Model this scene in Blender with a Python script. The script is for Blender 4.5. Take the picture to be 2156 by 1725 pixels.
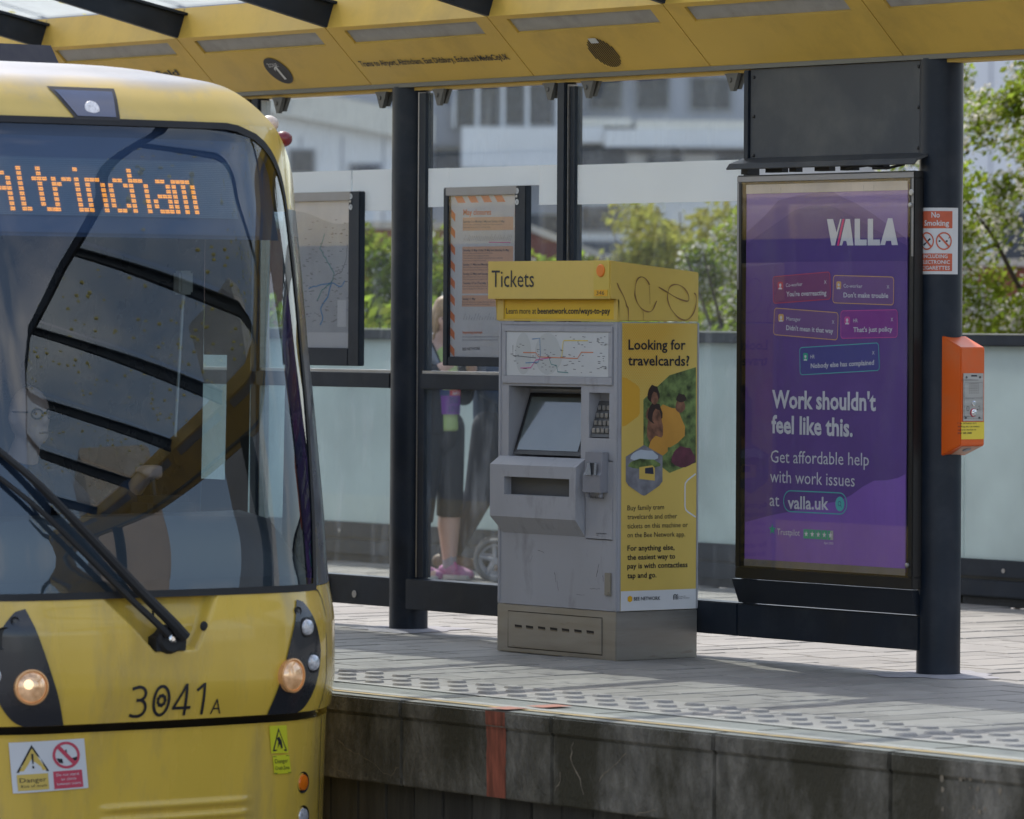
import bpy, bmesh, math, random
from mathutils import Vector, Matrix

for o in list(bpy.data.objects):
    bpy.data.objects.remove(o)
scene = bpy.context.scene
COL = scene.collection
R = math.radians

# ------------------------------------------------------------------ camera, sky, sun, exposure
cam_data = bpy.data.cameras.new('camera')
cam = bpy.data.objects.new('camera', cam_data)
COL.objects.link(cam)
YAW = R(37.8)
FWD = Vector((-math.cos(YAW), math.sin(YAW), 0))
RGT = Vector((math.sin(YAW), math.cos(YAW), 0))
UP = Vector((0, 0, 1))
CAM = Vector((18.805, -15.218, 1.6))
cr = (RGT + UP * .006).normalized()
cu = (UP - RGT * .006).normalized()
cam.matrix_world = Matrix(((cr.x, cu.x, -FWD.x, CAM.x), (cr.y, cu.y, -FWD.y, CAM.y), (cr.z, cu.z, -FWD.z, CAM.z), (0, 0, 0, 1)))
cam_data.sensor_fit = 'HORIZONTAL'
cam_data.sensor_width = 36
cam_data.lens = 180.77
cam_data.shift_y = -188 / 2156
cam_data.clip_start = .5
cam_data.clip_end = 3000
cam_data.dof.use_dof = True
cam_data.dof.focus_distance = 24.0
cam_data.dof.aperture_fstop = 4.2
scene.camera = cam

TO_SUN = Vector((-.79, .27, 1.0)).normalized()
SUN_EL = math.asin(TO_SUN.z)
world = bpy.data.worlds.new('World')
scene.world = world
world.use_nodes = True
wn = world.node_tree.nodes
wl = world.node_tree.links
bg = wn['Background']
sky = wn.new('ShaderNodeTexSky')
sky.sky_type = 'NISHITA'
sky.sun_disc = False
sky.sun_elevation = SUN_EL
sky.sun_rotation = math.atan2(TO_SUN.x, TO_SUN.y)
sky.air_density = 1.0
sky.dust_density = 2.0
sky.ozone_density = 1.0
# broken high cloud over the whole dome
w_tc = wn.new('ShaderNodeTexCoord')
w_mp = wn.new('ShaderNodeMapping'); w_mp.inputs['Scale'].default_value = (1, 1, 2.2)
wl.new(w_tc.outputs['Generated'], w_mp.inputs[0])
w_nz = wn.new('ShaderNodeTexNoise'); w_nz.inputs['Scale'].default_value = 2.6; w_nz.inputs['Detail'].default_value = 8
wl.new(w_mp.outputs[0], w_nz.inputs['Vector'])
w_mr = wn.new('ShaderNodeMapRange'); w_mr.inputs[1].default_value = .48; w_mr.inputs[2].default_value = .70; w_mr.inputs[3].default_value = .04; w_mr.inputs[4].default_value = .8
wl.new(w_nz.outputs['Fac'], w_mr.inputs[0])
w_mx = wn.new('ShaderNodeMix'); w_mx.data_type = 'RGBA'
wl.new(w_mr.outputs[0], w_mx.inputs[0]); wl.new(sky.outputs[0], w_mx.inputs[6]); w_mx.inputs[7].default_value = (6.6, 6.4, 6.3, 1)
wl.new(w_mx.outputs[2], bg.inputs[0])
bg.inputs[1].default_value = .15
sun_data = bpy.data.lights.new('sun', 'SUN')
sun_data.energy = 2.1
sun_data.angle = R(.55)
sun_data.color = (1, .95, .87)
sun = bpy.data.objects.new('sun', sun_data)
COL.objects.link(sun)
sun.rotation_euler = TO_SUN.to_track_quat('Z', 'Y').to_euler()
sun.location = (-10, 8, 20)
scene.view_settings.view_transform = 'Standard'
scene.view_settings.look = 'None'
scene.view_settings.gamma = 1
scene.view_settings.use_curve_mapping = False
scene.view_settings.exposure = .85

# ------------------------------------------------------------------ materials
def srgb(r, g, b):
    f = lambda c: c / 255 / 12.92 if c <= 10 else ((c / 255 + .055) / 1.055) ** 2.4
    return (f(r), f(g), f(b), 1)

MATS = {}
def mat(name, col, rough=.5, metal=0., var=.12, vscale=4., bump=0., bscale=60., dirt=None, damt=0., dscale=2.5, stretch=None,
        spec=.5, emit=None, estr=0., island=0., coat=0., dlo=.48, dhi=.7):
    m = bpy.data.materials.new(name)
    m.use_nodes = True
    n, l = m.node_tree.nodes, m.node_tree.links
    p = n['Principled BSDF']
    p.inputs['Roughness'].default_value = rough
    p.inputs['Metallic'].default_value = metal
    p.inputs['Specular IOR Level'].default_value = spec
    p.inputs['Coat Weight'].default_value = coat
    tc = n.new('ShaderNodeTexCoord')
    vec = tc.outputs['Object']
    if stretch:
        mp = n.new('ShaderNodeMapping')
        mp.inputs['Scale'].default_value = stretch
        l.new(vec, mp.inputs[0])
        vec = mp.outputs[0]
    out = None
    if var > 0:
        nz = n.new('ShaderNodeTexNoise')
        nz.inputs['Scale'].default_value = vscale
        nz.inputs['Detail'].default_value = 6
        l.new(vec, nz.inputs['Vector'])
        mr = n.new('ShaderNodeMapRange')
        mr.inputs[1].default_value = .3; mr.inputs[2].default_value = .7
        mr.inputs[3].default_value = 1 - var; mr.inputs[4].default_value = 1 + var
        l.new(nz.outputs['Fac'], mr.inputs[0])
        val = mr.outputs[0]
        if island > 0:
            geo = n.new('ShaderNodeNewGeometry')
            mr2 = n.new('ShaderNodeMapRange')
            mr2.inputs[3].default_value = 1 - island; mr2.inputs[4].default_value = 1 + island
            oi = n.new('ShaderNodeObjectInfo')
            ad = n.new('ShaderNodeMath'); ad.operation = 'ADD'
            l.new(geo.outputs['Random Per Island'], ad.inputs[0]); l.new(oi.outputs['Random'], ad.inputs[1])
            fr = n.new('ShaderNodeMath'); fr.operation = 'FRACT'
            l.new(ad.outputs[0], fr.inputs[0]); l.new(fr.outputs[0], mr2.inputs[0])
            mu = n.new('ShaderNodeMath'); mu.operation = 'MULTIPLY'
            l.new(val, mu.inputs[0]); l.new(mr2.outputs[0], mu.inputs[1])
            val = mu.outputs[0]
        mx = n.new('ShaderNodeMix'); mx.data_type = 'RGBA'; mx.blend_type = 'MULTIPLY'
        mx.inputs[0].default_value = 1
        mx.inputs[6].default_value = col
        l.new(val, mx.inputs[7])
        out = mx.outputs[2]
        rr = n.new('ShaderNodeMapRange')
        rr.inputs[1].default_value = .3; rr.inputs[2].default_value = .7
        rr.inputs[3].default_value = max(.02, rough - .08); rr.inputs[4].default_value = min(1, rough + .1)
        l.new(nz.outputs['Fac'], rr.inputs[0])
        l.new(rr.outputs[0], p.inputs['Roughness'])
    else:
        p.inputs['Base Color'].default_value = col
    if dirt:
        nd = n.new('ShaderNodeTexNoise')
        nd.inputs['Scale'].default_value = dscale
        nd.inputs['Detail'].default_value = 8
        nd.inputs['Roughness'].default_value = .65
        l.new(vec, nd.inputs['Vector'])
        md = n.new('ShaderNodeMapRange')
        md.inputs[1].default_value = dlo; md.inputs[2].default_value = dhi
        md.inputs[4].default_value = damt
        l.new(nd.outputs['Fac'], md.inputs[0])
        m2 = n.new('ShaderNodeMix'); m2.data_type = 'RGBA'
        l.new(md.outputs[0], m2.inputs[0])
        if out: l.new(out, m2.inputs[6])
        else: m2.inputs[6].default_value = col
        m2.inputs[7].default_value = dirt
        out = m2.outputs[2]
    if out: l.new(out, p.inputs['Base Color'])
    if bump > 0:
        nb = n.new('ShaderNodeTexNoise')
        nb.inputs['Scale'].default_value = bscale
        nb.inputs['Detail'].default_value = 5
        l.new(vec, nb.inputs['Vector'])
        b = n.new('ShaderNodeBump')
        b.inputs['Strength'].default_value = bump
        b.inputs['Distance'].default_value = .02
        l.new(nb.outputs['Fac'], b.inputs['Height'])
        l.new(b.outputs[0], p.inputs['Normal'])
    if emit:
        p.inputs['Emission Color'].default_value = emit
        p.inputs['Emission Strength'].default_value = estr
    MATS[name] = m
    return m

def glass_mat(name, tint, refl_ior=1.5, gain=1.0, base=.0, rough=.0, haze=0., hazecol=(.8, .85, .85, 1), dust=0., dscale=9.):
    """thin pane: see-through tint + fresnel mirror + a film of dust with a shape of its own"""
    m = bpy.data.materials.new(name)
    m.use_nodes = True
    n, l = m.node_tree.nodes, m.node_tree.links
    n.remove(n['Principled BSDF'])
    out = n['Material Output']
    tr = n.new('ShaderNodeBsdfTransparent'); tr.inputs[0].default_value = tint
    gl = n.new('ShaderNodeBsdfGlossy'); gl.inputs['Roughness'].default_value = rough
    gl.inputs[0].default_value = (1, 1, 1, 1)
    lw = n.new('ShaderNodeLayerWeight'); lw.inputs[0].default_value = .5      # Schlick reflectance, the same from both sides of the pane
    pw = n.new('ShaderNodeMath'); pw.operation = 'POWER'; pw.inputs[1].default_value = 5
    l.new(lw.outputs['Facing'], pw.inputs[0])
    f0 = ((refl_ior - 1) / (refl_ior + 1)) ** 2
    ma = n.new('ShaderNodeMath'); ma.operation = 'MULTIPLY_ADD'
    ma.inputs[1].default_value = (1 - f0) * gain; ma.inputs[2].default_value = f0 * gain + base
    ma.use_clamp = True
    l.new(pw.outputs[0], ma.inputs[0])
    mix = n.new('ShaderNodeMixShader')
    l.new(ma.outputs[0], mix.inputs[0]); l.new(tr.outputs[0], mix.inputs[1]); l.new(gl.outputs[0], mix.inputs[2])
    last = mix.outputs[0]
    if haze > 0 or dust > 0:
        df = n.new('ShaderNodeBsdfDiffuse'); df.inputs[0].default_value = hazecol
        tl = n.new('ShaderNodeBsdfTranslucent'); tl.inputs[0].default_value = hazecol
        mh = n.new('ShaderNodeMixShader'); mh.inputs[0].default_value = .5
        l.new(df.outputs[0], mh.inputs[1]); l.new(tl.outputs[0], mh.inputs[2])
        tc = n.new('ShaderNodeTexCoord')
        mp = n.new('ShaderNodeMapping'); mp.inputs['Scale'].default_value = (1, 1, .22)
        l.new(tc.outputs['Object'], mp.inputs[0])
        nz = n.new('ShaderNodeTexNoise'); nz.inputs['Scale'].default_value = dscale; nz.inputs['Detail'].default_value = 9
        nz.inputs['Roughness'].default_value = .7
        l.new(mp.outputs[0], nz.inputs['Vector'])
        mr = n.new('ShaderNodeMapRange'); mr.inputs[1].default_value = .5; mr.inputs[2].default_value = .78
        mr.inputs[3].default_value = haze; mr.inputs[4].default_value = haze + dust
        l.new(nz.outputs['Fac'], mr.inputs[0])
        m2 = n.new('ShaderNodeMixShader')
        l.new(mr.outputs[0], m2.inputs[0]); l.new(last, m2.inputs[1]); l.new(mh.outputs[0], m2.inputs[2])
        last = m2.outputs[0]
    l.new(last, out.inputs[0])
    MATS[name] = m
    return m

def frosted_mat(name, col, trans=.5, rough=.4, var=.1, leaf=None, clear=0., gloss=True):
    m = bpy.data.materials.new(name)
    m.use_nodes = True
    n, l = m.node_tree.nodes, m.node_tree.links
    n.remove(n['Principled BSDF'])
    out = n['Material Output']
    tc = n.new('ShaderNodeTexCoord')
    nz = n.new('ShaderNodeTexNoise'); nz.inputs['Scale'].default_value = 1.4; nz.inputs['Detail'].default_value = 7
    l.new(tc.outputs['Object'], nz.inputs['Vector'])
    mr = n.new('ShaderNodeMapRange'); mr.inputs[1].default_value = .35; mr.inputs[2].default_value = .7
    mr.inputs[3].default_value = 1; mr.inputs[4].default_value = 1 - var
    l.new(nz.outputs['Fac'], mr.inputs[0])
    mx = n.new('ShaderNodeMix'); mx.data_type = 'RGBA'; mx.blend_type = 'MULTIPLY'; mx.inputs[0].default_value = 1
    mx.inputs[6].default_value = col
    l.new(mr.outputs[0], mx.inputs[7])
    c = mx.outputs[2]
    if leaf:
        vo = n.new('ShaderNodeTexVoronoi'); vo.inputs['Scale'].default_value = 6
        l.new(tc.outputs['Object'], vo.inputs['Vector'])
        lt = n.new('ShaderNodeMath'); lt.operation = 'LESS_THAN'; lt.inputs[1].default_value = .12
        l.new(vo.outputs['Distance'], lt.inputs[0])
        m3 = n.new('ShaderNodeMix'); m3.data_type = 'RGBA'; m3.inputs[7].default_value = leaf
        l.new(lt.outputs[0], m3.inputs[0]); l.new(c, m3.inputs[6])
        c = m3.outputs[2]
    df = n.new('ShaderNodeBsdfDiffuse'); tl = n.new('ShaderNodeBsdfTranslucent')
    l.new(c, df.inputs[0]); l.new(c, tl.inputs[0])
    a = n.new('ShaderNodeMixShader'); a.inputs[0].default_value = trans
    l.new(df.outputs[0], a.inputs[1]); l.new(tl.outputs[0], a.inputs[2])
    last = a.outputs[0]
    if clear > 0:
        tp = n.new('ShaderNodeBsdfTransparent'); l.new(c, tp.inputs[0])
        e = n.new('ShaderNodeMixShader'); e.inputs[0].default_value = clear
        l.new(last, e.inputs[1]); l.new(tp.outputs[0], e.inputs[2])
        last = e.outputs[0]
    if not gloss:
        l.new(last, out.inputs[0]); MATS[name] = m; return m
    gl = n.new('ShaderNodeBsdfGlossy'); gl.inputs['Roughness'].default_value = rough
    fr = n.new('ShaderNodeFresnel'); fr.inputs[0].default_value = 1.4
    b = n.new('ShaderNodeMixShader')
    l.new(fr.outputs[0], b.inputs[0]); l.new(last, b.inputs[1]); l.new(gl.outputs[0], b.inputs[2])
    l.new(b.outputs[0], out.inputs[0])
    MATS[name] = m
    return m

GRIME = (.045, .04, .03, 1)
mat('machine_yellow', (.66, .465, .10, 1), .45, var=.07, vscale=3, dirt=(.4, .3, .09, 1), damt=.35, dscale=3)
mat('band_yellow', (.72, .46, .02, 1), .42, var=.05)
mat('lens_yellow', (.62, .45, .08, 1), .35, var=.04)
mat('canopy_yellow', (.66, .435, .085, 1), .5, var=.07, vscale=2, dirt=(.2, .13, .05, 1), damt=.3, dscale=2.2, bump=.03, bscale=8)
mat('tram_yellow', (.70, .465, .065, 1), .26, var=.06, vscale=2, dirt=(.38, .27, .11, 1), damt=.55, dscale=3.2, coat=.6, stretch=(1, 1.8, .45))
mat('tram_roof', (.30, .30, .30, 1), .5, var=.1, dirt=(.25, .24, .27, 1), damt=.5, dscale=2)
mat('navy_metal', (.010, .016, .027, 1), .42, var=.22, vscale=3, dirt=(.05, .055, .065, 1), damt=.3, dscale=5, bump=.02, bscale=30, spec=.28)
mat('navy_dark', (.007, .011, .019, 1), .38, var=.2, vscale=4)
mat('panel_grey', (.038, .042, .05, 1), .5, var=.15, vscale=3, dirt=(.13, .13, .12, 1), damt=.4, dscale=2.5)
mat('black', (.008, .008, .009, 1), .4, var=.1)
mat('rubber', (.012, .012, .013, 1), .65, var=.15)
mat('aluminium', (.42, .41, .40, 1), .38, .85, var=.12, vscale=8, stretch=(1, 1, 8))
mat('gutter_metal', (.16, .155, .13, 1), .5, .3, var=.1)
mat('frame_alu', (.27, .26, .26, 1), .45, .7, var=.12, vscale=8)
mat('machine_grey', (.36, .36, .385, 1), .45, var=.06, vscale=4, dirt=(.15, .14, .135, 1), damt=.55, dscale=8, stretch=(1, 1, .4), dlo=.54, dhi=.74)
mat('machine_grey_dark', (.22, .22, .245, 1), .45, var=.08)
mat('machine_recess', (.08, .08, .08, 1), .5, var=.1)
mat('steel', (.36, .345, .32, 1), .4, .75, var=.14, vscale=6, stretch=(.4, .4, 3), dirt=(.14, .07, .03, 1), damt=.5, dscale=9, dlo=.6, dhi=.75)
mat('screen', (.10, .12, .12, 1), .12, var=.1, coat=.5)
mat('slot_dark', (.02, .015, .012, 1), .8, var=0)
mat('paver', (.235, .22, .20, 1), .68, var=.18, vscale=5, island=.16, bump=.12, bscale=90, dirt=(.17, .15, .13, 1), damt=.5, dscale=1.3)
mat('mastic', (.30, .29, .31, 1), .8, var=.2, vscale=12, bump=.2, bscale=60)
mat('joint_sand', (.09, .08, .07, 1), .95, var=.2)
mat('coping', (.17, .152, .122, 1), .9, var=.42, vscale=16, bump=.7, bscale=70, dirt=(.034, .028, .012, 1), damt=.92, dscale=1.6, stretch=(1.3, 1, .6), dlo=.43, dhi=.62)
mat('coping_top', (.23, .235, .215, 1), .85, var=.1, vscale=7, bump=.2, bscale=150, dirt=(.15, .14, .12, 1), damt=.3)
mat('tactile', (.30, .28, .26, 1), .75, var=.1, vscale=6, island=.06, bump=.1, bscale=80, dirt=(.2, .18, .15, 1), damt=.4, dscale=3)
mat('wall_block', (.055, .05, .042, 1), .9, var=.3, vscale=6, bump=.4, bscale=60, dirt=(.12, .11, .09, 1), damt=.6, dscale=3, stretch=(2, 1, .15), island=.2)
mat('crack_pale', (.21, .17, .12, 1), .9, var=.4, vscale=30)
mat('line_yellow', (.46, .32, .13, 1), .7, var=.15, vscale=12, dirt=(.35, .33, .28, 1), damt=.6, dscale=14)
mat('line_white', (.36, .35, .32, 1), .7, var=.12, vscale=12, dirt=(.3, .29, .26, 1), damt=.5, dscale=10)
mat('paint_red', (.27, .075, .042, 1), .8, var=.35, vscale=18, dirt=(.05, .022, .014, 1), damt=.9, dscale=6, stretch=(3, 3, .5))
mat('paint_red_worn', (.42, .17, .12, 1), .75, var=.2, vscale=10)
mat('ballast', (.16, .145, .13, 1), .95, var=.35, vscale=9, bump=.6, bscale=25)
mat('white_print', (.66, .66, .67, 1), .5, var=.04)
mat('ink', (.012, .012, .018, 1), .5, var=0)
mat('ink_grey', (.17, .17, .18, 1), .6, var=0)
mat('ink_blue', (.08, .22, .42, 1), .6, var=0)
mat('ink_teal', (.08, .25, .24, 1), .6, var=0)
mat('paper', (.55, .56, .56, 1), .6, var=.05)
mat('map_zone', (.47, .485, .48, 1), .6, var=.03)
mat('paper_grey', (.40, .415, .42, 1), .6, var=.12, vscale=5)
mat('may_orange', (.68, .20, .07, 1), .6, var=.05)
mat('may_peach', (.64, .40, .27, 1), .6, var=.04)
mat('purple', (.125, .06, .255, 1), .5, var=.05)
mat('purple_deep', (.075, .032, .215, 1), .5, var=.05)
mat('purple_lav', (.20, .12, .36, 1), .5, var=.05)
mat('purple_wave', (.24, .11, .44, 1), .5, var=.05)
mat('card_red', (.21, .05, .16, 1), .5, var=.03); mat('edge_red', (.55, .06, .10, 1), .5, var=0)
mat('card_tan', (.19, .09, .25, 1), .5, var=.03); mat('edge_yellow', (.72, .42, .12, 1), .5, var=0)
mat('card_pink', (.24, .04, .27, 1), .5, var=.03); mat('edge_pink', (.6, .08, .32, 1), .5, var=0)
mat('card_blue', (.075, .07, .27, 1), .5, var=.03); mat('edge_teal', (.1, .5, .45, 1), .5, var=0)
mat('icon_green', (.03, .4, .24, 1), .5, var=0)
mat('logo_pink', (.7, .02, .2, 1), .5, var=0)
mat('poster_yellow', (.66, .47, .11, 1), .45, var=.04)
mat('poster_orange', (.66, .36, .03, 1), .45, var=0)
mat('photo_foliage', (.12, .17, .05, 1), .5, var=.8, vscale=22)
mat('photo_skin', (.20, .09, .05, 1), .5, var=.5, vscale=30)
mat('photo_hair', (.03, .015, .01, 1), .5, var=.2)
mat('photo_shirt', (.55, .27, .04, 1), .5, var=.2)
mat('photo_maroon', (.12, .03, .05, 1), .5, var=.3, vscale=20)
mat('photo_road', (.2, .2, .22, 1), .5, var=.3, vscale=20)
mat('photo_sky', (.45, .5, .55, 1), .5, var=.1)
mat('graffiti', (.26, .14, .045, 1), .5, var=.25, vscale=20)
mat('tag_orange', (.72, .38, .01, 1), .45, var=0)
mat('lamp_orange', (.8, .22, .03, 1), .3, var=.03)
mat('help_orange', (.66, .10, .005, 1), .38, var=.05, vscale=3, dirt=(.5, .16, .06, 1), damt=.5, dscale=4)
mat('help_under', (.5, .28, .2, 1), .5, var=.05)
mat('sticker_yellow', (.75, .58, .05, 1), .45, var=.03)
mat('sign_white', (.60, .60, .61, 1), .5, var=.05, dirt=(.4, .38, .34, 1), damt=.3)
mat('sign_red', (.52, .10, .045, 1), .5, var=.12, vscale=18)
mat('amber', (.75, .16, .005, 1), .25, var=0, coat=.5)
mat('lamp_red', (.17, .01, .02, 1), .3, var=0, coat=.5)
mat('chrome', (.75, .75, .78, 1), .12, 1., var=0)
mat('lamp_glass', (.6, .6, .63, 1), .12, .3, var=.35, vscale=90, coat=.8)
mat('headlight_glow', (.72, .50, .32, 1), .1, .5, var=.55, vscale=22, coat=.9, emit=(1, .52, .2, 1), estr=.1)
mat('headlight_core', (1, .8, .5, 1), .3, var=0, emit=(1, .74, .38, 1), estr=.6)
mat('headlight_rim', (.6, .34, .16, 1), .25, .5, var=.1, emit=(1, .5, .18, 1), estr=.04)
mat('pod_black', (.022, .023, .028, 1), .22, var=.12, coat=.3)
mat('pillar_navy', (.03, .04, .06, 1), .28, var=.15, coat=.4)
mat('cab_dark', (.02, .018, .015, 1), .7, var=.2)
mat('cab_brown', (.05, .04, .025, 1), .7, var=.15)
mat('dash_grey', (.045, .05, .058, 1), .6, var=.12)
mat('display_face', (.10, .15, .24, 1), .45, var=.06, vscale=3)
mat('display_frame', (.02, .04, .10, 1), .4, var=.08)
mat('led', (.8, .35, .05, 1), .4, var=0, emit=(1, .33, .045, 1), estr=1.15)
mat('ac_box', (.012, .012, .022, 1), .5, var=.2, stretch=(12, 12, 1), vscale=2)
mat('light_diffuser', (.36, .35, .34, 1), .55, var=.1, vscale=10, dirt=(.2, .18, .17, 1), damt=.4, dscale=8)
mat('clamp_tan', (.27, .24, .19, 1), .5, var=.1)
mat('clamp_grey', (.13, .125, .115, 1), .5, .4, var=.1)
mat('stone_dark', (.05, .048, .045, 1), .9, var=.25, vscale=30, bump=.3, bscale=80)
mat('building_white', (.82, .82, .83, 1), .7, var=.06, vscale=.6)
mat('building_grey', (.40, .41, .46, 1), .7, var=.08, vscale=.8)
mat('building_cream', (.74, .70, .62, 1), .7, var=.06)
mat('window_dark', (.035, .04, .06, 1), .25, var=.2)
mat('window_frame', (.34, .35, .38, 1), .5, var=.05)
mat('brick_red', (.21, .068, .045, 1), .85, var=.25, vscale=3, island=.2)
mat('coping_pale', (.48, .43, .37, 1), .8, var=.12, island=.12)
mat('tower_beige', (.42, .34, .26, 1), .8, var=.1, vscale=.3)
mat('tower_pale', (.45, .45, .44, 1), .6, var=.1, vscale=.3)
mat('bark', (.07, .05, .035, 1), .9, var=.3, vscale=20, bump=.3, bscale=40)
mat('skin', (.66, .42, .33, 1), .5, var=.05, vscale=10)
mat('hair_blonde', (.34, .21, .10, 1), .5, var=.35, vscale=30, stretch=(4, 4, .6))
mat('hoodie_grey', (.22, .24, .28, 1), .85, var=.12)
mat('jacket_black', (.013, .014, .018, 1), .75, var=.2, bump=.1, bscale=20)
mat('leggings', (.02, .022, .026, 1), .7, var=.2)
mat('shirt_lime', (.46, .58, .20, 1), .7, var=.08, bump=.1, bscale=15)
mat('bib_purple', (.19, .03, .30, 1), .5, var=.08)
mat('bib_red', (.6, .04, .04, 1), .5, var=0)
mat('bib_navy', (.02, .04, .14, 1), .5, var=0)
mat('shoe_pink', (.42, .15, .31, 1), .6, var=.2, vscale=25)
mat('shoe_sole', (.55, .54, .5, 1), .6, var=.05)
mat('sock_grey', (.38, .36, .38, 1), .85, var=.1)
mat('trouser_dark', (.03, .032, .042, 1), .8, var=.15)
mat('shoe_brown', (.16, .10, .06, 1), .6, var=.15)
mat('shirt_blue', (.03, .05, .09, 1), .8, var=.1)
mat('tyre_grey', (.16, .155, .15, 1), .7, var=.15)
mat('trouser_seam', (.2, .21, .27, 1), .8, var=.1)
mat('marker_blue', (.03, .055, .13, 1), .15, var=.15, coat=.6)
mat('lamp_lit', (.6, .6, .62, 1), .3, var=.3, vscale=80, emit=(.9, .9, 1, 1), estr=.12)
mat('lamp_pale', (.75, .6, .5, 1), .3, var=.05, coat=.5)
mat('sticker_bright', (.62, .60, .02, 1), .45, var=.05)
mat('display_mid', (.04, .075, .17, 1), .4, var=.1)
mat('display_line', (.20, .27, .36, 1), .45, var=0)
def roof_blend():
    """yellow paint turning pale higher on the roof dome: sun from above put into the colour"""
    m = mat('roof_blend', (.64, .45, .11, 1), .4, var=.08, dirt=(.3, .28, .24, 1), damt=.5, dscale=3)
    n, l = m.node_tree.nodes, m.node_tree.links
    p = n['Principled BSDF']; src = p.inputs['Base Color'].links[0].from_socket
    tc = n.new('ShaderNodeTexCoord'); sx = n.new('ShaderNodeSeparateXYZ'); l.new(tc.outputs['Object'], sx.inputs[0])
    nz = n.new('ShaderNodeTexNoise'); nz.inputs['Scale'].default_value = 3; l.new(tc.outputs['Object'], nz.inputs['Vector'])
    ad = n.new('ShaderNodeMath'); ad.operation = 'MULTIPLY_ADD'; ad.inputs[1].default_value = .06; l.new(nz.outputs['Fac'], ad.inputs[0]); l.new(sx.outputs['Z'], ad.inputs[2])
    mr = n.new('ShaderNodeMapRange'); mr.inputs[1].default_value = 2.565; mr.inputs[2].default_value = 2.625; l.new(ad.outputs[0], mr.inputs[0])
    mx = n.new('ShaderNodeMix'); mx.data_type = 'RGBA'; l.new(mr.outputs[0], mx.inputs[0]); l.new(src, mx.inputs[6]); mx.inputs[7].default_value = (.30, .295, .30, 1)  # sunlit whiteness of the dome top mixed into the paint by height
    l.new(mx.outputs[2], p.inputs['Base Color'])
roof_blend()
glass_mat('shelter_glass', (.90, .93, .93, 1), 1.45, .45, 0, haze=.03, dust=.14, hazecol=(.75, .78, .82, 1))
glass_mat('case_glass', (.93, .93, .94, 1), 1.5, .75, .0, haze=.0, dust=.05, hazecol=(.7, .7, .72, 1))
glass_mat('ad_glass', (.96, .96, .97, 1), 1.5, .85, .0, haze=.0, dust=.06, hazecol=(.7, .68, .75, 1))
glass_mat('windscreen', (.60, .69, .74, 1), 1.55, 1.25, .03, haze=.004, dust=.02)
glass_mat('cab_glass', (.8, .86, .84, 1), 1.5, .8)
glass_mat('eye_glass', (.6, .6, .62, 1), 1.5, 1.)
def roof_glass():
    """clear roof pane with a pale film of dirt and fallen yellow leaves lying on it"""
    m = bpy.data.materials.new('roof_glass'); m.use_nodes = True
    n, l = m.node_tree.nodes, m.node_tree.links
    n.remove(n['Principled BSDF'])
    tc = n.new('ShaderNodeTexCoord')
    def mixs(a, b, fac):
        x = n.new('ShaderNodeMixShader'); l.new(a, x.inputs[1]); l.new(b, x.inputs[2])
        if hasattr(fac, 'links'): l.new(fac, x.inputs[0])
        else: x.inputs[0].default_value = fac
        return x.outputs[0]
    tr = n.new('ShaderNodeBsdfTransparent'); tr.inputs[0].default_value = (.86, .9, .9, 1)
    df = n.new('ShaderNodeBsdfDiffuse'); df.inputs[0].default_value = (.75, .76, .74, 1)
    tl = n.new('ShaderNodeBsdfTranslucent'); tl.inputs[0].default_value = (.75, .76, .74, 1)
    film = mixs(df.outputs[0], tl.outputs[0], .75)
    nz = n.new('ShaderNodeTexNoise'); nz.inputs['Scale'].default_value = 2.2; nz.inputs['Detail'].default_value = 7; l.new(tc.outputs['Object'], nz.inputs['Vector'])
    mr = n.new('ShaderNodeMapRange'); mr.inputs[1].default_value = .4; mr.inputs[2].default_value = .7; mr.inputs[3].default_value = .07; mr.inputs[4].default_value = .2; l.new(nz.outputs['Fac'], mr.inputs[0])
    lw = n.new('ShaderNodeLayerWeight'); lw.inputs[0].default_value = .5         # a dirt film hides more when looked along than through
    pw = n.new('ShaderNodeMath'); pw.operation = 'POWER'; pw.inputs[1].default_value = 5; l.new(lw.outputs['Facing'], pw.inputs[0])
    ad = n.new('ShaderNodeMath'); ad.operation = 'MULTIPLY_ADD'; ad.inputs[1].default_value = .9; ad.use_clamp = True; l.new(pw.outputs[0], ad.inputs[0]); l.new(mr.outputs[0], ad.inputs[2])
    a = mixs(tr.outputs[0], film, ad.outputs[0])
    vo = n.new('ShaderNodeTexVoronoi'); vo.inputs['Scale'].default_value = 9; l.new(tc.outputs['Object'], vo.inputs['Vector'])
    lt = n.new('ShaderNodeMath'); lt.operation = 'LESS_THAN'; lt.inputs[1].default_value = .2; l.new(vo.outputs['Distance'], lt.inputs[0])
    d2 = n.new('ShaderNodeBsdfDiffuse'); d2.inputs[0].default_value = (.52, .48, .18, 1)
    t2 = n.new('ShaderNodeBsdfTranslucent'); t2.inputs[0].default_value = (.52, .48, .18, 1)
    n2 = n.new('ShaderNodeTexNoise'); n2.inputs['Scale'].default_value = 1.1; l.new(tc.outputs['Object'], n2.inputs['Vector'])
    gt = n.new('ShaderNodeMath'); gt.operation = 'GREATER_THAN'; gt.inputs[1].default_value = .5; l.new(n2.outputs['Fac'], gt.inputs[0])
    mu = n.new('ShaderNodeMath'); mu.operation = 'MULTIPLY'; l.new(lt.outputs[0], mu.inputs[0]); l.new(gt.outputs[0], mu.inputs[1])
    b = mixs(a, mixs(d2.outputs[0], t2.outputs[0], .8), mu.outputs[0])
    l.new(b, n['Material Output'].inputs[0]); MATS['roof_glass'] = m
roof_glass()
frosted_mat('band_frost', (.92, .92, .91, 1), .5, .5, .03, gloss=False)
frosted_mat('parapet_frost', (.66, .73, .71, 1), .55, .25, .2, gloss=False)

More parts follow.
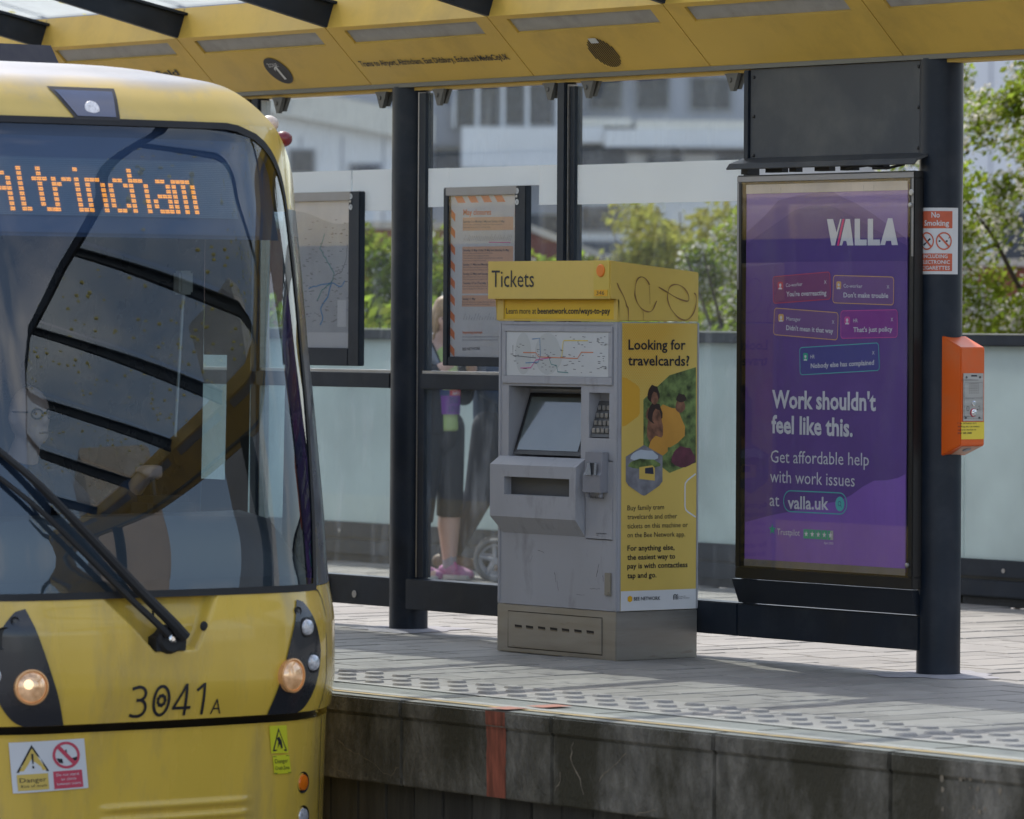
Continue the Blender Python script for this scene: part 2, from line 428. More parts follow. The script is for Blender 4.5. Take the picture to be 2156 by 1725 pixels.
def leaf_mat(name, c, var, trans):
    m = bpy.data.materials.new(name); m.use_nodes = True
    n, l = m.node_tree.nodes, m.node_tree.links
    n.remove(n['Principled BSDF'])
    geo = n.new('ShaderNodeNewGeometry')
    hs = n.new('ShaderNodeHueSaturation'); hs.inputs['Color'].default_value = c
    mr = n.new('ShaderNodeMapRange'); mr.inputs[3].default_value = 1 - var; mr.inputs[4].default_value = 1 + var
    l.new(geo.outputs['Random Per Island'], mr.inputs[0]); l.new(mr.outputs[0], hs.inputs['Value'])
    m2 = n.new('ShaderNodeMapRange'); m2.inputs[3].default_value = .485; m2.inputs[4].default_value = .515
    l.new(geo.outputs['Random Per Island'], m2.inputs[0]); l.new(m2.outputs[0], hs.inputs['Hue'])
    df = n.new('ShaderNodeBsdfDiffuse'); tl = n.new('ShaderNodeBsdfTranslucent')
    l.new(hs.outputs[0], df.inputs[0]); l.new(hs.outputs[0], tl.inputs[0])
    a = n.new('ShaderNodeMixShader'); a.inputs[0].default_value = trans
    l.new(df.outputs[0], a.inputs[1]); l.new(tl.outputs[0], a.inputs[2])
    l.new(a.outputs[0], n['Material Output'].inputs[0])
    MATS[name] = m
leaf_mat('leaf', (.23, .285, .036, 1), .5, .6)
leaf_mat('leaf_yellow', (.32, .31, .06, 1), .4, .6)
leaf_mat('blossom', (.66, .62, .55, 1), .2, .4)

# ------------------------------------------------------------------ mesh helpers
class MB:
    """collects shapes; build() links them as ONE mesh object"""
    def __init__(s): s.v = []; s.f = []
    def add(s, vs, fs):
        b = len(s.v); s.v.extend([tuple(p) for p in vs]); s.f.extend([tuple(i + b for i in q) for q in fs]); return s
    def box(s, x0, x1, y0, y1, z0, z1):
        vs = [(x, y, z) for z in (z0, z1) for y in (y0, y1) for x in (x0, x1)]
        return s.add(vs, [(0, 2, 3, 1), (4, 5, 7, 6), (0, 1, 5, 4), (2, 6, 7, 3), (0, 4, 6, 2), (1, 3, 7, 5)])
    def cbox(s, x0, x1, y0, y1, z0, z1, c=.006):
        """box with chamfered edges"""
        xs, ys, zs = (x0, x1), (y0, y1), (z0, z1)
        bm = bmesh.new()
        g = [bm.verts.new((x, y, z)) for z in zs for y in ys for x in xs]
        for q in [(0, 2, 3, 1), (4, 5, 7, 6), (0, 1, 5, 4), (2, 6, 7, 3), (0, 4, 6, 2), (1, 3, 7, 5)]:
            bm.faces.new([g[i] for i in q])
        bmesh.ops.bevel(bm, geom=list(bm.edges), offset=c, segments=2, affect='EDGES')
        return s.frombm(bm)
    def frombm(s, bm):
        bm.verts.ensure_lookup_table(); bm.verts.index_update()
        s.add([v.co for v in bm.verts], [[v.index for v in f.verts] for f in bm.faces]); bm.free(); return s
    def prism(s, pts, a, b):
        """pts: closed polygon of 3D points, extruded by vector b (a ignored offset)"""
        n = len(pts); a = Vector(a); b = Vector(b)
        vs = [Vector(p) + a for p in pts] + [Vector(p) + a + b for p in pts]
        fs = [tuple(range(n - 1, -1, -1)), tuple(range(n, 2 * n))] + [(i, (i + 1) % n, n + (i + 1) % n, n + i) for i in range(n)]
        return s.add(vs, fs)
    def poly(s, pts):
        return s.add(pts, [tuple(range(len(pts)))])
    def cyl(s, p, q, r0, r1=None, n=24, caps=True):
        p, q = Vector(p), Vector(q); r1 = r0 if r1 is None else r1
        d = (q - p).normalized(); a = d.orthogonal().normalized(); b = d.cross(a)
        vs = []
        for c, r in ((p, r0), (q, r1)):
            vs += [c + (a * math.cos(2 * math.pi * i / n) + b * math.sin(2 * math.pi * i / n)) * r for i in range(n)]
        fs = [(i, (i + 1) % n, n + (i + 1) % n, n + i) for i in range(n)]
        if caps: fs += [tuple(range(n - 1, -1, -1)), tuple(range(n, 2 * n))]
        return s.add(vs, fs)
    def tube(s, pts, r, n=8):
        pts = [Vector(p) for p in pts]; rs = r if isinstance(r, (list, tuple)) else [r] * len(pts)
        ref = None; base = len(s.v); ring = []
        for i, p in enumerate(pts):
            t = (pts[min(i + 1, len(pts) - 1)] - pts[max(i - 1, 0)]).normalized()
            if ref is None: ref = t.orthogonal().normalized()
            a = (ref - t * ref.dot(t)).normalized(); ref = a; b = t.cross(a)
            ring += [p + (a * math.cos(2 * math.pi * k / n) + b * math.sin(2 * math.pi * k / n)) * rs[i] for k in range(n)]
        fs = []
        for i in range(len(pts) - 1):
            fs += [(i * n + k, i * n + (k + 1) % n, (i + 1) * n + (k + 1) % n, (i + 1) * n + k) for k in range(n)]
        fs += [tuple(range(n - 1, -1, -1)), tuple(range((len(pts) - 1) * n, len(pts) * n))]
        return s.add(ring, fs)
    def lathe(s, c, axis, prof, n=28):
        """prof: (distance along axis, radius)"""
        c = Vector(c); d = Vector(axis).normalized(); a = d.orthogonal().normalized(); b = d.cross(a)
        vs = []; fs = []
        for h, r in prof:
            vs += [c + d * h + (a * math.cos(2 * math.pi * i / n) + b * math.sin(2 * math.pi * i / n)) * r for i in range(n)]
        for j in range(len(prof) - 1):
            fs += [(j * n + i, j * n + (i + 1) % n, (j + 1) * n + (i + 1) % n, (j + 1) * n + i) for i in range(n)]
        fs += [tuple(range(n - 1, -1, -1)), tuple(range((len(prof) - 1) * n, len(prof) * n))]
        return s.add(vs, fs)
    def ball(s, c, r, nu=16, nv=10):
        c = Vector(c); r = r if isinstance(r, (tuple, list)) else (r, r, r)
        vs = [c + Vector((0, 0, -r[2]))]
        for j in range(1, nv):
            t = math.pi * j / nv - math.pi / 2
            vs += [c + Vector((r[0] * math.cos(t) * math.cos(2 * math.pi * i / nu), r[1] * math.cos(t) * math.sin(2 * math.pi * i / nu), r[2] * math.sin(t))) for i in range(nu)]
        vs.append(c + Vector((0, 0, r[2])))
        fs = [(0, 1 + (i + 1) % nu, 1 + i) for i in range(nu)]
        for j in range(nv - 2):
            o = 1 + j * nu
            fs += [(o + i, o + (i + 1) % nu, o + nu + (i + 1) % nu, o + nu + i) for i in range(nu)]
        o = 1 + (nv - 2) * nu; top = len(vs) - 1
        fs += [(o + i, o + (i + 1) % nu, top) for i in range(nu)]
        return s.add(vs, fs)
    def strip(s, pts, w, up, nrm=None):
        """flat ribbon of width w along pts in the plane whose normal is nrm"""
        pts = [Vector(p) for p in pts]; nrm = Vector(nrm)
        L = []
        for i, p in enumerate(pts):
            t = (pts[min(i + 1, len(pts) - 1)] - pts[max(i - 1, 0)]).normalized()
            o = nrm.cross(t).normalized() * (w[i] if isinstance(w, list) else w) / 2
            L.append((p + o, p - o))
        vs = [q for a in L for q in a]
        return s.add(vs, [(2 * i, 2 * i + 1, 2 * i + 3, 2 * i + 2) for i in range(len(pts) - 1)])
    def disc(s, c, ax, ay, n=20):
        c, ax, ay = Vector(c), Vector(ax), Vector(ay)
        return s.add([c + ax * math.cos(2 * math.pi * i / n) + ay * math.sin(2 * math.pi * i / n) for i in range(n)], [tuple(range(n))])
    def ring(s, c, ax, ay, k, n=28):
        c, ax, ay = Vector(c), Vector(ax), Vector(ay)
        vs = []
        for f in (1, k):
            vs += [c + (ax * math.cos(2 * math.pi * i / n) + ay * math.sin(2 * math.pi * i / n)) * f for i in range(n)]
        return s.add(vs, [(i, (i + 1) % n, n + (i + 1) % n, n + i) for i in range(n)])
    def mesh(s, name):
        me = bpy.data.meshes.new(name); me.from_pydata(s.v, [], s.f); me.validate(); me.update(); return me
    def build(s, name, m, parent=None, smooth=False, loc=None):
        return link(s.mesh(name), name, m, parent, smooth)

def link(me, name, m, parent=None, smooth=False):
    o = bpy.data.objects.new(name, me)
    if m and not me.materials: me.materials.append(MATS[m])
    if smooth:
        for p in me.polygons: p.use_smooth = True
        try: me.set_sharp_from_angle(angle=R(35))
        except Exception: pass
    COL.objects.link(o)
    if parent is not None:
        o.parent = parent
        w = Vector((0, 0, 0)); q = parent
        while q is not None: w += q.location; q = q.parent
        o.location = -w                       # vertices are written in world metres
    return o

def thing(name, loc, label, cat, group=None):
    o = bpy.data.objects.new(name, None); COL.objects.link(o)
    o.location = loc; o.empty_display_size = .2
    o['label'] = label; o['category'] = cat
    if group: o['group'] = group
    return o
def tag(o, label, cat, group=None):
    o['label'] = label; o['category'] = cat
    if group: o['group'] = group
    return o
def struct(o): o['kind'] = 'structure'; return o

# lettering: every string becomes flat mesh print laid from point A to point B
TEXT_CACHE = {}
def prepare_texts(strings):
    objs = []
    for s, b in strings:
        if (s, b) in TEXT_CACHE: continue
        cu_ = bpy.data.curves.new('t', 'FONT'); cu_.body = s; cu_.size = 1; cu_.resolution_u = 2
        cu_.offset = (0, .018, .028, -.011)[b]
        ob = bpy.data.objects.new('t', cu_); COL.objects.link(ob); objs.append(((s, b), ob)); TEXT_CACHE[(s, b)] = None
    bpy.context.view_layer.update()
    dg = bpy.context.evaluated_depsgraph_get()
    for k, ob in objs:
        me = ob.evaluated_get(dg).to_mesh()
        TEXT_CACHE[k] = ([tuple(v.co) for v in me.vertices], [tuple(p.vertices) for p in me.polygons])
    for k, ob in objs:
        c = ob.data; bpy.data.objects.remove(ob); bpy.data.curves.remove(c)
CAP = [.7]
def text_pts(s, b):
    vs, fs = TEXT_CACHE[(s, b)]
    xs = [v[0] for v in vs]
    x0, x1 = min(xs), max(xs)
    return [((v[0] - x0) / (x1 - x0), v[1] / CAP[0]) for v in vs], fs
def put_text(mb, s, A, B, cap, b, up, off=(0, 0, 0)):
    A, B, up, off = Vector(A), Vector(B), Vector(up).normalized(), Vector(off)
    uv, fs = text_pts(s, b)
    mb.add([A + (B - A) * u + up * (v * cap) + off for u, v in uv], fs)

# ------------------------------------------------------------------ print layouts in world metres: [text, start, end, cap height, weight]
AD = [["Co-worker", [0.6238, 0.503, 1.7622],[0.7412, 0.503, 1.7686], 0.0172, 0],["You're overreacting", [0.6272, 0.503, 1.7185],[0.9103, 0.503, 1.7255], 0.0218, 1],["X", [0.8929, 0.503, 1.7765],[0.911, 0.503, 1.7773], 0.0162, 0],["Co-worker", [1.0294, 0.503, 1.7597],[1.1593, 0.503, 1.7576], 0.0169, 0],["Don't make trouble", [1.0298, 0.503, 1.7147],[1.3369, 0.503, 1.7117], 0.0216, 1],["X", [1.3263, 0.503, 1.7544],[1.3439, 0.503, 1.7543], 0.016, 0],["Manager", [0.6294, 0.503, 1.6073],[0.7309, 0.503, 1.6034], 0.0172, 0],["Didn't mean it that way", [0.6286, 0.503, 1.5624],[0.9598, 0.503, 1.5487], 0.0218, 1],["X", [0.9501, 0.503, 1.5926],[0.967, 0.503, 1.5919], 0.0162, 0],["HR", [1.0985, 0.503, 1.5994],[1.1291, 0.503, 1.5999], 0.0169, 0],["That's just policy", [1.0989, 0.503, 1.5549],[1.3666, 0.503, 1.5594], 0.0215, 1],["X", [1.3543, 0.503, 1.605],[1.3719, 0.503, 1.6055], 0.016, 0],["HR", [0.8009, 0.503, 1.4302],[0.8309, 0.503, 1.4313], 0.0171, 0],["Nobody else has complained", [0.8037, 0.503, 1.3856],[1.2427, 0.503, 1.4066], 0.0217, 1],["X", [1.2286, 0.503, 1.4523],[1.2463, 0.503, 1.4532], 0.0161, 0],["Work shouldn't", [0.5299, 0.503, 1.1985],[1.257, 0.503, 1.1976], 0.0794, 2],["feel like this.", [0.5275, 0.503, 1.0812],[1.0994, 0.503, 1.0761], 0.0794, 2],["Get affordable help", [0.523, 0.503, 0.9412],[1.2117, 0.503, 0.9439], 0.0575, 0],["with work issues", [0.5192, 0.503, 0.8487],[1.1149, 0.503, 0.845], 0.0575, 0],["at", [0.5168, 0.503, 0.7382],[0.5862, 0.503, 0.7374], 0.0575, 0],["valla.uk", [0.6462, 0.503, 0.7296],[0.9343, 0.503, 0.733], 0.0573, 1],["Trustpilot", [0.5724, 0.503, 0.6048],[0.7333, 0.503, 0.6047], 0.0287, 0],["April 2025", [0.9041, 0.503, 0.5736],[0.9695, 0.503, 0.5739], 0.0105, 0]]
CARDS = [[[0.5277, 0.503, 1.8124],[0.9345, 0.503, 1.834],[0.9409, 0.503, 1.7046],[0.5331, 0.503, 1.684]],[[0.9562, 0.503, 1.8177],[1.374, 0.503, 1.8087],[1.3741, 0.503, 1.6782],[0.9527, 0.503, 1.6876]],[[0.541, 0.503, 1.6664],[0.9944, 0.503, 1.6453],[0.9898, 0.503, 1.5157],[0.5344, 0.503, 1.5384]],[[1.0089, 0.503, 1.6538],[1.3997, 0.503, 1.6603],[1.4008, 0.503, 1.531],[1.01, 0.503, 1.5235]],[[0.7214, 0.503, 1.482],[1.2732, 0.503, 1.5085],[1.2812, 0.503, 1.3795],[0.7267, 0.503, 1.3517]]]
ICONS = [[[0.5838, 0.503, 1.7693],[0.603, 0.503, 1.7513]],[[0.9956, 0.503, 1.7702],[1.012, 0.503, 1.752]],[[0.5905, 0.503, 1.6185],[0.6098, 0.503, 1.6006]],[[1.0557, 0.503, 1.6077],[1.0749, 0.503, 1.5897]],[[0.7655, 0.503, 1.4377],[0.7822, 0.503, 1.4196]]]
PILL = [[[0.6166, 0.503, 0.8131],[1.0605, 0.503, 0.8122],[1.0613, 0.503, 0.7156],[0.6175, 0.503, 0.7158]],[[1.0127, 0.503, 0.7623],[1.0441, 0.503, 0.7634],[1.013, 0.503, 0.7311]],[[0.5375, 0.503, 0.6277],[0.5653, 0.503, 0.6287]],[[0.7593, 0.503, 0.6372],[0.9712, 0.503, 0.6373],[0.9716, 0.503, 0.5948],[0.7597, 0.503, 0.5944]]]
LOGO = [[[0.9108, 0.503, 2.0765],[0.9536, 0.503, 2.076],[0.979, 0.503, 2.0138],[1.0031, 0.503, 2.0754],[1.0121, 0.503, 2.0753],[0.9683, 0.503, 1.9543],[0.9435, 0.503, 1.9545]],[[1.0199, 0.503, 2.0752],[1.0334, 0.503, 2.075],[0.9952, 0.503, 1.9526],[0.9818, 0.503, 1.9527]],[[1.0412, 0.503, 2.0749],[1.0714, 0.503, 2.0746],[1.096, 0.503, 1.9533],[1.0535, 0.503, 1.9536],[1.0466, 0.503, 1.9745],[1.0265, 0.503, 1.9747],[1.0177, 0.503, 1.9539],[0.9997, 0.503, 1.954]],[[1.1038, 0.503, 2.0757],[1.1405, 0.503, 2.0752],[1.1414, 0.503, 1.9796],[1.1869, 0.503, 1.9792],[1.1872, 0.503, 1.9526],[1.1049, 0.503, 1.9532]],[[1.1938, 0.503, 2.0746],[1.2304, 0.503, 2.0742],[1.2312, 0.503, 1.9788],[1.2776, 0.503, 1.9784],[1.2778, 0.503, 1.9519],[1.1949, 0.503, 1.9525]],[[1.3317, 0.503, 2.0752],[1.3613, 0.503, 2.0748],[1.4007, 0.503, 1.9524],[1.3591, 0.503, 1.9527],[1.3535, 0.503, 1.9719],[1.3194, 0.503, 1.9722],[1.313, 0.503, 1.9531],[1.28, 0.503, 1.9533]]]
ADWAVE = [[[0.3359, 0.503, 2.0201],[0.4752, 0.503, 2.1021],[0.5673, 0.503, 2.1689],[0.7051, 0.503, 2.1895],[0.8418, 0.503, 2.1986],[0.8982, 0.503, 2.2164],[0.9151, 0.503, 2.2273],[0.9378, 0.503, 2.2082],[0.9999, 0.503, 2.1812],[1.1121, 0.503, 2.1461],[1.2346, 0.503, 2.0926],[1.4659, 0.503, 1.9797]],[[0.3422, 0.503, 1.9706],[0.5221, 0.503, 2.0486],[0.6828, 0.503, 2.1221],[0.8196, 0.503, 2.1427],[0.9554, 0.503, 2.1334],[1.0903, 0.503, 2.087],[1.2574, 0.503, 2.0185],[1.4662, 0.503, 1.9504]],[[1.4591, 0.503, 0.9123],[1.4102, 0.503, 0.894],[1.3336, 0.503, 0.8808],[1.2455, 0.503, 0.8761],[1.1683, 0.503, 0.8465],[1.0851, 0.503, 0.8033],[0.9902, 0.503, 0.7728],[0.8549, 0.503, 0.7536],[0.6842, 0.503, 0.7195],[0.5114, 0.503, 0.6911],[0.3309, 0.503, 0.6546]]]
MC = [["Tickets", [-0.9108, -0.0515, 1.76],[-0.5784, -0.0515, 1.7596], 0.08, 0],["346", [-0.0941, -0.0515, 1.7221],[-0.035, -0.0515, 1.7221], 0.0188, 0]]
MCP = [[[-0.1115, -0.0515, 1.7458],[-0.0149, -0.0515, 1.716]],[[-0.0656, -0.0515, 1.8362],[-0.0357, -0.0515, 1.8361]],[[-0.1213, -0.0515, 1.8767],[-0.0062, -0.0515, 1.7047]]]
MB_T = [["Learn more at", [-0.857, -0.0015, 1.6314],[-0.6233, -0.0015, 1.632], 0.0276, 0],["beenetwork.com/ways-to-pay", [-0.6113, -0.0015, 1.6321],[-0.057, -0.0015, 1.6337], 0.0276, 1]]
MF = [["Banknotes", [-0.1905, -0.0015, 0.7599],[-0.0877, -0.0015, 0.7602], 0.0132, 0],["SCHEIDT&BACHMANN", [-0.1462, -0.0015, 0.5925],[-0.0661, -0.0015, 0.5939], 0.005, 1],["CE", [-0.1411, -0.0015, 0.5833],[-0.1285, -0.0015, 0.5834], 0.005, 0]]
MS = [["Looking for", [0.0035, 0.0604, 1.4652],[0.0035, 0.4104, 1.4657], 0.0462, 2],["travelcards?", [0.0035, 0.0581, 1.3911],[0.0035, 0.4345, 1.3889], 0.0463, 2],["Buy family tram", [0.0035, 0.06, 0.7076],[0.0035, 0.2836, 0.7087], 0.0232, 0],["travelcards and other", [0.0035, 0.0603, 0.6658],[0.0035, 0.3641, 0.6646], 0.0232, 0],["tickets on this machine or", [0.0035, 0.06, 0.622],[0.0035, 0.4304, 0.6217], 0.0232, 0],["on the Bee Network app.", [0.0035, 0.0603, 0.5802],[0.0035, 0.4142, 0.5773], 0.0232, 0],["For anything else,", [0.0035, 0.0614, 0.5173],[0.0035, 0.3494, 0.5158], 0.0242, 1],["the easiest way to", [0.0035, 0.0611, 0.4745],[0.0035, 0.3537, 0.4736], 0.0242, 1],["pay is with contactless", [0.0035, 0.0614, 0.4332],[0.0035, 0.4305, 0.4317], 0.0242, 1],["tap and go.", [0.0035, 0.0618, 0.3879],[0.0035, 0.2396, 0.3878], 0.0242, 1],["BEE NETWORK", [0.0035, 0.1022, 0.282],[0.0035, 0.2633, 0.2809], 0.0156, 1],["Transport for", [0.0035, 0.3769, 0.2909],[0.0035, 0.421, 0.2917], 0.0051, 0],["Greater Manchester", [0.0035, 0.3769, 0.2828],[0.0035, 0.4436, 0.2829], 0.0051, 0]]
MSP = [[[0.0035, 0.478, 0.8741],[0.0035, 0.4286, 0.8453],[0.0035, 0.4142, 0.8293],[0.0035, 0.4124, 0.8141],[0.0035, 0.4131, 0.7201],[0.0035, 0.4178, 0.7048],[0.0035, 0.4331, 0.6928],[0.0035, 0.4796, 0.6681]],[[0.0035, 0.0483, 0.9605],[0.0035, 0.1583, 1.0147],[0.0035, 0.2718, 0.963],[0.0035, 0.2727, 0.8415],[0.0035, 0.2545, 0.8215],[0.0035, 0.1732, 0.7783],[0.0035, 0.1602, 0.775],[0.0035, 0.1439, 0.7803],[0.0035, 0.0655, 0.8243],[0.0035, 0.0492, 0.8447]],[[0.0035, 0.3454, 0.2786],[0.0035, 0.3715, 0.3022]],[[0.0035, 0.0651, 0.2982],[0.0035, 0.0793, 0.3053],[0.0035, 0.0936, 0.2989],[0.0035, 0.0938, 0.2807],[0.0035, 0.0795, 0.2736],[0.0035, 0.0652, 0.2806]],[[0.0035, 0.0249, 1.3351],[0.0035, 0.0523, 1.3305],[0.0035, 0.1213, 1.2945],[0.0035, 0.1322, 1.2793],[0.0035, 0.1331, 1.1649],[0.0035, 0.1224, 1.1497],[0.0035, 0.0491, 1.1069],[0.0035, 0.0266, 1.1025]],[[0.0035, 0.1542, 1.2296],[0.0035, 0.3135, 1.3437],[0.0035, 0.4757, 1.3819],[0.0035, 0.4792, 0.9282],[0.0035, 0.3171, 0.8804],[0.0035, 0.1562, 0.9779]]]
GRAF = [[[0.0035, -0.0083, 1.7774],[0.0035, 0.0022, 1.7561],[0.0035, 0.0266, 1.7214],[0.0035, 0.0407, 1.6947],[0.0035, 0.0495, 1.6706],[0.0035, 0.0589, 1.6559],[0.0035, 0.0594, 1.5981]],[[0.0035, 0.1875, 1.7698],[0.0035, 0.1787, 1.7845],[0.0035, 0.1577, 1.8031],[0.0035, 0.1368, 1.8078],[0.0035, 0.1195, 1.8014],[0.0035, 0.1074, 1.7865],[0.0035, 0.1017, 1.7623],[0.0035, 0.0985, 1.7354],[0.0035, 0.1011, 1.7139],[0.0035, 0.1134, 1.6871],[0.0035, 0.1344, 1.663],[0.0035, 0.1588, 1.6484],[0.0035, 0.1797, 1.6439],[0.0035, 0.1971, 1.6459],[0.0035, 0.211, 1.6581],[0.0035, 0.2213, 1.6771],[0.0035, 0.2323, 1.696]],[[0.0035, 0.1858, 1.7657],[0.0035, 0.1888, 1.7334],[0.0035, 0.191, 1.6796]],[[0.0035, 0.1502, 1.6497],[0.0035, 0.1498, 1.5999]],[[0.0035, 0.2433, 1.7608],[0.0035, 0.2731, 1.7476],[0.0035, 0.3082, 1.7317],[0.0035, 0.3434, 1.7157],[0.0035, 0.3821, 1.7025],[0.0035, 0.4209, 1.696],[0.0035, 0.4296, 1.7082],[0.0035, 0.4259, 1.7272],[0.0035, 0.4099, 1.7487],[0.0035, 0.3851, 1.7661],[0.0035, 0.357, 1.774],[0.0035, 0.3324, 1.7724],[0.0035, 0.3132, 1.7628],[0.0035, 0.3029, 1.7451],[0.0035, 0.2978, 1.7181],[0.0035, 0.3015, 1.6938],[0.0035, 0.3158, 1.6642],[0.0035, 0.3405, 1.6373],[0.0035, 0.3687, 1.6158],[0.0035, 0.3969, 1.6065],[0.0035, 0.4216, 1.6079],[0.0035, 0.4461, 1.6243],[0.0035, 0.4636, 1.6488],[0.0035, 0.4739, 1.6814],[0.0035, 0.4754, 1.714],[0.0035, 0.47, 1.7289],[0.0035, 0.4611, 1.7342]]]
SOF = [["Trams to Airport, Altrincham, East Didsbury, Eccles and MediaCityUK", [-2.6717, 0.4526, 2.9088],[-1.4323, 0.4604, 2.9014], 0.0376, 0]]
SOFL = [["field", [-4.5412, 0.4417, 2.919],[-4.3273, 0.4401, 2.9205], 0.0422, 0]]
ZONE = [["ZONE", [-3.4694, 0.4272, 2.9327],[-3.3788, 0.427, 2.9329], 0.0264, 0],["1", [-3.454, 0.4899, 2.8736],[-3.4027, 0.4881, 2.8753], 0.0792, 1]]
SOFP = [[[-3.4188, 0.4491, 2.912]],[[-0.6833, 0.4562, 2.9053]],[[-0.6901, 0.3958, 2.9622]]]
MAY = [["May closures", [-1.9936, 0.598, 2.1335],[-1.7608, 0.598, 2.1319], 0.0277, 0],["Saturday 3 to Monday 5 May and Sunday 18 May", [-1.9932, 0.598, 2.0946],[-1.6503, 0.598, 2.0925], 0.0112, 1],["Buses will replace trams between Rochdale Town Centre and Freehold.", [-1.9946, 0.598, 2.0808],[-1.6682, 0.598, 2.079], 0.0067, 0],["Replacement buses will call at all affected stops.", [-1.9944, 0.598, 2.0674],[-1.7674, 0.598, 2.0664], 0.0067, 0],["Saturday 10 May, Friday 30 May and Saturday 31 May", [-1.9932, 0.598, 1.9482],[-1.6113, 0.598, 1.9473], 0.0112, 1],["Buses will replace trams between Bury and Crumpsall.", [-1.9931, 0.598, 1.9357],[-1.7465, 0.598, 1.9354], 0.0067, 0],["Trams will operate from Crumpsall to Piccadilly.", [-1.993, 0.598, 1.9228],[-1.7776, 0.598, 1.9223], 0.0067, 0],["There will also be ticket acceptance on some local buses on these days", [-1.9929, 0.598, 1.9107],[-1.6629, 0.598, 1.9101], 0.0067, 0],["(please check our website for full details)", [-1.9927, 0.598, 1.8978],[-1.8043, 0.598, 1.8976], 0.0067, 0],["Sunday 11 May and Monday 26 May", [-1.9925, 0.598, 1.8763],[-1.7205, 0.598, 1.8764], 0.0112, 1],["Buses will replace trams between Bury and Crumpsall.", [-1.9931, 0.598, 1.8634],[-1.7458, 0.598, 1.8637], 0.0067, 0],["Trams will operate from Whitefield to Piccadilly.", [-1.993, 0.598, 1.8509],[-1.7566, 0.598, 1.8508], 0.0067, 0],["Sunday 25 May and Sunday 1 June", [-1.9935, 0.598, 1.829],[-1.7273, 0.598, 1.829], 0.0112, 1],["Buses will replace trams between Bury and Victoria.", [-1.9941, 0.598, 1.8156],[-1.749, 0.598, 1.8158], 0.0067, 0],["Trams will operate from Crumpsall to Piccadilly.", [-1.994, 0.598, 1.8031],[-1.7561, 0.598, 1.8034], 0.0067, 0],["Tuesday 27 to Thursday 29 May", [-1.9953, 0.598, 1.7817],[-1.7341, 0.598, 1.7821], 0.0112, 1],["Buses will replace trams between Bury and Victoria.", [-1.9959, 0.598, 1.7674],[-1.7485, 0.598, 1.768], 0.0067, 0],["Trams will operate from Whitefield to Piccadilly.", [-1.9958, 0.598, 1.7549],[-1.7556, 0.598, 1.7556], 0.0067, 0],["Sunday 11 May", [-1.9967, 0.598, 1.7013],[-1.8879, 0.598, 1.7023], 0.0112, 1],["Buses will replace trams between Manchester Airport and Sale.", [-1.9973, 0.598, 1.688],[-1.6825, 0.598, 1.6891], 0.0067, 0],["Replacement buses will call at all affected stops.", [-1.9972, 0.598, 1.6755],[-1.7643, 0.598, 1.6767], 0.0067, 0],["Improving journeys", [-1.9935, 0.598, 1.5299],[-1.8285, 0.598, 1.5327], 0.0134, 1],["Over the next year we will be doing essential works to keep you moving.", [-1.9948, 0.598, 1.5107],[-1.6807, 0.598, 1.514], 0.0067, 0],["Thank you for your patience while we improve your journeys.", [-1.9947, 0.598, 1.4951],[-1.6951, 0.598, 1.4985], 0.0067, 0],["BEE NETWORK", [-1.9934, 0.598, 1.4446],[-1.8449, 0.598, 1.4499], 0.014, 1]]
MAYB = [[[-1.9994, 0.598, 2.1202],[-1.5563, 0.598, 2.0531]],[[-2.0009, 0.598, 1.9719],[-1.546, 0.598, 1.7338]],[[-2.0021, 0.598, 1.725],[-1.5453, 0.598, 1.6677]]]
HP = [["CCTV RECORDING IN USE", [1.7385, 0.5835, 1.3401],[1.7385, 0.6865, 1.3402], 0.0051, 0],["Customer services", [1.7385, 0.604, 1.2564],[1.7385, 0.6634, 1.2565], 0.0036, 0],["EMERGENCY ONLY", [1.7385, 0.6002, 1.1749],[1.7385, 0.664, 1.1748], 0.0044, 0],["If the call button isn't", [1.7385, 0.5649, 1.1438],[1.7385, 0.6797, 1.1437], 0.0087, 0],["working, you can contact", [1.7385, 0.565, 1.1293],[1.7385, 0.6987, 1.1289], 0.0087, 0],["customer services on", [1.7385, 0.5651, 1.1147],[1.7385, 0.6774, 1.1145], 0.0087, 0],["0161 205 2000", [1.7385, 0.5652, 1.0995],[1.7385, 0.6518, 1.0994], 0.0087, 1]]
